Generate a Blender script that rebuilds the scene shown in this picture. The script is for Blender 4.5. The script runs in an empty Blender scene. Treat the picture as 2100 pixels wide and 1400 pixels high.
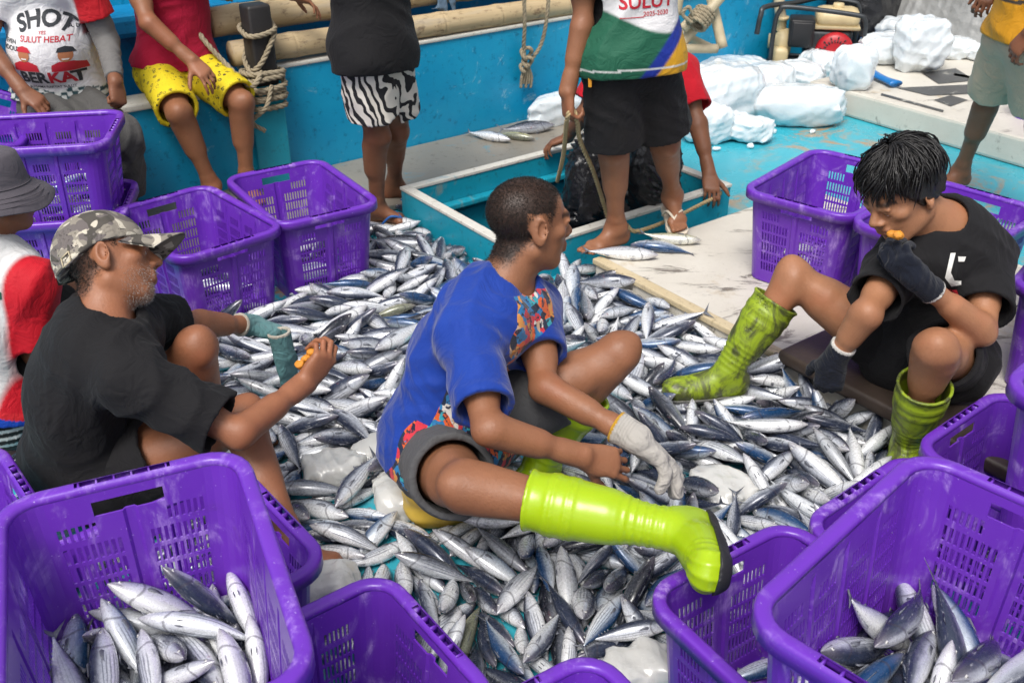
import bpy, bmesh, math, random
import numpy as np
from mathutils import Vector, Matrix, Quaternion
from mathutils.bvhtree import BVHTree
S = bpy.context.scene
COL = S.collection
R = math.radians
# ---------------------------------------------------------------- camera
cam_d = bpy.data.cameras.new('camera')
cam = bpy.data.objects.new('camera', cam_d)
COL.objects.link(cam)
cam.location = (0, 0, 1.7)
cam.rotation_euler = (R(60), 0, 0)
cam_d.sensor_width = 36
cam_d.lens = 35
cam_d.clip_start = .05
cam_d.clip_end = 500
cam_d.dof.use_dof = True
cam_d.dof.focus_distance = 2.35
cam_d.dof.aperture_fstop = 9
S.camera = cam
# ---------------------------------------------------------------- world: bright overcast tropical daylight
world = bpy.data.worlds.new('World')
S.world = world
world.use_nodes = True
wn = world.node_tree
bg = wn.nodes['Background']
sky = wn.nodes.new('ShaderNodeTexSky')
sky.sky_type = 'NISHITA'
sky.sun_disc = False
SUN_EL, SUN_AZ = 58, 200
sky.sun_elevation = R(SUN_EL)
sky.sun_rotation = R(SUN_AZ)
sky.air_density = 1.0
sky.dust_density = 4.0
sky.ozone_density = 1.0
hs = wn.nodes.new('ShaderNodeHueSaturation')
hs.inputs['Saturation'].default_value = .35
wn.links.new(sky.outputs[0], hs.inputs['Color'])
wn.links.new(hs.outputs[0], bg.inputs['Color'])
bg.inputs['Strength'].default_value = .132
sun_d = bpy.data.lights.new('sun', 'SUN')
sun_d.energy = 2.1
sun_d.angle = R(24)
sun_d.color = (1, .96, .9)
sun = bpy.data.objects.new('sun', sun_d)
COL.objects.link(sun)
el, az = R(SUN_EL), R(SUN_AZ)
sd = Vector((math.sin(az) * math.cos(el), math.cos(az) * math.cos(el), math.sin(el)))
sun.rotation_euler = sd.to_track_quat('Z', 'Y').to_euler()
S.view_settings.view_transform = 'Standard'
S.view_settings.look = 'None'
S.view_settings.exposure = 0.36
S.view_settings.gamma = 1
S.render.engine = 'CYCLES'
S.cycles.use_denoising = True
S.cycles.max_bounces = 6
S.cycles.diffuse_bounces = 3
S.cycles.glossy_bounces = 3
S.cycles.transmission_bounces = 3
S.cycles.caustics_reflective = False
S.cycles.caustics_refractive = False

# ---------------------------------------------------------------- placing helpers (photo bearing + real distance -> point)
def _ray(px, py):
    a, b = (px - 1050) / 2042, (700 - py) / 2042
    return np.array([a, .8660254 + .5 * b, -.5 + .8660254 * b])
def G(px, py, z=0.):
    d = _ray(px, py)
    return np.array([0, 0, 1.7]) + d * ((z - 1.7) / d[2])
def Yp(px, py, y):
    d = _ray(px, py)
    return np.array([0, 0, 1.7]) + d * (y / d[1])
BA, BB, BO = np.array([.8, .6, 0]), np.array([.6, -.8, 0]), np.array([-.424, 3.99, 0])
def U(u, v, z=0.):                                   # boat axes: u along the hull, v inboard from the hatch edge
    return BO + BA * u + BB * v + np.array([0, 0, z])
def nrm(v):
    v = np.asarray(v, float)
    return v / max(1e-9, np.linalg.norm(v))
def lerp(a, b, t):
    return np.asarray(a, float) * (1 - t) + np.asarray(b, float) * t

# ---------------------------------------------------------------- object helpers
def tag(o, label=None, cat=None, group=None, kind=None):
    for k, v in (('label', label), ('category', cat), ('group', group), ('kind', kind)):
        if v:
            o[k] = v
    return o
def mesh_data(name, V, F, mats, mi=None, smooth=True, attrs=None):
    me = bpy.data.meshes.new(name)
    V = np.asarray(V, np.float32).reshape(-1, 3)
    if isinstance(F, np.ndarray):
        n, k = F.shape
        me.vertices.add(len(V)); me.vertices.foreach_set('co', V.ravel())
        me.loops.add(n * k); me.loops.foreach_set('vertex_index', F.astype(np.int32).ravel())
        me.polygons.add(n)
        me.polygons.foreach_set('loop_start', np.arange(0, n * k, k, dtype=np.int32))
        me.polygons.foreach_set('loop_total', np.full(n, k, np.int32))
        me.update(calc_edges=True)
        me.validate()
    else:
        me.from_pydata([tuple(map(float, v)) for v in V], [], [tuple(int(i) for i in f) for f in F])
        me.update()
    if not isinstance(mats, (list, tuple)):
        mats = [mats]
    for m in mats:
        me.materials.append(m)
    if mi is not None and len(mi) == len(me.polygons):
        me.polygons.foreach_set('material_index', np.asarray(mi, np.int32))
    me.polygons.foreach_set('use_smooth', np.full(len(me.polygons), bool(smooth)))
    for an, (typ, arr) in (attrs or {}).items():
        a = me.attributes.new(an, typ, 'POINT')
        arr = np.asarray(arr, np.float32)
        if typ == 'FLOAT_COLOR':
            if arr.shape[1] == 3:
                arr = np.hstack([arr, np.ones((len(arr), 1), np.float32)])
            a.data.foreach_set('color', arr.ravel())
        elif typ == 'FLOAT_VECTOR':
            a.data.foreach_set('vector', arr.ravel())
        else:
            a.data.foreach_set('value', arr.ravel())
    return me
def link(name, me, parent=None, loc=(0, 0, 0)):
    o = bpy.data.objects.new(name, me)
    COL.objects.link(o)
    o.location = loc
    if parent is not None:
        o.parent = parent
    return o
def wpos(o):
    p = Vector((0, 0, 0))
    while o is not None:
        p = p + Vector(o.location)
        o = o.parent
    return p
def mk(name, V, F, mats, parent=None, mi=None, smooth=True, attrs=None):
    """world-space geometry -> one object whose origin sits at its base; parents are never rotated when this is used"""
    V = np.asarray(V, float).reshape(-1, 3)
    lo, hi = V.min(0), V.max(0)
    o0 = np.array([(lo[0] + hi[0]) / 2, (lo[1] + hi[1]) / 2, lo[2]])
    me = mesh_data(name, V - o0, F, mats, mi, smooth, attrs)
    loc = Vector(o0) - (wpos(parent) if parent is not None else Vector((0, 0, 0)))
    return link(name, me, parent, loc)
def empty(name, loc, rz=0):
    o = link(name, None, None, loc)
    o.rotation_euler = (0, 0, rz)
    o.empty_display_size = .05
    return o
class MB:
    """collects simple shapes into one mesh"""
    def __init__(s):
        s.V, s.F, s.M = [], [], []
    def add(s, V, F, m=0):
        n = len(s.V)
        s.V += [tuple(map(float, v)) for v in V]
        s.F += [tuple(i + n for i in f) for f in F]
        s.M += [m] * len(F)
    def obox(s, c, ax, ay, az, bev=0., m=0):
        """box: centre + three half-axis vectors, with softened edges when bev > 0"""
        c, ax, ay, az = (np.asarray(q, float) for q in (c, ax, ay, az))
        if bev <= 0:
            V = [c + i * ax + j * ay + k * az for i in (-1, 1) for j in (-1, 1) for k in (-1, 1)]
            s.add(V, [(0, 1, 3, 2), (4, 6, 7, 5), (0, 4, 5, 1), (2, 3, 7, 6), (0, 2, 6, 4), (1, 5, 7, 3)], m)
            return
        bm = bmesh.new()
        bmesh.ops.create_cube(bm, size=2)
        L = [np.linalg.norm(q) for q in (ax, ay, az)]
        for v in bm.verts:
            v.co = Vector((v.co[0] * L[0], v.co[1] * L[1], v.co[2] * L[2]))
        bmesh.ops.bevel(bm, geom=bm.edges[:], offset=min(bev, min(L) * .9), segments=2, affect='EDGES', profile=.6)
        bm.verts.ensure_lookup_table()
        u = [q / max(1e-9, l) for q, l in zip((ax, ay, az), L)]
        V = [c + v.co[0] * u[0] + v.co[1] * u[1] + v.co[2] * u[2] for v in bm.verts]
        F = [[v.index for v in f.verts] for f in bm.faces]
        bm.free()
        s.add(V, F, m)
    def tube(s, pts, r, n=8, m=0, cap=True, closed=False):
        V, F = tube_geo(pts, r, n, cap, closed)
        s.add(V, F, m)
    def lathe(s, base, axis, prof, n=20, m=0):
        """profile of (radius, height) spun round an axis"""
        axis = nrm(axis)
        a = nrm(np.cross(axis, (0, 0, 1) if abs(axis[2]) < .9 else (1, 0, 0)))
        b = np.cross(axis, a)
        V, F = [], []
        for r, h in prof:
            for i in range(n):
                t = 2 * math.pi * i / n
                V.append(np.asarray(base) + axis * h + (a * math.cos(t) + b * math.sin(t)) * r)
        for j in range(len(prof) - 1):
            for i in range(n):
                F.append((j * n + i, j * n + (i + 1) % n, (j + 1) * n + (i + 1) % n, (j + 1) * n + i))
        s.add(V, F, m)
    def build(s, name, mats, parent=None, smooth=True):
        return mk(name, s.V, s.F, mats, parent, s.M if isinstance(mats, (list, tuple)) else None, smooth)
def spline(P, n):
    """Catmull-Rom through P"""
    P = np.asarray(P, float)
    if len(P) < 3:
        return np.array([lerp(P[0], P[-1], t) for t in np.linspace(0, 1, n)])
    Q = np.vstack([2 * P[0] - P[1], P, 2 * P[-1] - P[-2]])
    out = []
    for t in np.linspace(0, len(P) - 1 - 1e-6, n):
        i = int(t); f = t - i
        a, b, c, d = Q[i:i + 4]
        out.append(.5 * (2 * b + (c - a) * f + (2 * a - 5 * b + 4 * c - d) * f * f + (3 * b - a - 3 * c + d) * f ** 3))
    return np.array(out)
def frames(P, closed=False):
    P = np.asarray(P, float)
    T = np.gradient(P, axis=0)
    T /= np.maximum(1e-9, np.linalg.norm(T, axis=1))[:, None]
    a = np.cross(T[0], (0, 0, 1) if abs(T[0][2]) < .9 else (1, 0, 0))
    N = []
    for t in T:
        a = a - t * a.dot(t)
        a = nrm(a)
        N.append(a)
    N = np.array(N)
    return T, N, np.cross(T, N)
def tube_geo(pts, r, n=8, cap=True, closed=False):
    pts = np.asarray(pts, float)
    m = len(pts)
    r = np.broadcast_to(np.asarray(r, float), (m,))
    T, N, B = frames(pts)
    V, F = [], []
    for i in range(m):
        for k in range(n):
            t = 2 * math.pi * k / n
            V.append(pts[i] + (N[i] * math.cos(t) + B[i] * math.sin(t)) * r[i])
    for i in range(m - 1):
        for k in range(n):
            F.append((i * n + k, i * n + (k + 1) % n, (i + 1) * n + (k + 1) % n, (i + 1) * n + k))
    if cap:
        F.append(tuple(range(n))[::-1]); F.append(tuple((m - 1) * n + k for k in range(n)))
    return V, F
def rope_geo(mb, pts, r, pitch=None, m=0):
    """three-strand laid rope along a path"""
    pts = np.asarray(pts, float)
    L = np.linalg.norm(np.diff(pts, axis=0), axis=1).sum()
    pitch = pitch or r * 7
    n = max(8, int(L / pitch * 9))
    P = spline(pts, n) if len(pts) < 400 else pts
    T, N, B = frames(P)
    s = np.concatenate([[0], np.cumsum(np.linalg.norm(np.diff(P, axis=0), axis=1))])
    for k in range(3):
        ph = 2 * math.pi * (s / pitch + k / 3)
        Q = P + (N * np.cos(ph)[:, None] + B * np.sin(ph)[:, None]) * r * .52
        mb.tube(Q, r * .56, 6, m)

# ---------------------------------------------------------------- node helpers
def newmat(name):
    m = bpy.data.materials.new(name)
    m.use_nodes = True
    t = m.node_tree
    return m, t, t.nodes['Principled BSDF']
def nd(t, typ, ins=None, **pr):
    n = t.nodes.new('ShaderNode' + typ)
    for k, v in pr.items():
        setattr(n, k, v)
    for k, v in (ins or {}).items():
        s = n.inputs[k]
        if isinstance(v, bpy.types.NodeSocket):
            t.links.new(v, s)
        elif isinstance(v, (tuple, list)) and len(v) == 3 and s.type == 'RGBA':
            s.default_value = (*v, 1)
        else:
            s.default_value = v
    return n
def coords(t, scale=(1, 1, 1), rnd=True, attr=None):
    if attr:
        v = nd(t, 'Attribute', attribute_name=attr).outputs['Vector']
    else:
        v = nd(t, 'TexCoord').outputs['Object']
    if rnd:
        oi = nd(t, 'ObjectInfo')
        add = nd(t, 'VectorMath', {0: v, 1: nd(t, 'CombineXYZ', {0: mth(t, 'MULTIPLY', oi.outputs['Random'], 31.7), 1: mth(t, 'MULTIPLY', oi.outputs['Random'], 17.3)}).outputs[0]}, operation='ADD')
        v = add.outputs[0]
    return nd(t, 'Mapping', {'Vector': v, 'Scale': scale}).outputs[0]
def mth(t, op, a, b=0., c=None, clamp=False):
    n = nd(t, 'Math', {0: a, 1: b} if c is None else {0: a, 1: b, 2: c}, operation=op, use_clamp=clamp)
    return n.outputs[0]
def noise(t, v, scale, detail=4, rough=.6, dist=0.):
    return nd(t, 'TexNoise', {'Vector': v, 'Scale': scale, 'Detail': detail, 'Roughness': rough, 'Distortion': dist}).outputs[0]
def step(t, x, lo, hi):
    return nd(t, 'MapRange', {0: x, 1: lo, 2: hi, 3: 0., 4: 1.}, interpolation_type='SMOOTHSTEP').outputs[0]
def mix(t, f, a, b, mode='MIX'):
    n = nd(t, 'Mix', data_type='RGBA', blend_type=mode)
    for s, v in ((n.inputs[0], f), (n.inputs[6], a), (n.inputs[7], b)):
        if isinstance(v, bpy.types.NodeSocket):
            t.links.new(v, s)
        elif isinstance(v, (tuple, list)):
            s.default_value = (*v, 1)
        else:
            s.default_value = v
    return n.outputs[2]
def setp(t, p, **kw):
    for k, v in kw.items():
        k = k.replace('_', ' ')
        s = p.inputs[k]
        if isinstance(v, bpy.types.NodeSocket):
            t.links.new(v, s)
        elif isinstance(v, (tuple, list)) and len(v) == 3 and s.type == 'RGBA':
            s.default_value = (*v, 1)
        else:
            s.default_value = v
def bump(t, p, h, strength=.3, dist=.002):
    b = nd(t, 'Bump', {'Height': h, 'Strength': strength, 'Distance': dist})
    t.links.new(b.outputs[0], p.inputs['Normal'])

# ---------------------------------------------------------------- materials
def m_plain(name, col, rough=.5, metal=0., var=.25, scale=8, bmp=.0, spec=.5):
    m, t, p = newmat(name)
    v = coords(t)
    n = noise(t, v, scale, 5)
    c = mix(t, n, tuple(x * (1 - var) for x in col), tuple(min(1, x * (1 + var)) for x in col))
    setp(t, p, Base_Color=c, Roughness=rough, Metallic=metal, Specular_IOR_Level=spec)
    if bmp:
        bump(t, p, noise(t, v, scale * 6, 4), bmp, .003)
    return m
def m_crate():
    m, t, p = newmat('purple_plastic')
    v = coords(t)
    base = mix(t, noise(t, v, 5, 3), (.108, .021, .37), (.165, .038, .48))
    big = noise(t, v, 7, 5, .65, 1.2)
    vs = coords(t, (1, 1, .25))
    fine = noise(t, vs, 45, 6, .75)
    sc = mth(t, 'MULTIPLY', step(t, big, .50, .68), step(t, fine, .40, .66))
    col = mix(t, mth(t, 'MULTIPLY', sc, .75), base, (.48, .32, .74))
    sp = step(t, noise(t, v, 160, 2, .5), .70, .76)
    col = mix(t, mth(t, 'MULTIPLY', sp, .45), col, (.60, .50, .80))
    dirt = step(t, noise(t, v, 11, 5, .7), .62, .78)
    col = mix(t, mth(t, 'MULTIPLY', dirt, .35), col, (.07, .03, .09))
    setp(t, p, Base_Color=col, Roughness=mth(t, 'ADD', mth(t, 'MULTIPLY', sc, .3), .3), Specular_IOR_Level=.5)
    bump(t, p, noise(t, v, 90, 3), .12, .002)
    return m
def m_deck():
    m, t, p = newmat('deck_paint')
    v = coords(t, rnd=False)
    a = noise(t, v, 2.2, 6, .65, .6)
    col = mix(t, a, (.018, .30, .40), (.06, .46, .56))
    wear = step(t, noise(t, v, 3.1, 7, .72, 1.5), .50, .63)
    zone = step(t, noise(t, v, .8, 3, .5), .42, .56)
    col = mix(t, mth(t, 'MULTIPLY', wear, zone), col, (.40, .25, .13))
    gr = step(t, noise(t, v, 9, 7, .75), .60, .74)
    col = mix(t, mth(t, 'MULTIPLY', gr, .55), col, (.06, .13, .13))
    pale = step(t, noise(t, v, 6, 6, .7, .5), .62, .72)
    col = mix(t, mth(t, 'MULTIPLY', pale, .5), col, (.36, .60, .62))
    setp(t, p, Base_Color=col, Roughness=mth(t, 'ADD', mth(t, 'MULTIPLY', a, .4), .08), Specular_IOR_Level=.5)
    bump(t, p, noise(t, v, 22, 6, .7), .35, .004)
    return m
def m_paint(name, c1, c2, dark=(.01, .10, .16), wear=(.25, .17, .10), wamt=.3, rough=.38, sc=1.):
    m, t, p = newmat(name)
    v = coords(t, rnd=False)
    a = noise(t, v, 2.5 * sc, 6, .65, .4)
    col = mix(t, a, c1, c2)
    sp = step(t, noise(t, v, 26 * sc, 6, .72), .55, .68)
    col = mix(t, mth(t, 'MULTIPLY', sp, .6), col, dark)
    sw = mth(t, 'MULTIPLY', step(t, noise(t, v, 48 * sc, 5, .75), .60, .70), step(t, noise(t, v, 2.2 * sc, 3, .5), .48, .62))
    col = mix(t, mth(t, 'MULTIPLY', sw, wamt), col, wear)
    vs = coords(t, (1, 1, .18), rnd=False)
    st = step(t, noise(t, vs, 12 * sc, 5, .7), .60, .74)
    col = mix(t, mth(t, 'MULTIPLY', st, .3), col, dark)
    w = step(t, noise(t, v, 5 * sc, 7, .75, .8), .58, .67)
    col = mix(t, mth(t, 'MULTIPLY', w, wamt), col, wear)
    setp(t, p, Base_Color=col, Roughness=mth(t, 'ADD', mth(t, 'MULTIPLY', a, .25), rough - .12))
    bump(t, p, noise(t, v, 30, 5, .7), .25, .003)
    return m
def m_white_deck():
    m, t, p = newmat('worn_white_fibreglass')
    v = coords(t, rnd=False)
    col = mix(t, noise(t, v, 3, 6, .65), (.50, .46, .39), (.72, .69, .62))
    d = step(t, noise(t, nd(t, 'Mapping', {'Vector': v, 'Rotation': (0, 0, .64), 'Scale': (.5, 1.6, 1)}).outputs[0], 7, 7, .75, .7), .55, .64)
    z = step(t, noise(t, v, 1.7, 4, .6), .42, .56)
    col = mix(t, mth(t, 'MULTIPLY', mth(t, 'MULTIPLY', d, z), .85), col, (.10, .08, .065))
    r = step(t, noise(t, v, 4.5, 6, .7), .60, .72)
    col = mix(t, mth(t, 'MULTIPLY', r, .5), col, (.42, .30, .14))
    g = step(t, noise(t, v, 55, 4, .7), .60, .75)
    col = mix(t, mth(t, 'MULTIPLY', g, .35), col, (.22, .20, .17))
    setp(t, p, Base_Color=col, Roughness=.5)
    bump(t, p, noise(t, v, 40, 6, .75), .45, .004)
    return m
def m_bamboo():
    m, t, p = newmat('weathered_bamboo')
    g = coords(t, (1, 1, 1), attr='fc', rnd=True)           # fc = (along, around, ring)
    gs = nd(t, 'Mapping', {'Vector': g, 'Scale': (1.2, 9, 1)}).outputs[0]
    col = mix(t, noise(t, gs, 3, 6, .7), (.34, .24, .12), (.62, .49, .30))
    bl = step(t, noise(t, nd(t, 'Mapping', {'Vector': g, 'Scale': (6, 3, 1)}).outputs[0], 2.2, 6, .75), .52, .66)
    col = mix(t, mth(t, 'MULTIPLY', bl, .8), col, (.15, .09, .045))
    gy = step(t, noise(t, nd(t, 'Mapping', {'Vector': g, 'Scale': (2, 2, 1)}).outputs[0], 1.5, 5, .6), .5, .7)
    col = mix(t, mth(t, 'MULTIPLY', gy, .45), col, (.36, .33, .28))
    setp(t, p, Base_Color=col, Roughness=.55)
    bump(t, p, noise(t, gs, 7, 5), .3, .003)
    return m
def m_skin(name, tone):
    m, t, p = newmat(name)
    v = coords(t)
    at = nd(t, 'Attribute', attribute_name='tint').outputs['Color']
    n1 = noise(t, v, 14, 5, .6)
    c = mix(t, n1, tuple(x * .78 for x in tone), tuple(min(1, x * 1.2) for x in tone))
    c = mix(t, mth(t, 'MULTIPLY', step(t, noise(t, v, 160, 3, .6), .58, .72), .22), c, tuple(x * .45 for x in tone))
    big = noise(t, v, 5.5, 4, .6)
    c = mix(t, mth(t, 'MULTIPLY', step(t, big, .52, .7), .35), c, (tone[0] * 1.15, tone[1] * .80, tone[2] * .72))
    c = mix(t, 1., c, at, 'MULTIPLY')
    setp(t, p, Base_Color=c, Roughness=mth(t, 'ADD', mth(t, 'MULTIPLY', noise(t, v, 26, 5, .7), .45), .26), Specular_IOR_Level=.42,
         Subsurface_Weight=.0)
    bump(t, p, mth(t, 'ADD', noise(t, v, 260, 3, .6), mth(t, 'MULTIPLY', noise(t, nd(t, 'Mapping', {'Vector': v, 'Scale': (1, 1, .6)}).outputs[0], 38, 5, .65), 2.2)), .38, .002)
    return m
def m_cloth(name, col=None, rough=.85, weave=900, sheen=.06, var=.16, bs=.35, dirt=.25):
    """col None: colour comes from the 'tint' attribute of the garment"""
    m, t, p = newmat(name)
    v = coords(t)
    base = nd(t, 'Attribute', attribute_name='tint').outputs['Color'] if col is None else None
    n1 = noise(t, v, 9, 5, .65)
    k = mix(t, n1, (1 - var,) * 3, (1 + var * .4,) * 3)
    c = mix(t, 1., base if base is not None else k, k if base is not None else col, 'MULTIPLY')
    c = mix(t, mth(t, 'MULTIPLY', step(t, noise(t, v, 5, 6, .7), .6, .8), dirt), c, (.10, .08, .06))
    setp(t, p, Base_Color=c, Roughness=rough, Sheen_Weight=sheen, Sheen_Roughness=.5, Specular_IOR_Level=.25)
    w = nd(t, 'TexWave', {'Vector': v, 'Scale': weave / 6.28, 'Distortion': .3}, wave_type='BANDS', bands_direction='DIAGONAL').outputs['Fac']
    bump(t, p, mth(t, 'ADD', mth(t, 'MULTIPLY', w, .35), mth(t, 'ADD', mth(t, 'MULTIPLY', noise(t, v, 60, 5, .65), 1.2), mth(t, 'MULTIPLY', mth(t, 'ABSOLUTE', mth(t, 'SUBTRACT', noise(t, v, 11, 3, .5, 1.6), .5)), 14.))), bs, .0026)
    return m
def m_zebra():
    m, t, p = newmat('zebra_print_cloth')
    v = nd(t, 'TexCoord').outputs['Object']
    d = nd(t, 'TexNoise', {'Vector': v, 'Scale': 9., 'Detail': 2.}).outputs['Color']
    vv = nd(t, 'VectorMath', {0: nd(t, 'Mapping', {'Vector': v, 'Rotation': (.5, .5, .3), 'Scale': (1, 1, .55)}).outputs[0], 1: nd(t, 'VectorMath', {0: d, 'Scale': .10}, operation='SCALE').outputs[0]}, operation='ADD').outputs[0]
    w = nd(t, 'TexWave', {'Vector': vv, 'Scale': 11., 'Distortion': 3.5, 'Detail': 1., 'Detail Scale': 1.2}, wave_type='BANDS', bands_direction='X').outputs['Fac']
    c = mix(t, step(t, w, .42, .50), (.012, .011, .014), (.70, .65, .58))
    setp(t, p, Base_Color=c, Roughness=.85)
    bump(t, p, noise(t, v, 60, 4), .3, .002)
    return m
def m_yellow_print():
    m, t, p = newmat('yellow_printed_cloth')
    v = nd(t, 'TexCoord').outputs['Object']
    vo = nd(t, 'TexVoronoi', {'Vector': v, 'Scale': 38., 'Randomness': .75}, feature='F1')
    dn = mth(t, 'ADD', vo.outputs['Distance'], mth(t, 'MULTIPLY', mth(t, 'SUBTRACT', noise(t, v, 130, 2), .5), .30))
    ring = mth(t, 'MULTIPLY', step(t, dn, .20, .24), mth(t, 'SUBTRACT', 1., step(t, dn, .29, .34)))
    rs = nd(t, 'SeparateColor', {0: vo.outputs['Color']})
    ring = mth(t, 'MULTIPLY', ring, step(t, rs.outputs[0], .25, .3))
    dot = mth(t, 'MULTIPLY', mth(t, 'SUBTRACT', 1., step(t, dn, .12, .17)), step(t, rs.outputs[1], .35, .4))
    small = step(t, noise(t, v, 190, 2, .5), .66, .70)
    f = mth(t, 'MAXIMUM', mth(t, 'MAXIMUM', ring, dot), mth(t, 'MULTIPLY', small, .8))
    c = mix(t, f, mix(t, noise(t, v, 8, 4), (.62, .47, .005), (.78, .62, .015)), (.035, .03, .015))
    setp(t, p, Base_Color=c, Roughness=.8)
    bump(t, p, noise(t, v, 60, 4), .3, .002)
    return m
def m_camo():
    m, t, p = newmat('grey_camouflage_cloth')
    v = nd(t, 'Mapping', {'Vector': nd(t, 'TexCoord').outputs['Object'], 'Scale': (1, 1, 1.5)}).outputs[0]
    def blob(off, sc, thr):
        w = nd(t, 'Mapping', {'Vector': v, 'Location': off}).outputs[0]
        return step(t, noise(t, w, sc, 2, .45, 1.1), thr, thr + .015)
    c = mix(t, blob((0, 0, 0), 14, .44), (.52, .47, .39), (.25, .225, .19))
    c = mix(t, blob((3, 1, 2), 14, .52), c, (.115, .10, .105))
    c = mix(t, blob((7, 5, 1), 15, .56), c, (.035, .034, .034))
    c = mix(t, blob((1, 9, 4), 13, .60), c, (.62, .57, .47))
    c = mix(t, mth(t, 'MULTIPLY', noise(t, v, 12, 5, .7), .35), c, (.30, .26, .21))
    setp(t, p, Base_Color=c, Roughness=.85, Specular_IOR_Level=.2)
    w = nd(t, 'TexWave', {'Vector': v, 'Scale': 120., 'Distortion': .5}, bands_direction='DIAGONAL').outputs['Fac']
    bump(t, p, mth(t, 'ADD', w, noise(t, v, 50, 4)), .3, .0015)
    return m
def m_artprint():
    """multi-coloured printed panels; 'tint' red channel is the panel mask"""
    m, t, p = newmat('blue_shirt_with_printed_panels')
    v = nd(t, 'TexCoord').outputs['Object']
    at = nd(t, 'SeparateColor', {0: nd(t, 'Attribute', attribute_name='tint').outputs['Color']})
    d = nd(t, 'TexNoise', {'Vector': v, 'Scale': 12., 'Detail': 3.}).outputs['Color']
    vv = nd(t, 'VectorMath', {0: v, 1: nd(t, 'VectorMath', {0: d, 'Scale': .09}, operation='SCALE').outputs[0]}, operation='ADD').outputs[0]
    vo = nd(t, 'TexVoronoi', {'Vector': nd(t, 'Mapping', {'Vector': vv, 'Scale': (1, 1, .55)}).outputs[0], 'Scale': 52., 'Randomness': 1.}, feature='F1')
    r = nd(t, 'SeparateColor', {0: vo.outputs['Color']}).outputs[0]
    cr = nd(t, 'ValToRGB', {0: r})
    e = cr.color_ramp
    e.interpolation = 'CONSTANT'
    cols = [(0, (.008, .012, .03)), (.16, (.02, .16, .36)), (.30, (.62, .10, .02)), (.42, (.01, .02, .05)), (.56, (.50, .33, .22)), (.64, (.03, .30, .36)), (.74, (.55, .03, .05)), (.84, (.60, .25, .05)), (.94, (.60, .56, .52))]
    e.elements[0].position, e.elements[0].color = 0, (*cols[0][1], 1)
    e.elements[1].position, e.elements[1].color = cols[1][0], (*cols[1][1], 1)
    for ps, c in cols[2:]:
        x = e.elements.new(ps)
        x.color = (*c, 1)
    art = mix(t, step(t, noise(t, vv, 60, 3), .55, .62), cr.outputs[0], (.02, .02, .04))
    blue = mix(t, noise(t, v, 9, 5), (.002, .024, .21), (.003, .045, .33))
    c = mix(t, step(t, at.outputs[0], .45, .55), blue, art)
    setp(t, p, Base_Color=c, Roughness=.72, Sheen_Weight=.2, Specular_IOR_Level=.3)
    bump(t, p, mth(t, 'ADD', mth(t, 'MULTIPLY', mth(t, 'ABSOLUTE', mth(t, 'SUBTRACT', noise(t, v, 11, 3, .5, 1.6), .5)), 12.), mth(t, 'ADD', noise(t, v, 60, 4), mth(t, 'MULTIPLY', noise(t, v, 500, 2), .5))), .35, .0026)
    return m
def m_boot(name, dirt=0.):
    m, t, p = newmat(name)
    v = coords(t)
    c = mix(t, noise(t, v, 6, 4), (.29, .44, .005), (.39, .55, .010))
    if dirt:
        c = mix(t, noise(t, v, 9, 5), (.20, .29, .012), (.36, .47, .02))
        vs = nd(t, 'Mapping', {'Vector': v, 'Scale': (1, 1, .6)}).outputs[0]
        d = step(t, noise(t, vs, 13, 7, .72, 1.2), .55 - dirt * .14, .68 - dirt * .08)
        c = mix(t, mth(t, 'MULTIPLY', d, .9), c, (.045, .045, .025))
        d2 = step(t, noise(t, v, 60, 5, .75), .56, .68)
        c = mix(t, mth(t, 'MULTIPLY', d2, .5), c, (.10, .12, .02))
    setp(t, p, Base_Color=c, Roughness=.26 + dirt * .2, Specular_IOR_Level=.5, Subsurface_Weight=.05, Subsurface_Scale=.01)
    bump(t, p, noise(t, v, 40, 4), .12, .002)
    return m
def m_ice(name='cloudy_ice', tint=(.74, .79, .82)):
    m, t, p = newmat(name)
    v = coords(t)
    c = mix(t, noise(t, v, 7, 5, .6), tuple(x * .86 for x in tint), tint)
    c = mix(t, mth(t, 'MULTIPLY', step(t, noise(t, v, 5, 5, .6), .60, .75), .25), c, (.55, .50, .42))
    setp(t, p, Base_Color=c, Roughness=mth(t, 'ADD', mth(t, 'MULTIPLY', noise(t, v, 20, 3), .3), .12), Subsurface_Weight=.5, Subsurface_Radius=(.9, 1., 1.1),
         Subsurface_Scale=.03, Specular_IOR_Level=.4, Coat_Weight=.6, Coat_Roughness=.12)
    bump(t, p, mth(t, 'ADD', noise(t, v, 18, 5, .6), mth(t, 'MULTIPLY', noise(t, v, 70, 4), .4)), .35, .006)
    return m
def m_sheet(name, col, rough=.3, metal=0.):
    m, t, p = newmat(name)
    v = coords(t)
    vo = nd(t, 'TexVoronoi', {'Vector': v, 'Scale': 16.}, feature='F1').outputs['Distance']
    c = mix(t, noise(t, v, 4, 6, .7), tuple(x * .6 for x in col), tuple(min(1, x * 1.3) for x in col))
    setp(t, p, Base_Color=c, Roughness=rough, Metallic=metal)
    bump(t, p, mth(t, 'ADD', vo, noise(t, v, 22, 5)), .6, .012)
    return m
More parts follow.
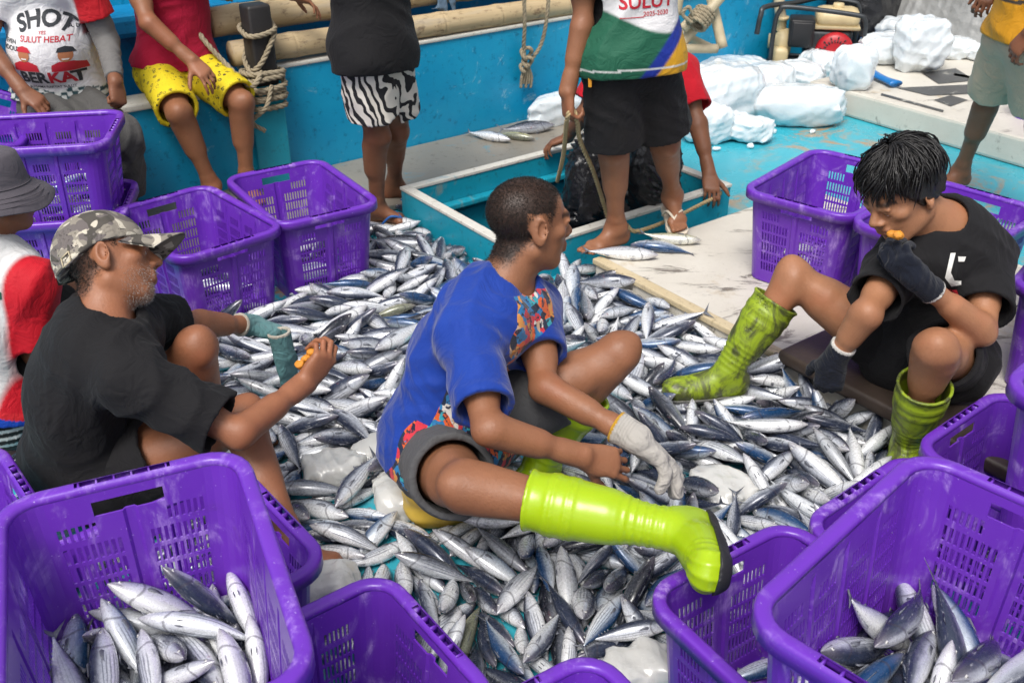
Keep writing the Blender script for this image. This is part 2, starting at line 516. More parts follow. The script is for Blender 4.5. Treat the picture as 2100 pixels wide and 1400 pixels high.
def m_fish(name, back, side, belly, yellow=0.):
    """skin by place on the body: fn = (along, sideways, back-to-belly), fc = body coordinates"""
    m, t, p = newmat(name)
    fn = nd(t, 'SeparateXYZ', {0: nd(t, 'Attribute', attribute_name='fn').outputs['Vector']})
    fc = nd(t, 'Attribute', attribute_name='fc').outputs['Vector']
    rn = mth(t, 'FRACT', mth(t, 'ADD', nd(t, 'ObjectInfo').outputs['Random'], nd(t, 'Attribute', attribute_name='rnd').outputs['Fac']))
    off = nd(t, 'CombineXYZ', {0: mth(t, 'MULTIPLY', rn, 40.), 1: mth(t, 'MULTIPLY', rn, 23.)}).outputs[0]
    q = nd(t, 'VectorMath', {0: fc, 1: off}, operation='ADD').outputs[0]
    x, z = fn.outputs[0], fn.outputs[2]
    nz = mth(t, 'SUBTRACT', noise(t, nd(t, 'Mapping', {'Vector': q, 'Scale': (4, 9, 9)}).outputs[0], 2.2, 5, .65), .5)
    zz = mth(t, 'ADD', mth(t, 'ADD', z, mth(t, 'MULTIPLY', nz, .55)), mth(t, 'MULTIPLY', mth(t, 'SUBTRACT', rn, .5), .5))
    cr = nd(t, 'ValToRGB', {0: mth(t, 'ADD', mth(t, 'MULTIPLY', zz, .5), .5)})
    e = cr.color_ramp
    e.elements[0].position, e.elements[0].color = .0, (*belly, 1)
    e.elements[1].position, e.elements[1].color = .50, (*side, 1)
    for ps, k in ((.63, .62), (.73, .20)):
        w = e.elements.new(ps)
        w.color = (*[b * (1 - k) + s_ * k for b, s_ in zip(back, side)], 1)
    w = e.elements.new(.86)
    w.color = (*back, 1)
    c = cr.outputs[0]
    # lengthwise stripes on the lower flank
    wave = mth(t, 'SINE', mth(t, 'ADD', mth(t, 'MULTIPLY', z, 24.), mth(t, 'MULTIPLY', nz, 5.)))
    band = mth(t, 'MULTIPLY', mth(t, 'MULTIPLY', step(t, x, .26, .36), mth(t, 'SUBTRACT', 1., step(t, x, .80, .90))),
               mth(t, 'MULTIPLY', step(t, z, -.92, -.7), mth(t, 'SUBTRACT', 1., step(t, z, .10, .35))))
    stripe = mth(t, 'MULTIPLY', mth(t, 'MULTIPLY', step(t, wave, .1, .8), band), mth(t, 'MULTIPLY', step(t, rn, .1, .5), .62 * (1 - yellow)))
    c = mix(t, stripe, c, (.07, .08, .12))
    if yellow:
        yl = mth(t, 'MULTIPLY', step(t, z, -.2, .1), mth(t, 'SUBTRACT', 1., step(t, z, .35, .6)))
        c = mix(t, mth(t, 'MULTIPLY', yl, .7 * yellow), c, (.55, .50, .10))
    # mottling, scuffs, the gill cover, jaw line and darker snout
    mo = step(t, noise(t, nd(t, 'Mapping', {'Vector': q, 'Scale': (7, 14, 14)}).outputs[0], 3, 6, .75), .54, .70)
    c = mix(t, mth(t, 'MULTIPLY', mo, .5), c, (.16, .15, .19))
    sp = step(t, noise(t, q, 55, 3, .7), .64, .70)
    c = mix(t, mth(t, 'MULTIPLY', sp, .55), c, (.03, .03, .045))
    hi = step(t, noise(t, nd(t, 'Mapping', {'Vector': q, 'Scale': (5, 20, 20)}).outputs[0], 2.5, 4, .6), .60, .72)
    c = mix(t, mth(t, 'MULTIPLY', hi, .35), c, (.80, .82, .84))
    gx = mth(t, 'ADD', x, mth(t, 'MULTIPLY', mth(t, 'MULTIPLY', z, z), .05))
    gill = mth(t, 'MULTIPLY', step(t, gx, .232, .246), mth(t, 'SUBTRACT', 1., step(t, gx, .25, .268)))
    c = mix(t, mth(t, 'MULTIPLY', gill, .6), c, (.05, .045, .06))
    jaw = mth(t, 'MULTIPLY', mth(t, 'SUBTRACT', 1., step(t, mth(t, 'ABSOLUTE', mth(t, 'ADD', z, mth(t, 'ADD', .12, mth(t, 'MULTIPLY', x, 2.2)))), .05, .11)), mth(t, 'SUBTRACT', 1., step(t, x, .09, .11)))
    c = mix(t, mth(t, 'MULTIPLY', jaw, .75), c, (.03, .025, .03))
    sn = mth(t, 'SUBTRACT', 1., step(t, x, .02, .20))
    c = mix(t, mth(t, 'MULTIPLY', sn, .45), c, (.22, .19, .22))
    blood = mth(t, 'MULTIPLY', step(t, noise(t, q, 9, 4, .6), .66, .74), step(t, rn, .6, .75))
    c = mix(t, mth(t, 'MULTIPLY', blood, .35), c, (.30, .05, .05))
    setp(t, p, Base_Color=c, Metallic=.22, Roughness=mth(t, 'ADD', mth(t, 'MULTIPLY', noise(t, q, 30, 4), .25), .15), Specular_IOR_Level=.6, Coat_Weight=.35, Coat_Roughness=.12)
    bump(t, p, mth(t, 'ADD', noise(t, q, 120, 3, .6), mth(t, 'MULTIPLY', noise(t, q, 20, 4), 1.)), .16, .0018)
    return m

M_CRATE = m_crate()
M_DECK = m_deck()
M_HULL = m_paint('bright_blue_hull_paint', (.0, .22, .46), (.01, .40, .64), dark=(.0, .10, .22), wear=(.34, .58, .66), wamt=.6)
M_HULLD = m_paint('deep_blue_rail_paint', (.0, .14, .36), (.01, .26, .50), dark=(.0, .06, .14), wear=(.20, .34, .40), wamt=.35)
M_TEAL = m_paint('teal_hatch_paint', (.0, .22, .34), (.02, .36, .47), dark=(.02, .10, .12), wear=(.36, .30, .20), wamt=.5)
M_CHIP = m_paint('chipped_white_paint', (.55, .53, .47), (.74, .72, .66), dark=(.25, .2, .13), wear=(.05, .30, .42), wamt=.45, sc=2.)
M_LEDGE = m_paint('worn_grey_brown_ledge', (.20, .18, .15), (.32, .29, .24), dark=(.09, .07, .05), wear=(.05, .27, .36), wamt=.7)
M_WDECK = m_white_deck()
M_BAMBOO = m_bamboo()
M_ROPE = m_plain('weathered_rope', (.30, .25, .17), .9, var=.4, scale=30, bmp=.4)
M_ROPEY = m_plain('yellowish_rope', (.42, .32, .17), .9, var=.3, scale=30, bmp=.4)
M_POST = m_plain('tarred_black_wood', (.022, .02, .02), .55, var=.5, scale=10, bmp=.5)
M_BLACK = m_plain('black_rubber', (.018, .018, .02), .45, var=.3)
M_STEEL = m_plain('dark_steel', (.06, .065, .07), .4, metal=.6, var=.4, scale=12)
M_CREAMPIPE = m_plain('cream_pipe', (.50, .42, .28), .5, var=.35, scale=10)
M_CREAM = m_plain('rust_stained_cream_tank', (.60, .48, .27), .45, var=.35, scale=9)
M_RED = m_plain('red_starter_plastic', (.42, .012, .02), .4, var=.3)
M_HOSE = m_plain('blue_hose_plastic', (.01, .16, .46), .35, var=.25)
M_ICE = m_ice()
M_ICEF = m_ice('ice_chunk_surface', (.62, .62, .60))
M_TARP = m_sheet('silver_tarp', (.36, .36, .35), .35, .25)
M_BAG = m_sheet('black_plastic_sheet', (.014, .014, .016), .22)
M_YCAN = m_plain('yellow_jerrycan_plastic', (.62, .42, .06), .4, var=.25, scale=14, bmp=.1)
M_FOOD = m_plain('orange_fried_food', (.62, .24, .02), .6, var=.5, scale=60, bmp=.6)
M_RAG = m_cloth('blue_grey_rag', (.09, .14, .20))
M_EYEW = m_plain('eye_white', (.70, .68, .64), .15, var=.05)
M_EYED = m_plain('dark_iris', (.012, .009, .008), .1, var=.1)
M_FIN = m_plain('grey_fin', (.16, .17, .20), .35, var=.5, scale=20, bmp=.3)
M_FEYE = m_plain('silver_fish_eye', (.60, .60, .58), .15, var=.15)
M_FISH = m_fish('silver_fish_skin', (.030, .040, .072), (.53, .56, .62), (.84, .85, .86))
M_FISHB = m_fish('blue_backed_fish_skin', (.014, .06, .16), (.46, .52, .60), (.82, .84, .86))
M_FISHY = m_fish('yellow_sided_fish_skin', (.20, .21, .15), (.60, .59, .46), (.80, .80, .74), .7)
M_FISHD = m_fish('dark_fish_skin', (.012, .015, .024), (.15, .165, .20), (.52, .54, .57))
M_CLOTH = m_cloth('tinted_cotton')
M_CLOTHB = m_cloth('black_cotton', (.011, .0105, .012), sheen=.03, dirt=.06)
M_JERSEY = m_cloth('tinted_jersey', None, .65, 700, .03)
M_GLOVE = m_cloth('knitted_glove', None, .95, 1400, .1, bs=.8)
M_BOOT = m_boot('clean_lime_boot_rubber')
M_BOOTD = m_boot('muddy_lime_boot_rubber', 1.)
M_BOOTG = m_plain('green_boot_rubber', (.012, .085, .025), .35, var=.3)
M_SOLE = m_plain('black_boot_sole', (.02, .02, .022), .55, var=.4, scale=20, bmp=.3)
M_SOLEG = m_plain('grey_boot_sole', (.13, .13, .12), .6, var=.4, scale=20, bmp=.3)
M_HAIR = m_plain('black_hair', (.009, .008, .008), .38, var=.5, scale=40, bmp=.5)
M_HAIRS = m_plain('short_cropped_hair', (.020, .015, .012), .75, var=.6, scale=260, bmp=.9)
M_ZEBRA = m_zebra()
M_YPRINT = m_yellow_print()
M_CAMO = m_camo()
M_ART = m_artprint()
M_INK = m_plain('dark_print_ink', (.022, .026, .032), .7, var=.1)
M_INKR = m_plain('red_print_ink', (.50, .015, .03), .7, var=.1)
M_INKW = m_plain('white_print_ink', (.75, .74, .70), .7, var=.1)
M_INKG = m_plain('green_print_ink', (.01, .10, .06), .7, var=.1)
M_INKB = m_plain('brown_print_ink', (.42, .16, .07), .7, var=.1)
M_NEON = m_plain('neon_print_ink', (.50, .85, .02), .6, var=.1)
M_FLIP = m_plain('blue_rubber_strap', (.015, .10, .34), .5, var=.2)
M_FLIPW = m_plain('pale_sandal_rubber', (.66, .58, .46), .6, var=.2)
SKIN = {k: m_skin('skin_' + k, c) for k, c in dict(brown=(.27, .115, .058), deep=(.20, .082, .042), tan=(.36, .165, .085), ruddy=(.30, .12, .06)).items()}

# ---------------------------------------------------------------- smooth implicit surfaces -> one continuous mesh
class SD:
    def __init__(s, lo, hi, h):
        s.lo, s.h = np.asarray(lo, float), h
        s.n = np.maximum(4, np.ceil((np.asarray(hi) - s.lo) / h).astype(int) + 1)
        s.d = np.full(s.n, 1., np.float32)
        s.ax = [(s.lo[i] + h * np.arange(s.n[i])).astype(np.float32) for i in range(3)]
    def blk(s, lo, hi):
        a = np.clip(np.floor((np.asarray(lo) - s.lo) / s.h).astype(int), 0, s.n)
        b = np.clip(np.ceil((np.asarray(hi) - s.lo) / s.h).astype(int) + 1, 0, s.n)
        if (b <= a).any():
            return None
        sl = tuple(slice(i, j) for i, j in zip(a, b))
        return sl, s.ax[0][sl[0]][:, None, None], s.ax[1][sl[1]][None, :, None], s.ax[2][sl[2]][None, None, :]
    def put(s, sl, x, k, sub=False):
        d = s.d[sl]
        if sub:
            if k > 0:
                h = np.clip(.5 - .5 * (d + x) / k, 0, 1)
                s.d[sl] = d * (1 - h) - x * h + k * h * (1 - h)
            else:
                s.d[sl] = np.maximum(d, -x)
        elif k > 0:
            h = np.clip(.5 + .5 * (x - d) / k, 0, 1)
            s.d[sl] = x * (1 - h) + d * h - k * h * (1 - h)
        else:
            s.d[sl] = np.minimum(d, x)
    def cone(s, a, b, ra, rb, k=.02, sq=None, sub=False, cap=None):
        a, b = np.asarray(a, np.float32), np.asarray(b, np.float32)
        m = max(ra, rb) + k + 3 * s.h
        q = s.blk(np.minimum(a, b) - m, np.maximum(a, b) + m)
        if q is None:
            return s
        sl, X, Y, Z = q
        ab = b - a
        L = max(1e-9, float(ab @ ab))
        px, py, pz = X - a[0], Y - a[1], Z - a[2]
        t = np.clip((px * ab[0] + py * ab[1] + pz * ab[2]) / L, 0, 1)
        px, py, pz = px - t * ab[0], py - t * ab[1], pz - t * ab[2]
        l2 = px * px + py * py + pz * pz
        if sq is not None:
            n, f = np.asarray(sq[0], np.float32), sq[1]
            c = px * n[0] + py * n[1] + pz * n[2]
            l0 = np.sqrt(l2 + 1e-9)
            l1 = np.sqrt(l2 + c * c * (1 / (f * f) - 1) + 1e-9)
            x = (l1 - (ra + (rb - ra) * t)) * (l0 / l1)
        else:
            x = np.sqrt(l2) - (ra + (rb - ra) * t)
        if cap is not None:                                  # flat cut end: a cuff or hem
            n = nrm(cap[1])
            x = np.maximum(x, (X - cap[0][0]) * n[0] + (Y - cap[0][1]) * n[1] + (Z - cap[0][2]) * n[2])
        s.put(sl, x, k, sub)
        return s
    def ell(s, c, r, fr=None, k=.015, sub=False):
        """ellipsoid; fr rows are its axes"""
        c, r = np.asarray(c, np.float32), np.asarray(r, np.float32) * np.ones(3, np.float32)
        m = r.max() + k + 3 * s.h
        q = s.blk(c - m, c + m)
        if q is None:
            return s
        sl, X, Y, Z = q
        P = [X - c[0], Y - c[1], Z - c[2]]
        if fr is not None:
            P = [P[0] * f[0] + P[1] * f[1] + P[2] * f[2] for f in np.asarray(fr, np.float32)]
        k0 = np.sqrt((P[0] / r[0]) ** 2 + (P[1] / r[1]) ** 2 + (P[2] / r[2]) ** 2)
        k1 = np.sqrt((P[0] / r[0] ** 2) ** 2 + (P[1] / r[1] ** 2) ** 2 + (P[2] / r[2] ** 2) ** 2)
        s.put(sl, k0 * (k0 - 1) / np.maximum(k1, 1e-6), k, sub)
        return s
    def plane(s, pt, n, k=0.):
        """keep the side the normal points away from"""
        n = nrm(n)
        g = (s.ax[0][:, None, None] - pt[0]) * n[0] + (s.ax[1][None, :, None] - pt[1]) * n[1] + (s.ax[2][None, None, :] - pt[2]) * n[2]
        s.d = np.maximum(s.d, g.astype(np.float32))
        return s
    def localcut(s, pt, n, rad):
        """plane cut that only acts within rad of pt (a cuff or a hem)"""
        n = nrm(n)
        m = rad + 2 * s.h
        q = s.blk(np.asarray(pt) - m, np.asarray(pt) + m)
        if q is None:
            return s
        sl, X, Y, Z = q
        px, py, pz = X - pt[0], Y - pt[1], Z - pt[2]
        g = px * n[0] + py * n[1] + pz * n[2]
        far = np.sqrt(px * px + py * py + pz * pz) - rad
        s.d[sl] = np.maximum(s.d[sl], np.where(far > 0, -1., g).astype(np.float32))
        return s
    def shell(s, th):
        s.d = np.maximum(s.d, -(s.d + th))
        return s
    def folds(s, amp, freq, seed, axis=None, band=.05):
        """cloth creases: warped ridges pushed along the surface"""
        i = np.nonzero(np.abs(s.d) < band)
        P = np.stack([s.ax[k][i[k]] for k in range(3)], 1)
        s.d[i] += (2.1 * amp * crease(P, freq, seed, axis)).astype(np.float32)
        return s
    def mesh(s):
        return surface_nets(s.d, s.lo, s.h)
def crease(P, freq, seed, axis=None):
    rg = np.random.RandomState(seed)
    out = np.zeros(len(P))
    for o in range(3):
        f = freq * (1.6 ** o) * 1.35
        w = sum(np.sin(P @ (rg.randn(3) * f * .28) + rg.rand() * 6.3) for _ in range(3))
        k = rg.randn(3)
        if axis is not None:
            k = nrm(np.asarray(axis) + .45 * rg.randn(3))
        ph = P @ (nrm(k) * f) + 1.1 * w + rg.rand() * 6.3
        out += (np.sqrt(np.sin(ph) ** 2 + .02) - .6) / (1.7 ** o) * (.5 + .5 * np.sin(P @ (rg.randn(3) * f * .22) + rg.rand() * 6)) ** 1.5
    return out
def surface_nets(d, lo, h):
    ins = d < 0
    c = [ins[i:ins.shape[0] - 1 + i, j:ins.shape[1] - 1 + j, k:ins.shape[2] - 1 + k] for i in (0, 1) for j in (0, 1) for k in (0, 1)]
    cnt = sum(x.astype(np.int8) for x in c)
    idx = np.argwhere((cnt > 0) & (cnt < 8))
    vid = np.full(cnt.shape, -1, np.int32)
    vid[tuple(idx.T)] = np.arange(len(idx))
    acc, n = np.zeros((len(idx), 3)), np.zeros(len(idx))
    O = np.array([(i, j, k) for i in (0, 1) for j in (0, 1) for k in (0, 1)])
    val = [d[tuple((idx + o).T)] for o in O]
    for a in range(8):
        for b in range(a + 1, 8):
            if np.abs(O[a] - O[b]).sum() != 1:
                continue
            x, y = val[a], val[b]
            m = (x < 0) != (y < 0)
            t = np.where(m, x / np.where(m, x - y, 1), 0)[:, None]
            acc += np.where(m[:, None], O[a] + (O[b] - O[a]) * t, 0)
            n += m
    V = lo + h * (idx + acc / n[:, None])
    Q = []
    for ax in range(3):
        u, w = (ax + 1) % 3, (ax + 2) % 3
        sl0, sl1 = [slice(None)] * 3, [slice(None)] * 3
        sl0[ax], sl1[ax] = slice(0, -1), slice(1, None)
        e = np.argwhere(ins[tuple(sl0)] != ins[tuple(sl1)])
        e = e[(e[:, u] > 0) & (e[:, w] > 0) & (e[:, u] < d.shape[u] - 1) & (e[:, w] < d.shape[w] - 1)]
        f = ins[tuple(e.T)]
        q = []
        for du, dw in ((1, 1), (0, 1), (0, 0), (1, 0)):
            x = e.copy(); x[:, u] -= du; x[:, w] -= dw
            q.append(vid[tuple(x.T)])
        q = np.stack(q, 1)
        q[~f] = q[~f][:, ::-1]
        Q.append(q)
    return V, np.concatenate(Q)
def smooth_mesh(V, F, it=1, lam=.5):
    for _ in range(it):
        A, n = np.zeros_like(V), np.zeros(len(V))
        for i in range(4):
            for j in (1, 3):
                np.add.at(A, F[:, i], V[F[:, (i + j) % 4]]); np.add.at(n, F[:, i], 1)
        V = V * (1 - lam) + lam * A / np.maximum(n, 1)[:, None]
    return V

# ---------------------------------------------------------------- people
SIDES = ('r', 'l')
class Fig:
    """a posed figure: joints in metres, local frames, shared shape recipes for body and clothes"""
    def __init__(s, J, face, sc=.93, hunch=.03, girth=1., hs=1.05):
        s.J = {k: np.asarray(v, float) for k, v in J.items()}
        J = s.J
        s.sc, s.g, s.hsc = sc, girth, sc * hs
        s.up = nrm(J['neck'] - J['pel'])
        r = J['rsh'] - J['lsh']
        s.rt = nrm(r - s.up * r.dot(s.up))
        s.fr = np.cross(s.up, s.rt)
        s.face = nrm(face)
        s.mid = J.get('mid', lerp(J['pel'], J['neck'], .5) - s.fr * hunch)
        hr = J['rhip'] - J['lhip']
        s.hr = nrm(hr)
        P = np.array(list(J.values()))
        s.lo, s.hi = P.min(0) - .2, P.max(0) + .2
    def torso(s, V, e=0., k=.04, low=True):
        J, g, sc = s.J, s.g, s.sc
        sq = (s.fr, .74)
        up = nrm(J['neck'] - s.mid)
        c = lerp(s.mid, J['neck'], .62)
        V.cone(J['pel'], s.mid, .128 * g * sc + e, .122 * g * sc + e, k, sq)
        V.cone(s.mid, c, .122 * g * sc + e, .132 * g * sc + e, k, sq)
        V.cone(c, J['neck'] - up * .035, .128 * g * sc + e, .062 * sc + e, k, sq)
        for sd in SIDES:
            sh = J[sd + 'sh']
            V.cone(lerp(J['neck'], sh, .2) - up * .02, sh, .056 * sc + e, .056 * sc + e, k)
            V.cone(lerp(c, sh, .35) , sh - up * .02, .09 * sc + e, .055 * sc + e, k)
            V.ell(lerp(c, sh, .42) + s.fr * .045 * sc, (.07 * sc + e,) * 3, None, .05)
        if g > 1.05:
            V.ell(lerp(J['pel'], s.mid, .55) + s.fr * .07 * g * sc, (.125 * g * sc + e, .12 * g * sc + e, .13 * g * sc + e), None, .06)
        if low:
            V.cone(J['rhip'], J['lhip'], .096 * g * sc + e, .096 * g * sc + e, k)
            V.ell(J['pel'] - s.fr * .03, (.12 * g * sc + e,) * 3, None, k)
    def arm(s, V, sd, e=0., k=.018, upto=1.):
        J, sc = s.J, s.sc
        a, b, c = J[sd + 'sh'], J[sd + 'el'], J[sd + 'wr']
        bow = nrm(nrm(b - a) - nrm(c - b))                   # the way the elbow points
        V.cone(a, b, .050 * sc + e, .035 * sc + e, k)
        V.cone(lerp(a, b, .30) - bow * .012, lerp(a, b, .68) - bow * .010, .038 * sc + e, .034 * sc + e, .02)
        V.cone(lerp(a, b, .22) + bow * .012, lerp(a, b, .60) + bow * .010, .038 * sc + e, .032 * sc + e, .02)
        if upto > 1 or upto == 1.:
            n = nrm(np.cross(nrm(b - a), nrm(c - b)) + 1e-6)
            V.cone(b, c, .034 * sc + e, .0245 * sc + e, k)
            V.ell(b + bow * .014, (.021 * sc + e,) * 3, None, .014)
            V.cone(lerp(b, c, .06) + n * .010, lerp(b, c, .52) + n * .004, .034 * sc + e, .026 * sc + e, .02)
            V.cone(lerp(b, c, .10) - n * .010 - bow * .006, lerp(b, c, .50) - n * .004, .031 * sc + e, .026 * sc + e, .02)
            V.ell(c + n * .020 * sc, (.011 * sc + e,) * 3, None, .010)
            V.ell(c - n * .020 * sc, (.010 * sc + e,) * 3, None, .010)
            V.cone(lerp(b, c, .8), c, .026 * sc + e, .029 * sc + e, .02, (n, .75))
    def leg(s, V, sd, e=0., k=.03, calf=True, boot=False):
        J, sc = s.J, s.sc
        a, b, c = J[sd + 'hip'], J[sd + 'kn'], J[sd + 'an']
        if boot:                                             # the shin stops inside the boot
            c = lerp(b, c, .62)
        V.cone(a, b, .086 * sc + e, .050 * sc + e, k)
        V.cone(lerp(a, b, .2), lerp(a, b, .68), .080 * sc + e, .058 * sc + e, .04)
        if calf:
            out = nrm(nrm(b - a) - nrm(c - b))                # the way the knee points
            sid = nrm(np.cross(out, nrm(c - b)))
            V.ell(b + out * .010, (.047 * sc + e,) * 3, None, .022)
            V.ell(b + out * .040 * sc, (.029 * sc + e,) * 3, None, .016)                    # knee cap
            V.ell(b + nrm(c - b) * .052 * sc + out * .034 * sc, (.016 * sc + e,) * 3, None, .016)
            for q in (1, -1):
                V.cone(lerp(a, b, .70) + sid * q * .026 * sc + out * .022, lerp(a, b, .88) + sid * q * .028 * sc + out * .012, .034 * sc + e, .022 * sc + e, .02)
                V.ell(b + sid * q * .036 * sc, (.020 * sc + e,) * 3, None, .016)
                V.cone(lerp(b, c, .14) - out * .016 + sid * q * .018, lerp(b, c, .46) - out * .016 + sid * q * .014, .037 * sc + e, .031 * sc + e, .03)
                V.ell(c + sid * q * .027 * sc, (.014 * sc + e,) * 3, None, .012)
            V.cone(b, c, .046 * sc + e, .031 * sc + e, k)
            V.cone(lerp(b, c, .15) + out * .026 * sc, lerp(b, c, .85) + out * .014 * sc, .016 * sc + e, .014 * sc + e, .014)
            V.cone(lerp(b, c, .9), c, .034 * sc + e, .038 * sc + e, .02)
    def head(s, V, ears=True):
        J, sc = s.J, s.hsc
        f = s.face
        u = J.get('hup', J['head'] - J['neck'])
        u = nrm(u - f * u.dot(f)) if 'hup' not in J else nrm(np.asarray(J['hup']) - f * f.dot(J['hup']))
        x = np.cross(f, u)
        s.hf = (x, f, u)
        c = J['head']
        L = lambda a, b, d: c + (x * a + f * b + u * d) * sc
        s.hl = L
        fr = (x, f, u)
        r_ = lambda *q: tuple(v * sc for v in q)
        V.cone(L(0, -.03, -.06), J['neck'] - nrm(J['neck'] - s.mid) * .02, .053 * sc, .06 * sc, .03)
        for sd in SIDES:
            V.cone(L(0, -.02, -.07), lerp(J['neck'], J[sd + 'sh'], .4), .034 * sc, .036 * sc, .03)
        V.ell(L(0, -.012, .034), r_(.076, .095, .078), fr, .02)
        V.ell(L(0, .02, -.03), r_(.060, .070, .082), fr, .025)
        V.ell(L(0, .058, -.088), r_(.024, .022, .020), fr, .02)
        for q in (-1, 1):
            V.cone(L(q * .050, -.01, -.052), L(q * .022, .052, -.088), .020 * sc, .017 * sc, .02)
            V.ell(L(q * .043, .052, -.012), r_(.022, .022, .018), fr, .015)
        V.cone(L(-.030, .078, .024), L(.030, .078, .024), .013 * sc, .013 * sc, .012)
        for q in (-1, 1):
            V.ell(L(q * .031, .096, .004), r_(.017, .016, .011), fr, .008, sub=True)
            V.ell(L(q * .031, .074, .004), r_(.0145, .0135, .0135), fr, .003)
            V.cone(L(q * .044, .082, .014), L(q * .018, .090, .014), .005 * sc, .005 * sc, .004)
        V.cone(L(0, .082, .016), L(0, .105, -.020), .008 * sc, .0125 * sc, .01)
        for q in (-1, 1):
            V.ell(L(q * .013, .094, -.026), r_(.010, .011, .008), fr, .006)
            V.ell(L(q * .007, .099, -.034), r_(.004, .005, .004), fr, .003, sub=True)
        V.ell(L(0, .078, -.052), r_(.026, .018, .018), fr, .012)
        V.cone(L(-.020, .088, -.049), L(.020, .088, -.049), .0065 * sc, .0065 * sc, .005)
        V.cone(L(-.017, .087, -.061), L(.017, .087, -.061), .0075 * sc, .0075 * sc, .005)
        V.cone(L(-.022, .096, -.055), L(.022, .096, -.055), .0028 * sc, .0028 * sc, .003, sub=True)
        if ears:
            for q in (-1, 1):
                ex = nrm(x * q * .85 - f * .5)
                ef = nrm(f - ex * f.dot(ex))
                V.ell(L(q * .079, -.014, .0), r_(.009, .021, .034), (ex, ef, np.cross(ex, ef)), .008)
                V.ell(L(q * .086, -.010, .004), r_(.007, .011, .020), (ex, ef, np.cross(ex, ef)), .004, sub=True)
                V.ell(L(q * .078, -.008, -.027), r_(.008, .010, .011), fr, .006)
    def hand(s, V, wr, d, n, side, curl=(.5, .5, .5, .5), spread=.06, thumb=(.5, .5), e=0., sc=None, kk=.006):
        """palm with four fingers and a thumb; d points along the hand, n out of the palm, side +1 right hand"""
        sc = (sc or s.sc) * .96
        d = nrm(d); n = nrm(np.asarray(n) - d * d.dot(n))
        lat = np.cross(n, d) * side                          # towards the thumb
        wr = np.asarray(wr, float)
        K = []
        for i, (o, ln) in enumerate(((.029, .088), (.0098, .092), (-.0098, .088), (-.028, .080))):
            kn = wr + (d * ln + lat * o) * sc
            V.cone(wr + (d * .012 + lat * o * .62) * sc, kn, .0135 * sc + e, .0112 * sc + e, .012, (n, .95))
            K.append(kn)
        V.ell(wr + (d * .048 + n * .003) * sc, ((.036 * sc + e), (.044 * sc + e), (.0155 * sc + e)), (lat, d, n), .012)
        V.cone(wr + (d * .02 + lat * .018 + n * .006) * sc, wr + (d * .05 + lat * .028 + n * .008) * sc, .016 * sc + e, .014 * sc + e, .012)
        segs = ((.043, .026, .021), (.047, .030, .022), (.043, .028, .021), (.033, .021, .019))
        for i in range(4):
            p, fd, fn = K[i], nrm(d + lat * spread * (1.5 - i)), n
            c = curl[i]
            for j, (L, bend, r0, r1) in enumerate(zip(segs[i], (c * 1.25, c * 1.5, c * 1.0), (.0098, .0088, .0078), (.0090, .0080, .0066))):
                q_ = .93 if i < 3 else .85
                fd, fn = fd * math.cos(bend) + fn * math.sin(bend), fn * math.cos(bend) - fd * math.sin(bend)
                p2 = p + fd * L * sc
                V.cone(p, p2, r0 * sc * q_ + e, r1 * sc * q_ + e, kk * .5)
                p = p2
        p = wr + (d * .028 + lat * .028 + n * .006) * sc
        fd = nrm(d * .62 + lat * (.75 - .4 * thumb[0]) + n * (.25 + .5 * thumb[0]))
        for L, r0, r1, b in ((.042, .0135, .0115, 0), (.032, .0112, .0098, thumb[1] * .6), (.025, .0100, .0080, thumb[1] * .8)):
            fd = nrm(fd + (d * .5 - lat * .6) * b)
            p2 = p + fd * L * sc
            V.cone(p, p2, r0 * sc + e, r1 * sc + e, kk)
            p = p2
        return s
    def foot(s, V, an, toe, up, e=0., toes=True, sc=None):
        sc = sc or s.sc
        t = nrm(toe); up = nrm(np.asarray(up) - t * t.dot(up)); x = np.cross(t, up)
        L = lambda a, b, c: an + (x * a + t * b + up * c) * sc
        V.ell(L(0, -.035, -.045), ((.031 * sc + e), (.036 * sc + e), (.032 * sc + e)), (x, t, up), .02)
        V.cone(L(0, .0, -.02), L(.0, .09, -.052), .035 * sc + e, .025 * sc + e, .03)
        V.cone(L(-.022, .10, -.060), L(.024, .115, -.060), .019 * sc + e, .020 * sc + e, .02)
        V.cone(L(-.014, -.03, -.06), L(-.018, .1, -.062), .018 * sc + e, .019 * sc + e, .02)
        if toes:
            for i, (o, r, l) in enumerate(((.028, .0125, .052), (.009, .0090, .052), (-.006, .0085, .046), (-.019, .0080, .038), (-.031, .0080, .030))):
                V.cone(L(o * .9, .110, -.064), L(o, .115 + l, -.070), r * sc + e, r * .88 * sc + e, .004)
    def grid(s, h, lo=None, hi=None):
        return SD(s.lo if lo is None else lo, s.hi if hi is None else hi, h)

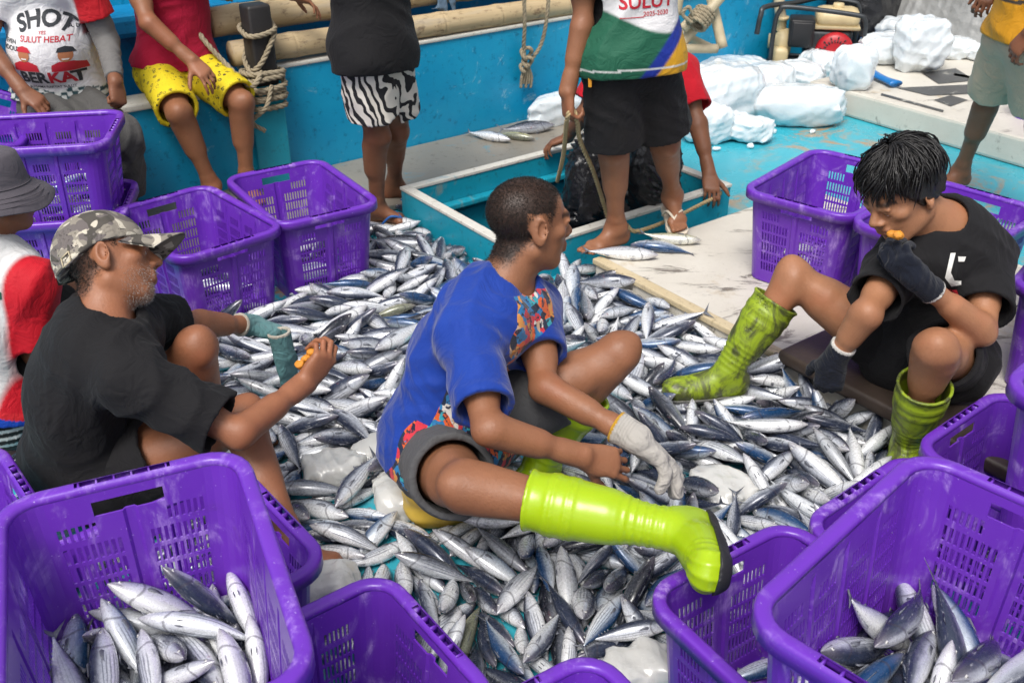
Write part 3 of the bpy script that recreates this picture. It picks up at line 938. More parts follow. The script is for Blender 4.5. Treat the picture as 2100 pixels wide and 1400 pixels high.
def tint_arr(V, fn):
    return {'tint': ('FLOAT_COLOR', np.asarray(fn(V), np.float32))}
def white(V):
    return np.ones((len(V), 3))
def body_mesh(fg, label, skin, h=.004, hands=(), feet=(), group=None, tintfn=None, legs=(1, 1), ears=True, calf=(1, 1), eyes=False, booted=False):
    V = fg.grid(h)
    fg.torso(V, -.006)
    for i, sd in enumerate(SIDES):
        fg.arm(V, sd)
        if legs[i]:
            fg.leg(V, sd, calf=bool(calf[i]), boot=booted)
    fg.head(V, ears)
    for hd in hands:
        fg.hand(V, **hd)
    for ft in feet:
        fg.foot(V, **ft)
    P, F = V.mesh()
    P = smooth_mesh(P, F, 1, .4)
    o = mk('person', P, F, skin, attrs=tint_arr(P, tintfn or (lambda q: skin_tint(fg, q))))
    tag(o, label, 'person', group)
    fg.o = o
    for q in (-1, 1):
        if not eyes:
            break
        eye = MB()
        c = fg.hl(q * .031, .0755, .004)
        x, f, u = fg.hf
        rr = .0142 * fg.hsc
        eye.lathe(c - f * rr * .2, f, [(rr * math.sin(a), rr * math.cos(a)) for a in np.linspace(1.2, .42, 5)], 14, 0)
        eye.lathe(c - f * rr * .19, f, [(rr * math.sin(a), rr * math.cos(a)) for a in np.linspace(.5, 0.01, 5)], 14, 1)
        eye.build('eye', [M_EYEW, M_EYED], o)
    return o
def skin_tint(fg, P, stub=0., scalp=0.):
    T = np.ones((len(P), 3))
    x, f, u = fg.hf
    d = P - fg.J['head']
    a, b, c = d @ x / fg.hsc, d @ f / fg.hsc, d @ u / fg.hsc
    lip = np.clip(1.6 - np.sqrt((a / .022) ** 2 + ((c + .055) / .013) ** 2) , 0, 1) * (b > .075)
    T *= 1 - lip[:, None] * np.array([.18, .38, .35])
    brow = np.clip(1.5 - np.abs((c - .030 + .25 * (np.abs(a) - .03) ** 2 * 40) / .0058), 0, 1) * (b > .055) * (np.abs(a) > .012) * (np.abs(a) < .052)
    T *= 1 - brow[:, None] * .86
    if scalp:
        rr = np.random.RandomState(5).rand(len(P))
        k = -((b - .045) * .8 - (c - .045) * .6) + .008 * np.sin(a * 90) + (rr - .5) * .012
        near = (np.linalg.norm(d, axis=1) < .17) & ~((np.abs(a) > .066) & (np.abs(b + .012) < .030) & (c < .04))
        m = np.clip(k / .016, 0, 1) * np.clip((c + .095) / .03, 0, 1) * near * scalp
        T *= 1 - m[:, None] * np.array([.86, .84, .80])
    if stub:
        m = np.clip((-.028 - c) / .02, 0, 1) * np.clip((b - .0) / .03, 0, 1) * (c > -.125) * (np.linalg.norm(d, axis=1) < .16)
        sp = (np.random.RandomState(3).rand(len(P)) < .55)
        T *= 1 - (m * .25 * stub * (.6 + .8 * sp))[:, None]
    for sd in SIDES:                                        # darker knees, elbows
        for j, r in (('kn', .05), ('el', .035)):
            q = np.linalg.norm(P - fg.J[sd + j], axis=1)
            T *= 1 - np.clip(1.6 - q / r, 0, 1)[:, None] * np.array([.10, .13, .13])
    return T
def shirt(fg, mat, e=.012, h=.005, sleeve=(.75, .75), hem=None, hemdir=None, neck=.072, tint=None, fold=.004, ff=26, seed=1, flare=.0, sl_r=.068, name='shirt', low=True, axis=None, neckdrop=.0, elow=.0):
    V = fg.grid(h)
    fg.torso(V, e, .045, low)
    J, sc = fg.J, fg.sc
    if elow:
        g = fg.g
        V.cone(J['rhip'], J['lhip'], .096 * g * sc + elow, .096 * g * sc + elow, .05)
        V.ell(J['pel'] - fg.fr * .03, (.12 * g * sc + elow,) * 3, None, .05)
        V.cone(J['pel'] - fg.up * .10, fg.mid, .130 * g * sc + elow, .122 * g * sc + elow, .05, (fg.fr, .76))
    for i, sd in enumerate(SIDES):
        a, b = J[sd + 'sh'], J[sd + 'el']
        c = lerp(a, b, sleeve[i])
        V.cone(a, c + nrm(b - a) * .05, .058 * sc + e * .9, sl_r * sc + e, .03, cap=(c, nrm(b - a) + .1 * fg.up))
    V.folds(fold, ff, seed, axis)
    inner = V.d + max(.013, 2.4 * h)
    V.d = np.maximum(V.d, -inner)
    for i, sd in enumerate(SIDES):                           # open the cuffs
        a, b = J[sd + 'sh'], J[sd + 'el']
        c, d_ = lerp(a, b, sleeve[i]), nrm(b - a)
        V.cone(c - d_ * .035, c + d_ * .04, sl_r * sc + e - .018, sl_r * sc + e - .009, .006, sub=True)
    up = nrm(nrm(J['neck'] - fg.mid) + .9 * nrm(J['head'] - J['neck']))
    V.cone(J['neck'] - up * (.012 + neckdrop) + fg.fr * .010, J['neck'] + up * .2, neck * sc, (neck + .03) * sc, .004, sub=True)
    if hem is not None:
        V.plane(hem, hemdir if hemdir is not None else -fg.up)
    P, F = V.mesh()
    P = smooth_mesh(P, F, 1, .5)
    return mk(name, P, F, mat, fg.o, attrs=tint_arr(P, tint or white))
def shorts(fg, mat, e=.014, h=.005, to=(.8, .8), top=None, tint=None, fold=.004, ff=30, seed=2, name='shorts', flare=.02, knee=False):
    V = fg.grid(h)
    J, sc, g = fg.J, fg.sc, fg.g
    V.cone(J['rhip'], J['lhip'], .098 * g * sc + e, .098 * g * sc + e, .04)
    V.ell(J['pel'] - fg.fr * .03, (.122 * g * sc + e,) * 3, None, .04)
    V.cone(J['pel'], lerp(J['pel'], fg.mid, .6), .130 * g * sc + e * .5, .126 * g * sc + e * .5, .04, (fg.fr, .74))
    for i, sd in enumerate(SIDES):
        a, b, c = J[sd + 'hip'], J[sd + 'kn'], J[sd + 'an']
        t = to[i]
        if t <= 1:
            q = lerp(a, b, t)
            V.cone(a, q + nrm(b - a) * .06, .090 * sc + e, (.088 - .028 * t) * sc + e + flare, .035, cap=(q, b - a))
        else:
            q = lerp(b, c, t - 1)
            V.cone(a, b, .090 * sc + e, .064 * sc + e + flare * .4, .035)
            V.cone(b, q + nrm(c - b) * .05, .064 * sc + e + flare * .4, .058 * sc + e + flare * .6, .035, cap=(q, c - b))
    V.folds(fold, ff, seed)
    V.d = np.maximum(V.d, -(V.d + max(.013, 2.4 * h)))
    for i, sd in enumerate(SIDES):                           # open the leg ends
        a, b, c = J[sd + 'hip'], J[sd + 'kn'], J[sd + 'an']
        t = to[i]
        q, d_ = (lerp(a, b, t), nrm(b - a)) if t <= 1 else (lerp(b, c, t - 1), nrm(c - b))
        r = ((.088 - .028 * t) * sc + e + flare) if t <= 1 else (.058 * sc + e + flare * .6)
        V.cone(q - d_ * .03, q + d_ * .05, r - .020, r - .010, .006, sub=True)
    if top is not None:
        V.plane(top, fg.up)
    P, F = V.mesh()
    P = smooth_mesh(P, F, 1, .5)
    return mk(name, P, F, mat, fg.o, attrs=tint_arr(P, tint or white))
def boot(fg, sd, toe, up, mat, mats, h=.004, length=.25, rib=1., r=.058, creaseamt=1.):
    J, sc = fg.J, fg.sc * 1.08
    an, kn = J[sd + 'an'], J[sd + 'kn']
    ax = nrm(kn - an)
    t = nrm(toe); up = nrm(np.asarray(up) - t * t.dot(up)); x = np.cross(t, up)
    L = lambda a, b, c: an + (x * a + t * b + up * c) * sc
    top = an + ax * length
    lo, hi = np.minimum(np.minimum(an, top), L(0, .2, -.1)) - .13, np.maximum(np.maximum(an, top), L(0, .2, 0)) + .13
    def solid(e):
        V = SD(lo, hi, h)
        V.cone(an, an + ax * (length + .03), .039 * sc + e, (r + .006) * sc + e, .02)
        V.cone(an + ax * length * .45, an + ax * length * .75, .050 * sc + e, .056 * sc + e, .03)
        V.ell(L(0, -.030, -.040), (.038 * sc + e, .044 * sc + e, .040 * sc + e), (x, t, up), .02)
        V.cone(L(0, -.012, -.02), L(0, .085, -.050), .039 * sc + e, .036 * sc + e, .025)
        V.cone(L(0, .06, -.052), L(0, .150, -.054), .044 * sc + e, .040 * sc + e, .02, (up, .72))
        V.cone(L(0, -.03, -.062), L(0, .15, -.066), .034 * sc + e, .036 * sc + e, .02)
        return V
    V = solid(0)
    i = np.nonzero(np.abs(V.d) < .02)
    P = np.stack([V.ax[k][i[k]] for k in range(3)], 1)
    ta = (P - an) @ ax
    tf = (P - an) @ t / sc
    rings = np.zeros(len(P))
    for c0, w0, a0 in ((length - .004, .005, .004), (length * .84, .004, .003), (length * .80, .004, .003), (length * .70, .004, .003), (length * .66, .004, .003)):
        rings += a0 * np.exp(-((ta - c0) / w0) ** 2)
    ank = .0028 * np.clip(np.cos(ta * 2 * math.pi / .017), 0, 1) * np.exp(-((ta - .05) / .05) ** 4) * rib
    tip = .0025 * np.clip(np.cos(np.arctan2((P - L(0, .1, -.05)) @ x, (P - L(0, .1, -.05)) @ t) * 22), 0, 1) * (tf > .115) * (ta < .03) * rib
    V.d[i] -= (rings + ank + tip).astype(np.float32)
    V.d[i] += (.0026 * creaseamt * crease(P, 22, 5, ax) * np.exp(-((ta - .07) / .10) ** 2)).astype(np.float32)
    V.cone(top - ax * .10, top + ax * .08, (r - .010) * sc, (r + .002) * sc, 0, sub=True)
    V.plane(top, ax)
    V.plane(L(0, 0, -.082), -up)
    P, F = V.mesh()
    o = mk('boot', smooth_mesh(P, F, 1, .4), F, mat, fg.o)
    W = solid(.006)
    W.plane(L(0, 0, -.072), up)
    W.plane(L(0, 0, -.098), -up)
    i = np.nonzero(np.abs(W.d) < .02)
    P, F = W.mesh()
    mk('sole', smooth_mesh(P, F, 1, .3), F, mats, o)
    return o
def glove(fg, hd, mat, col, cuffcol, h=.003, cuff=.055, e=.0035, parent=True, name='glove', from_=None, hollow=False):
    wr = np.asarray(hd['wr'], float)
    back = nrm(hd['d']) if from_ is None else nrm(wr - np.asarray(from_, float))
    V = SD(wr - .24, wr + .24, h)
    fg.hand(V, **{**hd, 'e': e})
    V.cone(wr - back * cuff, wr + back * .02, .033 * fg.sc + e, .029 * fg.sc + e, .015)
    V.folds(.0010, 70, 7)
    if hollow:
        V.cone(wr - back * (cuff + .03), wr - back * .005, .030 * fg.sc, .024 * fg.sc, 0, sub=True)
    V.localcut(wr - back * cuff, -back, .1)
    P, F = V.mesh()
    def tf(Q):
        d = (Q - wr) @ back + cuff
        T = np.tile(np.asarray(col, float), (len(Q), 1))
        T *= (1 - .18 * np.clip(np.sin(d * 900), 0, 1)[:, None] * (d < cuff + .01)[:, None])
        return np.where((d < .007)[:, None], np.asarray(cuffcol, float), T)
    return mk(name, P, F, mat, fg.o if parent else None, attrs=tint_arr(P, tf))
def project_print(name, shapes, target, origin, ux, uy, n, mat, parent, off=.0022):
    """lay flat artwork (verts in u,v metres) on a garment by dropping it along -n on to the cloth"""
    dg = bpy.context.evaluated_depsgraph_get()
    me = target.data
    w = np.array(wpos(target))
    bv = BVHTree.FromPolygons([Vector(np.array(v.co) + w) for v in me.vertices], [p.vertices[:] for p in me.polygons])
    n = nrm(n)
    V, F = [], []
    for sv, sf in shapes:
        b = len(V)
        for a, c in sv:
            q = np.asarray(origin) + ux * a + uy * c + n * .3
            hit = bv.ray_cast(Vector(q), Vector(-n), 1.2)
            V.append(np.array(hit[0]) + n * off if hit[0] is not None else np.array(origin) + ux * a + uy * c)
        F += [tuple(i + b for i in f) for f in sf]
    # drop faces that span a silhouette jump
    V = np.array(V)
    F = [f for f in F if max(np.linalg.norm(V[f[i]] - V[f[i - 1]]) for i in range(len(f))) < .06]
    if not F:
        return None
    return mk(name, V, F, mat, parent, smooth=False)
def text_shape(txt, size, bold=.0, arc=0., xo=0., yo=0., shear=0., xs=1.):
    cu = bpy.data.curves.new('lettering', 'FONT')
    cu.body = txt; cu.size = size; cu.align_x = 'CENTER'; cu.align_y = 'CENTER'; cu.offset = bold * size; cu.shear = shear
    cu.resolution_u = 3
    o = bpy.data.objects.new('lettering', cu)
    COL.objects.link(o)
    bpy.context.view_layer.update()
    me = bpy.data.meshes.new_from_object(o.evaluated_get(bpy.context.evaluated_depsgraph_get()))
    bm = bmesh.new(); bm.from_mesh(me)
    bmesh.ops.triangulate(bm, faces=bm.faces[:])
    for _ in range(3):
        es = [e for e in bm.edges if e.calc_length() > .014]
        if es:
            bmesh.ops.subdivide_edges(bm, edges=es, cuts=1)
            bmesh.ops.triangulate(bm, faces=bm.faces[:])
    V = []
    for v in bm.verts:
        a, b = v.co[0] * xs, v.co[1]
        if arc:
            th = a / arc
            a, b = (arc + b) * math.sin(th), (arc + b) * math.cos(th) - arc
        V.append((a + xo, b + yo))
    F = [[v.index for v in f.verts] for f in bm.faces]
    bm.free()
    bpy.data.objects.remove(o); bpy.data.meshes.remove(me); bpy.data.curves.remove(cu)
    return V, F
def poly_shape(pts, step_=.012):
    bm = bmesh.new()
    bm.faces.new([bm.verts.new((a, b, 0)) for a, b in pts])
    bmesh.ops.triangulate(bm, faces=bm.faces[:])
    for _ in range(4):
        es = [e for e in bm.edges if e.calc_length() > step_]
        if es:
            bmesh.ops.subdivide_edges(bm, edges=es, cuts=1)
            bmesh.ops.triangulate(bm, faces=bm.faces[:])
    V = [(v.co[0], v.co[1]) for v in bm.verts]
    bm.verts.index_update()
    F = [[v.index for v in f.verts] for f in bm.faces]
    bm.free()
    return V, F

# ---------------------------------------------------------------- the boat: deck, bulwark, ledge, hatch, white covers
UZ = np.array([0, 0, 1.])
def ubox(mb, u0, u1, v0, v1, z0, z1, bev=0., m=0):
    mb.obox(U((u0 + u1) / 2, (v0 + v1) / 2, (z0 + z1) / 2), BA * (u1 - u0) / 2, BB * (v1 - v0) / 2, UZ * (z1 - z0) / 2, bev, m)
def sheet(name, rects, z, mat):
    mb = MB()
    for u0, u1, v0, v1 in rects:
        mb.add([U(u0, v0, z), U(u1, v0, z), U(u1, v1, z), U(u0, v1, z)], [(0, 3, 2, 1)])
    o = mb.build(name, mat, smooth=False)
    return o
HU0, HU1, HV0, HV1 = 0., 1.08, 0., .75
deck = sheet('deck', [(-6, HU0, -.76, 5), (HU1, 8, -.76, 5), (HU0, HU1, -.76, HV0), (HU0, HU1, HV1, 5)], 0, M_DECK)
tag(deck, kind='structure')
# recess under the hatch
mb = MB()
ubox(mb, HU0 - .03, HU0, HV0 - .03, HV1 + .03, -.9, -.002)
ubox(mb, HU1, HU1 + .03, HV0 - .03, HV1 + .03, -.9, -.002)
ubox(mb, HU0, HU1, HV0 - .03, HV0, -.9, -.002)
ubox(mb, HU0, HU1, HV1, HV1 + .03, -.9, -.002)
ubox(mb, HU0, HU1, HV0, HV1, -.93, -.9)
hold = mb.build('hold_floor', M_TEAL, smooth=False)
tag(hold, kind='structure')
# ledge along the foot of the bulwark
mb = MB()
ubox(mb, -5, 1.62, -.76, -.14, .004, .03, .006)
tag(mb.build('deck_ledge', M_LEDGE, smooth=False), kind='structure')
# hatch coaming: four boards with chipped white top edges
hatch = empty('deck_hatch', U(.57, .42, 0))
tag(hatch, 'open teal deck hatch with chipped white edges where a man in red stands', 'hatch')
TH, ZH = .035, .15
for k, (u0, u1, v0, v1) in enumerate(((HU0 - TH, HU1 + TH, HV0 - TH, HV0), (HU0 - TH, HU1 + TH, HV1, HV1 + TH), (HU0 - TH, HU0, HV0, HV1), (HU1, HU1 + TH, HV0, HV1))):
    mb = MB(); ubox(mb, u0, u1, v0, v1, -.02 if k < 9 else 0, ZH - .012, .003)
    mb.build('coaming_board', M_TEAL, hatch, smooth=False)
    mb = MB(); ubox(mb, u0 - .004, u1 + .004, v0 - .004, v1 + .004, ZH - .012, ZH + .002, .003)
    o = mb.build('edge_strip', M_CHIP, hatch, smooth=False)
mb = MB()
ubox(mb, HU0 + .002, HU1 - .002, HV0 + .002, HV0 + .05, .02, .045, .006)
ubox(mb, HU0 + .002, HU0 + .05, HV0 + .05, HV1 - .002, .02, .045, .006)
mb.build('inner_rim', M_TEAL, hatch, smooth=False)
# bulwark: low stretch with the white seat cap, then the higher stretch under the bamboo
bul = empty('bulwark', U(0, -.8, 0))
tag(bul, 'bright blue inner bulwark wall with a white cap along the boat side', 'bulwark')
mb = MB(); ubox(mb, -5, -.36, -.86, -.76, -.02, .455, .006); mb.build('wall_panel', M_HULL, bul, smooth=False)
mb = MB(); ubox(mb, -.36, 7, -.86, -.764, -.02, .525, .006); mb.build('wall_panel', M_HULL, bul, smooth=False)
mb = MB(); ubox(mb, -5, -.365, -.90, -.745, .455, .485, .008); mb.build('cap_board', M_CHIP, bul, smooth=False)
mb = MB(); ubox(mb, -.355, 7, -.88, -.755, .525, .543, .006); mb.build('cap_board', M_CHIP, bul, smooth=False)
mb = MB(); ubox(mb, -.40, -.24, -.759, -.66, -.02, .50, .01); mb.build('post_footing', M_TEAL, bul, smooth=False)
rail = empty('outer_rail', U(0, -1.2, 0))
tag(rail, 'deep blue outer rail running behind the seated men', 'rail')
mb = MB(); ubox(mb, -5, 7, -1.35, -1.18, -.02, .66, .01); mb.build('side_board', M_HULLD, rail, smooth=False)
mb = MB(); ubox(mb, -5, 7, -1.40, -1.13, .66, .76, .025); mb.build('top_board', M_HULLD, rail, smooth=False)
mb = MB(); ubox(mb, -5, 7, -1.18, -.90, .30, .34, .01); mb.build('gutter_board', M_HULLD, rail, smooth=False)
cab = empty('deckhouse_wall', U(0, -2.0, 0))
tag(cab, 'tall turquoise boat side wall rising behind the blue rail', 'wall')
mb = MB(); ubox(mb, -6, 9, -2.15, -2.05, -.02, 1.9, .01); mb.build('wall_panel', M_HULL, cab, smooth=False)
mb = MB()
for u in (-2.1, -1.25, -.2, 1.0, 2.2, 3.4):
    ubox(mb, u, u + .05, -2.05, -2.0, -.02, 1.9, .01)
mb.build('upright', M_TEAL, cab, smooth=False)
mb = MB(); ubox(mb, -6, 9, -2.05, -1.42, -.02, .25, .01); mb.build('side_deck', M_HULLD, cab, smooth=False)
# worn white cover panels
p1 = MB(); ubox(p1, .20, 1.42, .955, 4.6, .002, .12, .012)
cover = p1.build('deck_cover', M_WDECK, smooth=False)
tag(cover, 'low worn white deck cover with black scuffs carrying the purple crates', 'deck cover')
mb = MB(); ubox(mb, .192, .235, .947, 4.6, .1, .1225, .005)
mb.build('edge_trim', m_paint('yellow_stained_edge', (.48, .38, .22), (.66, .56, .38), dark=(.16, .10, .04), wear=(.2, .13, .06), wamt=.6, sc=2), cover, smooth=False)
p2 = MB(); ubox(p2, 2.72, 8, -.08, 1.33, .002, .14, .015)
cover2 = p2.build('deck_cover', M_WDECK, smooth=False)
tag(cover2, 'white deck cover with large black painted marks beside the ice blocks', 'deck cover')
mk_ = MB()
for pts in ([(1890, 150), (1960, 140), (2000, 165), (1925, 172)], [(1838, 180), (2020, 172), (2090, 188), (1905, 196)], [(1915, 205), (1950, 195), (1985, 205), (1950, 218)],
            [(1808, 191), (1936, 226), (1934, 230), (1806, 195)], [(1958, 150), (2075, 172), (2073, 176), (1956, 155)]):
    q = [G(a, b, .1435) for a, b in pts]
    n = len(mk_.V)
    mk_.add(q, [(0, 3, 2, 1)])
mk_.build('painted_mark', m_paint('faded_black_paint', (.03, .03, .03), (.07, .07, .07), dark=(.12, .11, .1), wear=(.5, .48, .42), wamt=.8, sc=2), cover2, smooth=False)

# ---------------------------------------------------------------- bamboo fenders, post and ropes
def bamboo(name, a, b, r, label, seed):
    rg = random.Random(seed)
    a, b = np.asarray(a), np.asarray(b)
    L = np.linalg.norm(b - a)
    st = [(0, 1.)]
    x = rg.uniform(.1, .3)
    while x < L - .06:
        st += [(x - .05, 1.), (x - .012, 1.05), (x - .004, 1.07), (x, .99), (x + .005, 1.06), (x + .014, 1.04), (x + .05, 1.)]
        x += rg.uniform(.34, .46)
    st.append((L, 1.))
    n = 20
    d = nrm(b - a); p = nrm(np.cross(d, UZ)); q = np.cross(d, p)
    V, F, A = [], [], []
    for s_, k in st:
        c = a + d * s_ + UZ * .012 * math.sin(s_ * 1.3 + seed)
        for i in range(n):
            t = 2 * math.pi * i / n
            V.append(c + (p * math.cos(t) + q * math.sin(t)) * r * k * (1 + .02 * math.sin(3 * t + s_)))
            A.append((s_, math.cos(t) * .5 + seed, math.sin(t) * .5))
    for j in range(len(st) - 1):
        for i in range(n):
            F.append((j * n + i, j * n + (i + 1) % n, (j + 1) * n + (i + 1) % n, (j + 1) * n + i))
    F += [tuple(range(n))[::-1], tuple((len(st) - 1) * n + i for i in range(n))]
    o = mk(name, V, F, M_BAMBOO, attrs={'fc': ('FLOAT_VECTOR', np.array(A))})
    return tag(o, label, 'bamboo pole', 'bamboo poles lashed along the bulwark')
bamboo('bamboo_pole', U(-.43, -.93, .715), U(7, -.93, .735), .064, 'thick upper bamboo pole lying along the boat side behind the black post', 1)
bamboo('bamboo_pole', U(-.40, -.805, .600), U(7, -.805, .60), .055, 'lower bamboo pole resting on the blue bulwark cap', 2)
bamboo('bamboo_pole', U(-.15, -1.06, .84), U(7, -1.06, .86), .062, 'bamboo pole lying highest and farthest behind the man in black', 5)
post = MB()
pc = U(-.31, -.70, 0)
post.obox(pc + UZ * .66, BA * .052, BB * .05, UZ * .17, .012)
post_o = post.build('mooring_post', M_POST)
tag(post_o, 'black tarred mooring post wrapped with rope beside the yellow shorts', 'post')
def wrap(mb, c, ru, rv, z, r, tilt=0., ph=0.):
    pts = []
    for t in np.linspace(0, 2 * math.pi, 26):
        cu, cv = math.cos(t), math.sin(t)
        k = (abs(cu) ** 4 + abs(cv) ** 4) ** -.25
        pts.append(c + BA * cu * k * ru + BB * cv * k * rv + UZ * (z + tilt * math.cos(t + ph)))
    rope_geo(mb, pts, r)
rp = MB()
rg = random.Random(4)
for i in range(7):
    wrap(rp, pc, .072 + rg.uniform(0, .012), .068 + rg.uniform(0, .012), .40 + i * .024, .0125, rg.uniform(-.012, .02), rg.uniform(0, 6))
wrap(rp, pc, .066, .064, .73, .0115, .02, 1)
wrap(rp, pc, .062, .062, .66, .0115, .10, .3)
rope_geo(rp, spline([pc + BB * .065 - BA * .03 + UZ * .56, pc + BB * .10 - BA * .10 + UZ * .52, pc - BA * .16 + UZ * .60, pc - BA * .22 - BB * .12 + UZ * .74, pc - BA * .12 - BB * .26 + UZ * .83, pc + BA * .02 - BB * .29 + UZ * .80], 60), .0115)
rope_geo(rp, spline([pc + BB * .08 + UZ * .50, pc + BB * .11 - BA * .05 + UZ * .42, pc + BB * .08 - BA * .11 + UZ * .36, pc + BB * .09 - BA * .06 + UZ * .31], 30), .010)
tag(rp.build('rope', M_ROPE), 'weathered rope wound round the black mooring post', 'rope')
# rope hanging on the bulwark with a knot
hp = MB()
hz = lambda px, py, v=-.73: (lambda d: np.array([0, 0, 1.7]) + d * ((v + BO @ BB - 0) / (d @ BB)))(_ray(px, py))
rope_geo(hp, spline([hz(1072, -60, -.68), hz(1076, 40, -.69), hz(1074, 100, -.72), hz(1078, 130, -.72)], 60), .0105)
rope_geo(hp, spline([hz(1128, -60, -.68), hz(1122, 30, -.69), hz(1110, 90, -.72), hz(1088, 125, -.72)], 60), .0105)
for cx, cy, rr in ((1080, 110, .030), (1082, 128, .026), (1076, 140, .022)):
    c = hz(cx, cy, -.715)
    rope_geo(hp, [c + BA * math.cos(t) * rr + UZ * math.sin(t) * rr + BB * .012 * math.sin(2 * t) for t in np.linspace(0, 6.283, 26)], .0105)
for k in range(5):
    rope_geo(hp, spline([hz(1076 + k * 2, 138, -.72), hz(1070 + k * 5, 158, -.72), hz(1068 + k * 5, 180 - k % 2 * 8, -.725)], 16), .008)
tag(hp.build('rope', M_ROPE), 'knotted rope hanging in a loop against the blue bulwark', 'rope')
# dark tassel of the knot: black rag
def blobby(name, lo, hi, h, fn, mat, label, cat, **kw):
    V = SD(lo, hi, h)
    fn(V)
    P, F = V.mesh()
    o = mk(name, smooth_mesh(P, F, kw.pop('it', 1), .5), F, mat)
    return tag(o, label, cat, **kw)
# blue-grey rag over the bamboo
c = hz(917, 5, -.86)
blobby('rag', c - .16, c + .16, .005, lambda V: (V.cone(hz(900, -25, -.88), hz(905, 15, -.855), .026, .018, .02, (BB, .4)), V.cone(hz(925, -25, -.88), hz(932, 33, -.85), .026, .012, .02, (BB, .5)), V.cone(hz(905, 15, -.86), hz(888, 18, -.855), .014, .008, .01), V.cone(hz(912, 0, -.86), hz(914, 30, -.852), .014, .008, .01), V.folds(.005, 60, 3)),
       M_RAG, 'torn blue grey rag tied over the bamboo', 'rag')

# ---------------------------------------------------------------- ice
def ice_block(c, size, yaw, seed, label, mat=None, group='ice blocks on the deck', h=None, sq=3.2, name='ice_block', wob=1.):
    c = np.asarray(c, float); size = np.asarray(size, float) / 2
    h = h or max(.006, size.max() / 22)
    rg = np.random.RandomState(seed)
    m = size.max() * 1.35
    lo, hi = c + [-m, -m, -size[2] * 1.3], c + [m, m, size[2] * 1.3]
    V = SD(lo, hi, h)
    X, Y, Z = V.ax[0][:, None, None] - c[0], V.ax[1][None, :, None] - c[1], V.ax[2][None, None, :] - c[2]
    cy, sy = math.cos(yaw), math.sin(yaw)
    a, b = (X * cy + Y * sy) / size[0], (-X * sy + Y * cy) / size[1]
    w = 0
    for k in range(6):
        q = rg.randn(3) * (1.4 + k * .9)
        w = w + (np.abs(np.sin(a * q[0] + b * q[1] + Z / size[2] * q[2] + rg.rand() * 6)) - .6) * (.17 * wob / (1 + .6 * k))
    d = (np.abs(a) ** sq + np.abs(b) ** sq + np.abs(Z / size[2]) ** sq) ** (1 / sq) - 1 + w * .55
    V.d = (d * size.min()).astype(np.float32) + 0 * V.d
    if wob >= 1:
        V.folds(.0075, 13, seed)
        V.folds(.0030, 40, seed + 3)
    P, F = V.mesh()
    o = mk(name, smooth_mesh(P, F, 1, .4), F, mat or M_ICE)
    return tag(o, label, 'ice', group)
def ice_px(px, py, w, dpt, hgt, yaw, seed, label, z=0.):
    """block whose base centre shows at px,py"""
    g = G(px, py, z)
    return ice_block(g + [0, dpt * .35, hgt * .53], (w * 1.12, dpt * 1.1, hgt * 1.14), yaw, seed, label)
for i, a in enumerate((
    (1512, 118, .36, .26, .17, .1, 'rounded ice block farthest back beside the cream pipes', .02),
    (1448, 150, .40, .26, .15, .3, 'flat ice slab behind the red shirt shoulder', 0),
    (1508, 178, .40, .26, .14, -.1, 'ice slab lying in the middle of the ice heap', 0),
    (1580, 203, .26, .24, .17, .4, 'squat ice block below the red starter of the engine', .02),
    (1645, 192, .25, .22, .15, -.3, 'upright lumpy ice block left of the one with a brown spot', .02),
    (1752, 190, .20, .19, .22, .2, 'tall ice block with a brown spot on the white cover', .13),
    (1818, 134, .27, .22, .15, .2, 'ice block lying against the tall blocks on the white cover', .14),
    (1888, 150, .27, .24, .28, .1, 'tallest square ice block standing by the silver tarp', .14),
    (1948, 96, .25, .22, .16, .5, 'ice block half hidden behind the blue hose end', .14),
    (1962, 122, .22, .18, .11, .1, 'small ice piece under the blue hose end', .14),
    (2020, 128, .16, .14, .09, .1, 'small ice lump nearest the beige shorts', .14),
    (1482, 262, .40, .34, .28, .6, 'broad domed ice block behind the red sleeve', 0),
    (1640, 262, .46, .24, .19, -.05, 'long oval ice block in front of the heap', 0),
    (1452, 296, .24, .22, .17, .3, 'ice lump at the near left corner of the heap', 0),
    (1528, 294, .25, .17, .12, -.5, 'low melting ice tongue at the front of the heap', 0),
    (1575, 240, .24, .26, .16, .4, 'ice piece wedged between the domed block and the long oval one', 0),
    (1690, 165, .20, .24, .15, .4, 'ice piece tucked behind the brown-spotted block', .02),
    (1420, 215, .28, .26, .18, .2, 'ice piece hidden behind the red sleeve', 0),
    (1780, 108, .22, .22, .13, .2, 'ice piece behind the engine frame leg', .02),
    (1848, 100, .24, .24, .16, .6, 'ice piece under the tarp edge left of the tallest block', .14))):
    ice_px(a[0], a[1], a[2], a[3], a[4], a[5], 10 + i, a[6], a[7])
ice_block(U(1.30, -.62, .10), (.36, .14, .17), .65, 40, 'pale ice slab leaning on the bulwark beside the dark fish')
rg = random.Random(8)
for i in range(4):
    px, py = ((1588, 268), (1668, 268), (1540, 300), (1470, 305), (1700, 262), (1610, 262), (1900, 292))[i]
    ice_block(G(px, py, .012), (rg.uniform(.03, .05), .03, .022), rg.random(), 60 + i, 'small ice crumb lying on the wet blue deck', group='ice crumbs', h=.005, name='ice_crumb')

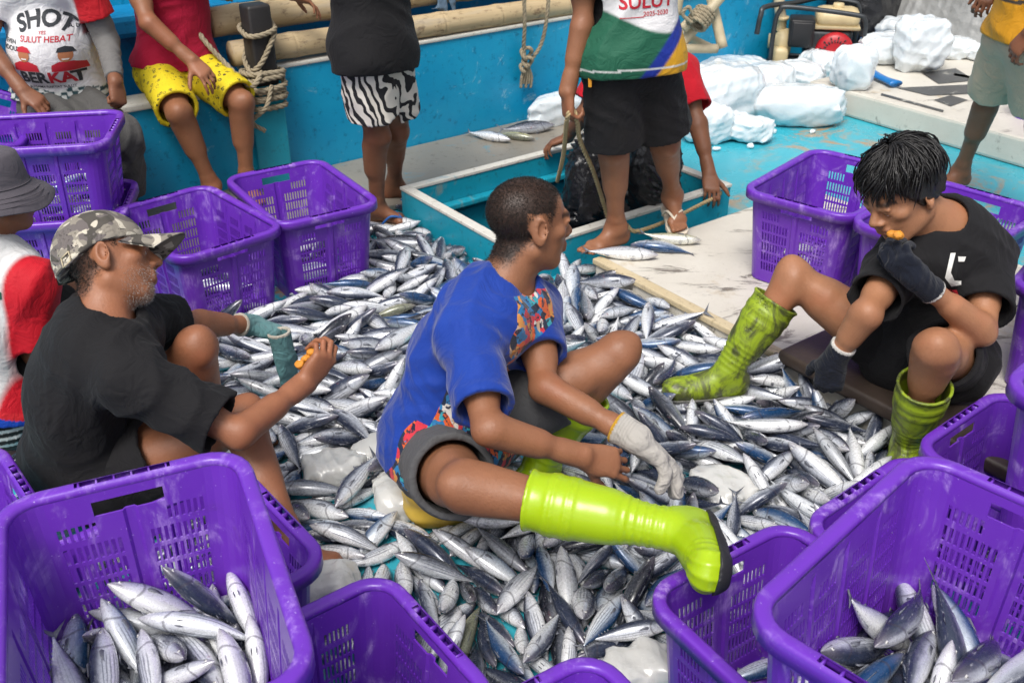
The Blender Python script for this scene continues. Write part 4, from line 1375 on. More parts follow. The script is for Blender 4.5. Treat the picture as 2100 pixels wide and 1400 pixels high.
# ---------------------------------------------------------------- pump engine, pipes, hoses, tarp
eng = empty('pump_engine', G(1660, 142, .02))
tag(eng, 'pump engine with cream tank in a black tube frame among the ice', 'engine')
E0 = np.array(eng.location); EX = nrm(BA * .5 + BB * .87 * .6); EX = nrm([.96, -.2, 0]); EY = np.array([-EX[1], EX[0], 0])
eb = lambda a, b, c: E0 + EX * a + EY * b + UZ * c
fr_ = MB()
for b in (-.19, .21):
    fr_.tube(spline([eb(-.26, b, .03), eb(-.26, b, .30), eb(-.24, b, .39), eb(-.18, b, .415), eb(.20, b, .385), eb(.26, b, .36), eb(.275, b, .29), eb(.275, b, .03)], 40), .0145, 10)
for a in (-.26, .275):
    fr_.tube([eb(a, -.19, .03), eb(a, .21, .03)], .0145, 10)
fr_.tube([eb(-.26, -.19, .03), eb(.275, -.19, .03)], .0145, 10); fr_.tube([eb(-.26, .21, .03), eb(.275, .21, .03)], .0145, 10)
fr_.build('frame', M_STEEL, eng)
mb = MB(); mb.obox(eb(.12, 0, .33), EX * .13, EY * .115, UZ * .055, .045); mb.obox(eb(.12, 0, .285), EX * .138, EY * .122, UZ * .012, .01); mb.lathe(eb(.12, .02, .38), UZ, [(.0, .03), (.03, .03), (.034, .02), (.034, 0)], 18)
mb.build('fuel_tank', M_CREAM, eng)
mb = MB(); mb.obox(eb(-.09, -.07, .25), EX * .075, EY * .085, UZ * .085, .015); mb.obox(eb(-.09, -.16, .25), EX * .06, EY * .008, UZ * .07, .006)
mb.build('air_filter', M_BLACK, eng)
mb = MB(); mb.obox(eb(.08, 0, .17), EX * .14, EY * .11, UZ * .10, .03)
for i in range(6): mb.obox(eb(-.02 + i * .012, .03, .2), EX * .0025, EY * .12, UZ * .09)
mb.build('crankcase', M_STEEL, eng)
mb = MB(); mb.lathe(eb(.12, -.12, .15), -EY, [(.115, 0), (.115, .03), (.10, .05), (.055, .058), (0.0, .06)], 32)
st = mb.build('starter_cover', M_RED, eng)
mb = MB()
for k in range(26):
    t = 2 * math.pi * k / 26
    for r0, r1 in ((.062, .078), (.084, .098)):
        if r0 > .08 and k % 2: continue
        d1 = EX * math.cos(t) + UZ * math.sin(t); d2 = -EX * math.sin(t) + UZ * math.cos(t)
        mb.obox(eb(.12, -.12, .15) - EY * (.0565 if r0 < .08 else .0525) + d1 * (r0 + r1) / 2, d1 * (r1 - r0) / 2, d2 * .0035, EY * .004)
mb.build('vent_slot', M_BLACK, st)
mb = MB(); mb.lathe(eb(-.19, -.02, .17), -EX, [(.0, -.05), (.075, -.05), (.085, 0), (.085, .03), (.05, .05), (.045, .09), (0.0, .09)], 24); mb.lathe(eb(-.215, -.02, .24), UZ, [(.035, 0), (.035, .06), (.045, .065), (.045, .085), (.0, .085)], 18)
mb.obox(eb(-.2, -.09, .08), EX * .05, EY * .05, UZ * .075, .03)
mb.build('pump_head', M_CREAM, eng)
mb = MB(); mb.tube(spline([eb(-.22, -.02, .31), eb(-.24, .0, .40), eb(-.27, .05, .55), eb(-.33, .1, .75), eb(-.36, .12, 1.1)], 30), .034, 14)
mb.build('suction_hose', M_CREAMPIPE, eng)
mb = MB(); mb.obox(eb(.0, .0, .012), EX * .27, EY * .2, UZ * .012, .005); mb.build('base_plate', M_STEEL, eng)
# cream pipe rack lashed with rope
rk = empty('pipe_rack', Yp(1440, 105, 5.75) * np.array([1, 1, 0]))
tag(rk, 'rack of crossed cream pipes lashed together with rope at the back', 'pipe rack')
zz = lambda px, py, y: Yp(px, py, y)
for a, b, r in ((zz(1385, 105, 5.75), zz(1490, -20, 5.90), .030), (zz(1450, -40, 6.00), zz(1482, 98, 5.85), .030), (zz(1380, 62, 5.95), zz(1462, 102, 5.80), .026), (zz(1386, 30, 5.75), zz(1400, -60, 5.75), .030), (zz(1360, 100, 5.70), zz(1470, 100, 5.80), .026), (zz(1400, 60, 5.75), zz(1440, 20, 5.77), .03)):
    mb = MB(); mb.tube(spline([a, lerp(a, b, .5), b], 12), r, 14); mb.build('pipe', M_CREAMPIPE, rk)
mb = MB()
c = zz(1437, 38, 5.70)
for k in range(5):
    d_ = nrm(zz(1490, -20, 5.90) - zz(1385, 105, 5.75)); p_ = nrm(np.cross(d_, UZ)); q_ = np.cross(d_, p_)
    rope_geo(mb, [c + d_ * (.02 * k - .04) + (p_ * math.cos(t) + q_ * math.sin(t)) * .055 + d_ * .012 * math.cos(t) for t in np.linspace(0, 6.283, 20)], .011)
rope_geo(mb, spline([c + [-.05, -.04, .02], zz(1412, 15, 5.65), zz(1400, 30, 5.65), zz(1420, 48, 5.65)], 24), .011)
mb.build('lashing', M_ROPE, rk)
# thin black bracket tube behind the ice
mb = MB(); mb.tube(spline([zz(1552, 70, 6.2), zz(1560, 32, 6.2), zz(1572, 14, 6.25), zz(1640, 4, 6.5), zz(1700, -10, 6.8)], 40), .016, 10)
tag(mb.build('tube_bracket', M_STEEL), 'bent dark steel tube bracket left of the engine', 'tube')
# blue lay-flat hose ends
def hose(pts, w, label):
    mb = MB()
    P = spline(pts, 24)
    T, N, B = frames(P)
    V, F = [], []
    n = 12
    for i, p in enumerate(P):
        k = 1 + .35 * max(0, (i - 17) / 6)
        side = nrm(np.cross(T[i], UZ)); upv = np.cross(side, T[i])
        for j in range(n):
            t = 2 * math.pi * j / n
            V.append(p + side * math.cos(t) * w * k + upv * math.sin(t) * w * .42 * k)
    for i in range(len(P) - 1):
        for j in range(n):
            F.append((i * n + j, i * n + (j + 1) % n, (i + 1) * n + (j + 1) % n, (i + 1) * n + j))
    F += [tuple(range(n))[::-1], tuple((len(P) - 1) * n + j for j in range(n))]
    mb.add(V, F)
    tag(mb.build('hose', M_HOSE), label, 'hose', 'blue hoses')
hose([G(1735, 50, .22), G(1765, 72, .17), G(1792, 92, .16)], .035, 'blue hose running down behind the engine frame')
hose([G(1780, 143, .17), G(1805, 158, .165), G(1838, 172, .165)], .032, 'blue hose end lying right of the brown-spotted ice')
hose([G(1938, 96, .20), G(1985, 96, .19), G(2028, 98, .19)], .034, 'blue hose end sticking out past the tallest ice block')
# silver tarp heaped over cargo at the back
def heap(name, cen, hw, mat, label, cat, amp, seed, n=90, pw=.6):
    rg = np.random.RandomState(seed)
    V, F = [], []
    K = [(rg.randn(2) * (2 + i * 1.3), rg.rand() * 6.3, amp / (1 + .55 * i)) for i in range(9)]
    for i in range(n + 1):
        for j in range(n + 1):
            a, b = 2 * i / n - 1, 2 * j / n - 1
            e = max(0, 1 - (abs(a) ** 3 + abs(b) ** 3)) ** pw
            z = hw[2] * e
            q = sum(k[2] * abs(math.sin(k[0][0] * a * 2.2 + k[0][1] * b * 2.2 + k[1] + .8 * math.sin(3 * a + k[1]))) for k in K)
            V.append(cen + BA * a * hw[0] + BB * b * hw[1] + UZ * (z + q * (.25 + e) - amp))
    for i in range(n):
        for j in range(n):
            F.append((i * (n + 1) + j, (i + 1) * (n + 1) + j, (i + 1) * (n + 1) + j + 1, i * (n + 1) + j + 1))
    return tag(mk(name, V, F, mat), label, cat)
heap('tarp', U(5.15, -.10, .02), (1.25, .75, .95), M_TARP, 'crumpled silver tarp heaped over cargo at the back right', 'tarp', .10, 3)
heap('plastic_sheet', U(4.0, -.72, .02), (.33, .34, .66), M_BAG, 'black plastic sheet bunched beside the silver tarp', 'plastic sheet', .06, 5, 60)

# ---------------------------------------------------------------- purple fish crates
CL, CW, CH, RIM = .57, .41, .33, .022
def crate_meshes():
    rc = .055
    hl, hw = CL / 2 - RIM, CW / 2 - RIM
    # breaks along each side: (position, rib?) and hole columns
    def side(L, np_, cols, mar, gap, handle):
        W = (L - 2 * mar - (np_ - 1) * gap) / np_
        br, holes, rib = set([0., L]), [], []
        for p in range(np_):
            x0 = mar + p * (W + gap)
            pitch = W / cols
            for c in range(cols):
                a, b = x0 + (c + .21) * pitch, x0 + (c + .79) * pitch
                br |= {a, b}; holes.append((a, b, p, c, cols))
            if p < np_ - 1:
                g0 = x0 + W
                q = (g0 + gap * .22, g0 + gap * .34, g0 + gap * .66, g0 + gap * .78)
                br |= set(q); rib.append((q[1], q[2]))
        if handle:
            br |= {L / 2 - .058, L / 2 + .058}
        return sorted(br), holes, rib
    sides = [side(2 * (hl - rc), 4, 8, .012, .028, False), side(2 * (hw - rc), 2, 9, .004, .045, True)] * 2
    rows = [(.045 + i * .038, .045 + i * .038 + .031) for i in range(5)] + [(.240, .268)]
    hz0, hz1 = .278, .306
    zb = sorted({0., .012, CH - .012, CH} | {q for r in rows for q in r} | {hz0, hz1})
    S_, flags = [], []          # per column edge: point fn ; per column cell: (side, a, b)
    dirs = [((1, 0), (0, -1)), ((0, 1), (1, 0)), ((-1, 0), (0, 1)), ((0, -1), (-1, 0))]
    cen = [(hl - rc, -(hw - rc)), (hl - rc, hw - rc), (-(hl - rc), hw - rc), (-(hl - rc), -(hw - rc))]
    for k in range(4):
        br, holes, rib = sides[k]
        d, nr = dirs[k]
        st = cen[k - 1]
        st = (st[0] + nr[0] * rc, st[1] + nr[1] * rc)
        for i, x in enumerate(br):
            push = any(a - 1e-6 <= x <= b + 1e-6 for a, b in rib)
            S_.append((st[0] + d[0] * x, st[1] + d[1] * x, nr[0], nr[1], push))
            flags.append((k, x, br[i + 1]) if i + 1 < len(br) else None)
        flags[-1] = ('c', 0, 0)
        for j in range(1, 6):
            t = j / 6 * math.pi / 2
            n2 = (nr[0] * math.cos(t) + d[0] * math.sin(t), nr[1] * math.cos(t) + d[1] * math.sin(t))
            S_.append((cen[k][0] + n2[0] * rc, cen[k][1] + n2[1] * rc, *n2, False))
            flags.append(('c', 0, 0))
    n, m = len(S_), len(zb)
    def pt(i, z, inset):
        x, y, nx, ny, push = S_[i]
        k = .875 + .125 * z / CH
        o = (.0055 if push and .02 < z < CH - .03 else 0) - inset
        return (x * k + nx * o, y * k + ny * o, z)
    V = [pt(i, z, 0) for z in zb for i in range(n)] + [pt(i, z, .0038) for z in zb for i in range(n)]
    fill = np.ones((n, m - 1), bool)
    for i in range(n):
        f = flags[i]
        if f[0] == 'c':
            continue
        br, holes, rib = sides[f[0]]
        xm = (f[1] + f[2]) / 2
        L = br[-1]
        for j in range(m - 1):
            zm = (zb[j] + zb[j + 1]) / 2
            for a, b, p, c, cols in holes:
                if a < xm < b:
                    for r, (z0, z1) in enumerate(rows):
                        if z0 < zm < z1 and (r < 5 or (f[0] % 2 == 1 and ((p == 0 and c < 6) or (p == 1 and c > 2))) or (f[0] % 2 == 0 and c % 7 > 0)):
                            fill[i, j] = False
            if f[0] % 2 == 1 and abs(xm - L / 2) < .058 and hz0 < zm < hz1:
                fill[i, j] = False
    F = []
    O = n * m
    for i in range(n):
        i2 = (i + 1) % n
        for j in range(m - 1):
            if not fill[i, j]:
                continue
            a, b, c, d = j * n + i, j * n + i2, (j + 1) * n + i2, (j + 1) * n + i
            F += [(a, b, c, d), (O + d, O + c, O + b, O + a)]
            if not fill[i - 1, j]: F.append((a, d, O + d, O + a))
            if not fill[i2, j]: F.append((c, b, O + b, O + c))
            if j == 0 or not fill[i, j - 1]: F.append((b, a, O + a, O + b))
            if j == m - 2 or not fill[i, j + 1]: F.append((d, c, O + c, O + d))
    wall = mesh_data('crate_wall', V, F, M_CRATE, smooth=False)
    # rim: rolled lip swept round the top; at the hand holds the top is open with small cross webs
    prof = [(-.0045, -.010), (-.0045, -.001), (-.002, .004), (.003, .0065), (.016, .0065), (.0205, .0045), (.0225, .0), (.0225, -.026), (.0195, -.026), (.0190, -.004), (.0175, -.0), (.0010, -.002), (.0010, -.010)]
    ring = []
    for i in range(n):
        x, y, nx, ny, _ = S_[i]
        hand = False
        if flags[i][0] in (1, 3):
            L = sides[1][0][-1]
            hand = abs((flags[i][1] + flags[i][2]) / 2 - L / 2) < .075
        ring.append((x, y, nx, ny, hand))
    V, F = [], []
    k = len(prof)
    for x, y, nx, ny, h in ring:
        for o, z in prof:
            V.append((x + nx * o, y + ny * o, CH + z))
    for i in range(n):
        i2 = (i + 1) % n
        for j in range(k):
            j2 = (j + 1) % k
            if ring[i][4] and j in (3, 10):
                continue
            F.append((i * k + j, i2 * k + j, i2 * k + j2, i * k + j2))
    mbx = MB(); mbx.add(V, F)
    for sx in (1, -1):
        for y in np.linspace(-.07, .07, 6):
            mbx.obox((sx * (hl + .0095), y, CH - .004), (.0085, 0, 0), (0, .0016, 0), (0, 0, .0095))
        mbx.obox((sx * (hl + .0095), 0, CH - .0145), (.0085, 0, 0), (0, .074, 0), (0, 0, .0012))
    rim = mesh_data('crate_rim', mbx.V, mbx.F, M_CRATE, smooth=True)
    # floor with slots
    k = .875
    mbx = MB()
    nx_, ny_ = 14, 7
    X = np.linspace(-hl * k + .02, hl * k - .02, nx_ + 1); Yv = np.linspace(-hw * k + .02, hw * k - .02, ny_ + 1)
    bx = sorted(set([-hl * k + .003, hl * k - .003]) | {a + f * (b - a) for a, b in zip(X, X[1:]) for f in (.25, .75)})
    by = sorted(set([-hw * k + .003, hw * k - .003]) | {a + f * (b - a) for a, b in zip(Yv, Yv[1:]) for f in (.12, .88)})
    for i in range(len(bx) - 1):
        for j in range(len(by) - 1):
            if i % 2 == 1 and j % 2 == 1:
                continue
            if abs(bx[i]) > hl * k - .03 and abs(by[j]) > hw * k - .03: continue
            mbx.add([(bx[i], by[j], .010), (bx[i + 1], by[j], .010), (bx[i + 1], by[j + 1], .010), (bx[i], by[j + 1], .010),
                     (bx[i], by[j], .004), (bx[i + 1], by[j], .004), (bx[i + 1], by[j + 1], .004), (bx[i], by[j + 1], .004)], [(0, 1, 2, 3), (7, 6, 5, 4)])
    floor = mesh_data('crate_floor', mbx.V, mbx.F, M_CRATE, smooth=False)
    return wall, rim, floor
CM = crate_meshes()
def DL(deg):
    return R(deg)
# (x, y, z of base, heading of the long side, label, tilt)
CRATES = [
 (-1.11, 3.22, 0, -47, 'empty purple crate directly behind the camouflage cap', 0),
 (-.79, 3.50, 0, -57, 'empty purple crate standing nearest the flip-flops', 0),
 (-1.67, 3.37, .27, 10, 'purple crate of pale fish behind the bucket hat', 0),
 (-1.67, 3.37, 0, 10, 'purple crate under the one of pale fish behind the bucket hat', 0),
 (-2.10, 3.62, .28, 100, 'purple crate tilted against the seated man in grey trousers', .35),
 (1.11, 3.27, .124, 49.4, 'empty purple crate alone on the white cover left of the black-haired man', 0),
 (1.40, 2.96, .124, 43, 'purple crate directly behind the black-haired man', 0),
 (1.71, 2.56, .124, 51, 'lower purple crate of the nested pair right of the black-haired man', 0),
 (1.71, 2.56, .28, 51, 'upper purple crate of the nested pair right of the black-haired man', 0),
 (1.258, 1.788, 0, -51, 'purple crate beside the muddy boot of the black-haired man', 0),
 (1.276, 1.556, .335, -45, 'purple crate stacked high at the right edge', 0),
 (.929, 1.517, 0, -51, 'purple crate showing one hand hold behind the large fish-filled crate at right', 0),
 (.565, 1.283, 0, -57, 'purple crate touched by the clean lime boot sole', 0),
 (.656, 1.077, .335, 45, 'large purple crate of striped tuna stacked at the front right', 0),
 (.133, .929, 0, -57, 'purple crate with only its rounded corner showing at the bottom edge', 0),
 (-.355, 1.145, 0, 216.9, 'purple crate in front of the yellow jerrycan', 0),
 (-.545, 1.085, .335, -66.5, 'large purple crate of silver tuna stacked at the front left', 0),
 (-.70, 1.475, 0, 219.5, 'purple crate half hidden under the large front left crate', 0),
 (-1.29, 1.57, 0, 219.5, 'purple crate with its ribbed rim just showing at the left edge', 0),
 (2.86, 5.02, 0, 37, 'purple crate behind the barefoot man in beige shorts', 0),
]
def place_crate(x, y, z, yaw, label, tilt):
    o = empty('fish_crate', (x, y, z), R(yaw))
    if tilt:
        o.rotation_euler = (tilt, 0, R(yaw))
    tag(o, label, 'crate', 'purple plastic fish crates')
    for nm, me in zip(('basket_wall', 'rim', 'floor'), CM):
        link(nm, me, o)
    return o
for c_ in CRATES:
    place_crate(*c_)

# ---------------------------------------------------------------- hair and hats
def hair_cap(fg, mat, inf=.004, pt=(.045, .045), low=-.075, rough=0., h=.004, name='hair'):
    L, (x, f, u) = fg.hl, fg.hf
    sc = fg.hsc
    V = SD(L(-.12, -.14, -.12) * 0 + fg.J['head'] - .17, fg.J['head'] + .17, h)
    V.ell(L(0, -.014, .034), ((.0765 + inf) * sc, (.0955 + inf) * sc, (.0795 + inf) * sc), (x, f, u), 0)
    V.ell(L(0, -.035, -.03), ((.060 + inf) * sc, (.062 + inf) * sc, (.05 + inf) * sc), (x, f, u), .02)
    if rough:
        V.folds(rough, 60, 5)
    V.plane(L(0, pt[0], pt[1]), f * .8 - u * .6)
    V.plane(L(0, 0, low), -u)
    P, F = V.mesh()
    return mk(name, smooth_mesh(P, F, 1, .5), F, mat, fg.o)
def stubble_hair(fg, src, region, n, L, w, mat, name, seed=1, lay=(0, 0, 0), flat=.5):
    """very short hairs standing on the skin where region() says so"""
    me = src.data
    P = np.array([v.co for v in me.vertices]) + np.array(wpos(src))
    N = np.array([v.normal for v in me.vertices])
    d = P - fg.J['head']
    x, f, u = fg.hf
    k = region(d @ x / fg.hsc, d @ f / fg.hsc, d @ u / fg.hsc, np.linalg.norm(d, axis=1))
    idx = np.nonzero(k > 0)[0]
    rg = np.random.RandomState(seed)
    pick = rg.choice(idx, n, p=k[idx] / k[idx].sum())
    p = P[pick] + rg.uniform(-.0026, .0026, (n, 3))
    nr_ = N[pick]
    dr = nr_ * (1 - flat) + np.asarray(lay) * flat + rg.randn(n, 3) * .25
    dr /= np.linalg.norm(dr, axis=1)[:, None]
    sd = np.cross(dr, rg.randn(n, 3)); sd /= np.linalg.norm(sd, axis=1)[:, None]
    ln = (L * rg.uniform(.6, 1.2, n))[:, None]
    V = np.stack([p - sd * w - nr_ * .001, p + sd * w - nr_ * .001, p + dr * ln * .6 + sd * w * .7, p + dr * ln], 1).reshape(-1, 3)
    i = np.arange(n) * 4
    F = np.concatenate([np.stack([i, i + 1, i + 2], 1), np.stack([i, i + 2, i + 3], 1)])
    return mk(name, V, F, mat, fg.o, smooth=False)
def scalp(a, b, c, r, shift=0.):
    k = -((b - .045 - shift) * .8 - (c - .045) * .6) + .010 * np.sin(a * 95)
    bare = (np.abs(a) > .066) & (((b + .012) / .027) ** 2 + ((c - .002) / .038) ** 2 < 1)
    return np.clip(k / .018, 0, 1) * np.clip((c + .100) / .05, 0, 1) * (r < .16) * ~bare
def thick_hair(fg, mat, n=900, seed=3):
    o = hair_cap(fg, mat, .014, (.058, .052), -.022, .006, .004)
    L, sc = fg.hl, fg.hsc
    rg = np.random.RandomState(seed)
    mb = MB()
    for i in range(n):
        ph = rg.uniform(0, 2 * math.pi)
        fr = max(0, math.cos(ph))                            # 1 = forehead side
        th0 = rg.uniform(.05, 1.0)
        th1 = th0 + rg.uniform(.55, .95)
        lim = 1.28 + .62 * (1 - fr) ** .8
        th1 = min(th1, lim + rg.uniform(-.08, .22))
        lift = rg.uniform(.016, .026) + (.016 * rg.rand() ** 3)
        tw = rg.uniform(-.5, .5) + .45
        pts = []
        for t in np.linspace(0, 1, 7):
            th = th0 + (th1 - th0) * t
            p = ph + tw * t * (1 - .3 * t)
            r = lift * (1 - .35 * t * t) + .004 * math.sin(5 * t + i)
            pts.append(L(math.sin(th) * math.sin(p) * (.0765 + r), -.014 + math.sin(th) * math.cos(p) * (.0955 + r), .036 + math.cos(th) * (.079 + r)))
        V, F = tube_geo(np.array(pts), np.array([.0012, .0021, .0024, .0023, .0019, .0013, .0004]) * rg.uniform(.8, 1.2), 4, False)
        mb.add(V, F)
    mb.build('hair_strand', mat, o)
    return o
def camo_cap(fg):
    L, (x, f, u) = fg.hl, fg.hf
    sc = fg.hsc
    V = SD(fg.J['head'] - .2, fg.J['head'] + .2, .004)
    V.ell(L(0, -.014, .040), (.0875 * sc, .107 * sc, .092 * sc), (x, f, u), 0)
    V.ell(L(0, -.050, .0), (.080 * sc, .070 * sc, .07 * sc), (x, f, u), .03)
    V.folds(.0022, 34, 6)
    i = np.nonzero(np.abs(V.d) < .02)
    P = np.stack([V.ax[k][i[k]] for k in range(3)], 1) - L(0, -.014, .04)
    a = np.arctan2(P @ x, P @ f)
    V.d[i] += (.0022 * np.exp(-(np.sin(a * 3) / .10) ** 2)).astype(np.float32)        # panel seams
    X, Y_, Z = V.ax[0][:, None, None] - fg.J['head'][0], V.ax[1][None, :, None] - fg.J['head'][1], V.ax[2][None, None, :] - fg.J['head'][2]
    B_ = (X * f[0] + Y_ * f[1] + Z * f[2]) / sc
    C_ = (X * u[0] + Y_ * u[1] + Z * u[2]) / sc
    V.d = np.maximum(V.d, ((np.minimum(.030 + .12 * B_, .036 + .48 * B_) - C_) * sc).astype(np.float32))
    V.d = np.maximum(V.d, -(V.d + .006))
    P, F = V.mesh()
    c = mk('cap', smooth_mesh(P, F, 1, .4), F, M_CAMO, fg.o)
    V, F = [], []
    na, nt = 24, 9
    for lay in (0, 1):
        for i in range(na + 1):
            a = (i / na - .5) * 2.3
            for j in range(nt + 1):
                t = j / nt
                bx, by = math.sin(a) * .088, -.014 + math.cos(a) * .108
                ox = math.sin(a) * .080
                out = (.092 * math.cos(a * .62) ** .8) * t
                z = .040 - .35 * (by - .05) * .2 + .010 * (1 - (a / 1.15) ** 2) - .010 * t - .030 * (a / 1.15) ** 2 * (.6 + .6 * t) - .0035 * lay
                V.append(L(bx * (1 - .04 * t), by + out - .002, z))
    w = nt + 1
    n1 = (na + 1) * w
    for i in range(na):
        for j in range(nt):
            q = (i * w + j, i * w + j + 1, (i + 1) * w + j + 1, (i + 1) * w + j)
            F += [q[::-1], tuple(n1 + k for k in q)]
        a, b = i * w + nt, (i + 1) * w + nt
        F.append((a, b, n1 + b, n1 + a))
    for e in (0, na):
        for j in range(nt):
            F.append((e * w + j, e * w + j + 1, n1 + e * w + j + 1, n1 + e * w + j))
    mk('brim', V, F, M_CAMO, c)
    mb = MB()
    ring = lambda a, dz, r: L(math.sin(a) * (.0885 + r), -.016 + math.cos(a) * (.109 + r), -.005 + dz + .34 * -1 * (math.cos(a) * .0) )
    def edge(a, r=0., dz=0.):
        bx, by = math.sin(a) * (.0885 + r), -.016 + math.cos(a) * (.1085 + r)
        return L(bx, by, min(.030 + .12 * by, .036 + .48 * by) + dz + .013)
    for sg in (1, -1):
        pts = [edge(math.pi * .62 * sg + t * sg * .9, .003) for t in np.linspace(0, 1, 14)]
        V, F = [], []
        for p in pts:
            V += [p - u * .010, p + u * .010]
        F = [(2 * i, 2 * i + 1, 2 * i + 3, 2 * i + 2) for i in range(len(pts) - 1)]
        mb.add(V, F)
    mb.build('strap', M_CAMO, c)
    mb = MB(); mb.lathe(L(0, -.014, .131), u, [(.008, -.002), (.008, .002), (.005, .004), (0, .0045)], 14); mb.build('button', M_CAMO, c)
    mb = MB()
    for a, b in ((-.12, 0), (.12, 0)):
        p = edge(math.pi * .70, .006); q = edge(math.pi * .76, .006)
    p, q = edge(math.pi * .69, .0065), edge(math.pi * .76, .0065)
    for r0, r1 in ((p - u * .011, p + u * .011), (p + u * .011, q + u * .011), (q + u * .011, q - u * .011), (q - u * .011, p - u * .011)):
        mb.tube([r0, r1], .0016, 6)
    mb.build('buckle', M_CREAMPIPE, c)
    return c
def bucket_hat(fg, mat):
    L = fg.hl
    rings = [(.0, .118, 0), (.035, .117, 0), (.060, .112, 0), (.071, .104, 0), (.080, .07, 0), (.086, .035, 0), (.088, .022, 0), (.102, .012, 0), (.122, -.008, 1), (.138, -.028, 1), (.1385, -.031, 1), (.136, -.031, 1), (.118, -.010, 1), (.094, .008, 0), (.082, .030, 0)]
    n = 56
    V, F = [], []
    for k, (r, z, b) in enumerate(rings):
        for i in range(n):
            a = 2 * math.pi * i / n
            w = (.006 * math.sin(3 * a + 1) + .004 * math.sin(5 * a)) * b
            V.append(L(math.sin(a) * r, -.012 + math.cos(a) * r * 1.2, z + w + .012))
    for j in range(len(rings) - 1):
        for i in range(n):
            F.append((j * n + i, j * n + (i + 1) % n, (j + 1) * n + (i + 1) % n, (j + 1) * n + i))
    o = mk('bucket_hat', V, F, mat, fg.o)
    mb = MB()
    for z, r in ((.024, .0895), (.115, .037)):
        mb.tube([L(math.sin(a) * r, -.012 + math.cos(a) * r * 1.2, z + .012) for a in np.linspace(0, 2 * math.pi, 50)], .0016, 5, cap=False)
    for r, z in ((.108, .006), (.118, -.003), (.128, -.014)):
        mb.tube([L(math.sin(a) * r, -.012 + math.cos(a) * r * 1.2, z + .0135) for a in np.linspace(0, 2 * math.pi, 50)], .0010, 4, cap=False)
    mb.tube([L(math.sin(2.0) * r, -.012 + math.cos(2.0) * r * 1.2, z + .012) for r, z in ((.061, .112), (.0725, .104), (.0815, .07), (.0875, .035), (.09, .022))], .0014, 5)
    mb.build('seam', mat, o)
    return o
def sandal(fg, an, toe, up, strap, solemat, name='sandal'):
    t = nrm(toe); up = nrm(np.asarray(up) - t * t.dot(up)); x = np.cross(t, up); sc = fg.sc
    L = lambda a, b, c: an + (x * a + t * b + up * c) * sc
    out = [(0, -.072), (.022, -.066), (.032, -.04), (.032, 0), (.036, .06), (.046, .11), (.044, .15), (.028, .176), (0, .182), (-.028, .172), (-.043, .14), (-.044, .10), (-.034, .05), (-.030, 0), (-.030, -.04), (-.02, -.066)]
    n = len(out)
    V = [L(a, b, -.082) for a, b in out] + [L(a, b, -.096) for a, b in out]
    F = [tuple(range(n)), tuple(range(2 * n - 1, n - 1, -1))] + [(i, n + i, n + (i + 1) % n, (i + 1) % n) for i in range(n)]
    o = mk(name, V, F, solemat, fg.o, smooth=False)
    mb = MB()
    for q in (1, -1):
        mb.tube(spline([L(.018, .128, -.078), L(.018, .120, -.045), L(.018 * .4 + q * .030, .075, -.032), L(q * .042, .03, -.076)], 16), .0055 * sc, 8)
    mb.build('strap', strap, o)
    return o
def local(fg, P):
    """garment coordinates: right, front, up from the pelvis (scaled)"""
    d = P - fg.J['pel']
    return d @ fg.rt, d @ fg.fr, d @ fg.up
def armdist(fg, P, sd):
    a, b = fg.J[sd + 'sh'], fg.J[sd + 'el']
    ab = b - a
    t = ((P - a) @ ab) / (ab @ ab)
    return t, np.linalg.norm(P - a - np.clip(t, 0, 1)[:, None] * ab, axis=1)
def paint(base, *layers):
    """layers: (mask, colour)"""
    def fn(fg, P):
        T = np.tile(np.asarray(base, float), (len(P), 1))
        for m, c in layers:
            k = np.clip(m(fg, P), 0, 1)[:, None]
            T = T * (1 - k) + np.asarray(c, float) * k
        return T
    return fn

# ---------------------------------------------------------------- the man in the blue shirt, centre
P9 = Fig(dict(head=(.041,2.151,.773),neck=(-.018,2.096,.643),rsh=(-.098,1.956,.589),lsh=(.050,2.184,.540),rel=(-.051,1.728,.488),rwr=(.155,1.765,.391),lel=(.075,1.965,.440),lwr=(.265,1.844,.394),pel=(-.170,2.020,.245),rhip=(-.185,1.955,.232),lhip=(-.095,2.052,.250),rkn=(-.097,1.610,.430),ran=tuple(G(1372,1085,.415)),lkn=(.265,2.132,.436),lan=(.072,2.114,.125)),
         (.88, .42, -.12), .93, .045)
h9r = dict(wr=P9.J['rwr'], d=(.90, .10, -.30), n=(.12, .78, -.60), side=1, curl=(.34, .46, .56, .64), spread=.09, thumb=(.6, .35))
h9l = dict(wr=P9.J['lwr'], d=(.74, -.16, -.55), n=(-.45, -.30, -.80), side=-1, curl=(.10, .24, .20, .38), spread=.16, thumb=(.0, .0), sc=1.06)
body_mesh(P9, 'man in a royal blue printed shirt and clean lime boots seated on a yellow jerrycan', SKIN['brown'], .004, [h9r, h9l], [], tintfn=lambda P: skin_tint(P9, P, 0, 1), eyes=True, booted=True)
stubble_hair(P9, P9.o, scalp, 20000, .0052, .0005, M_HAIRS, 'hair', 1, (-.3, 0, -.8), .45)
def art(fg, P):
    a, b, c = local(fg, P)
    tr, dr = armdist(fg, P, 'r')
    tl, dl = armdist(fg, P, 'l')
    w = .012 * np.sin(c * 40) + .01 * np.sin(a * 60 + c * 25)
    mn = lambda *q: np.minimum.reduce(q)
    front = mn(b - .070 - w * .6, .080 + w - np.abs(a), .50 - c)
    side = mn(.095 + w * .6 - c, b + .030 + w)
    under = mn(b - .02, .20 - c, a - .02)
    sm = np.maximum(np.maximum(front, side), under)
    sm = np.minimum(sm, np.where((tr > -.1) & (c > .10), dr - .082, 1.))
    sm = np.minimum(sm, np.where(tl > -.1, dl - .078, 1.))
    m = np.clip(.5 + sm / .012, 0, 1)
    return np.stack([m, m * 0., m * 0.], 1)
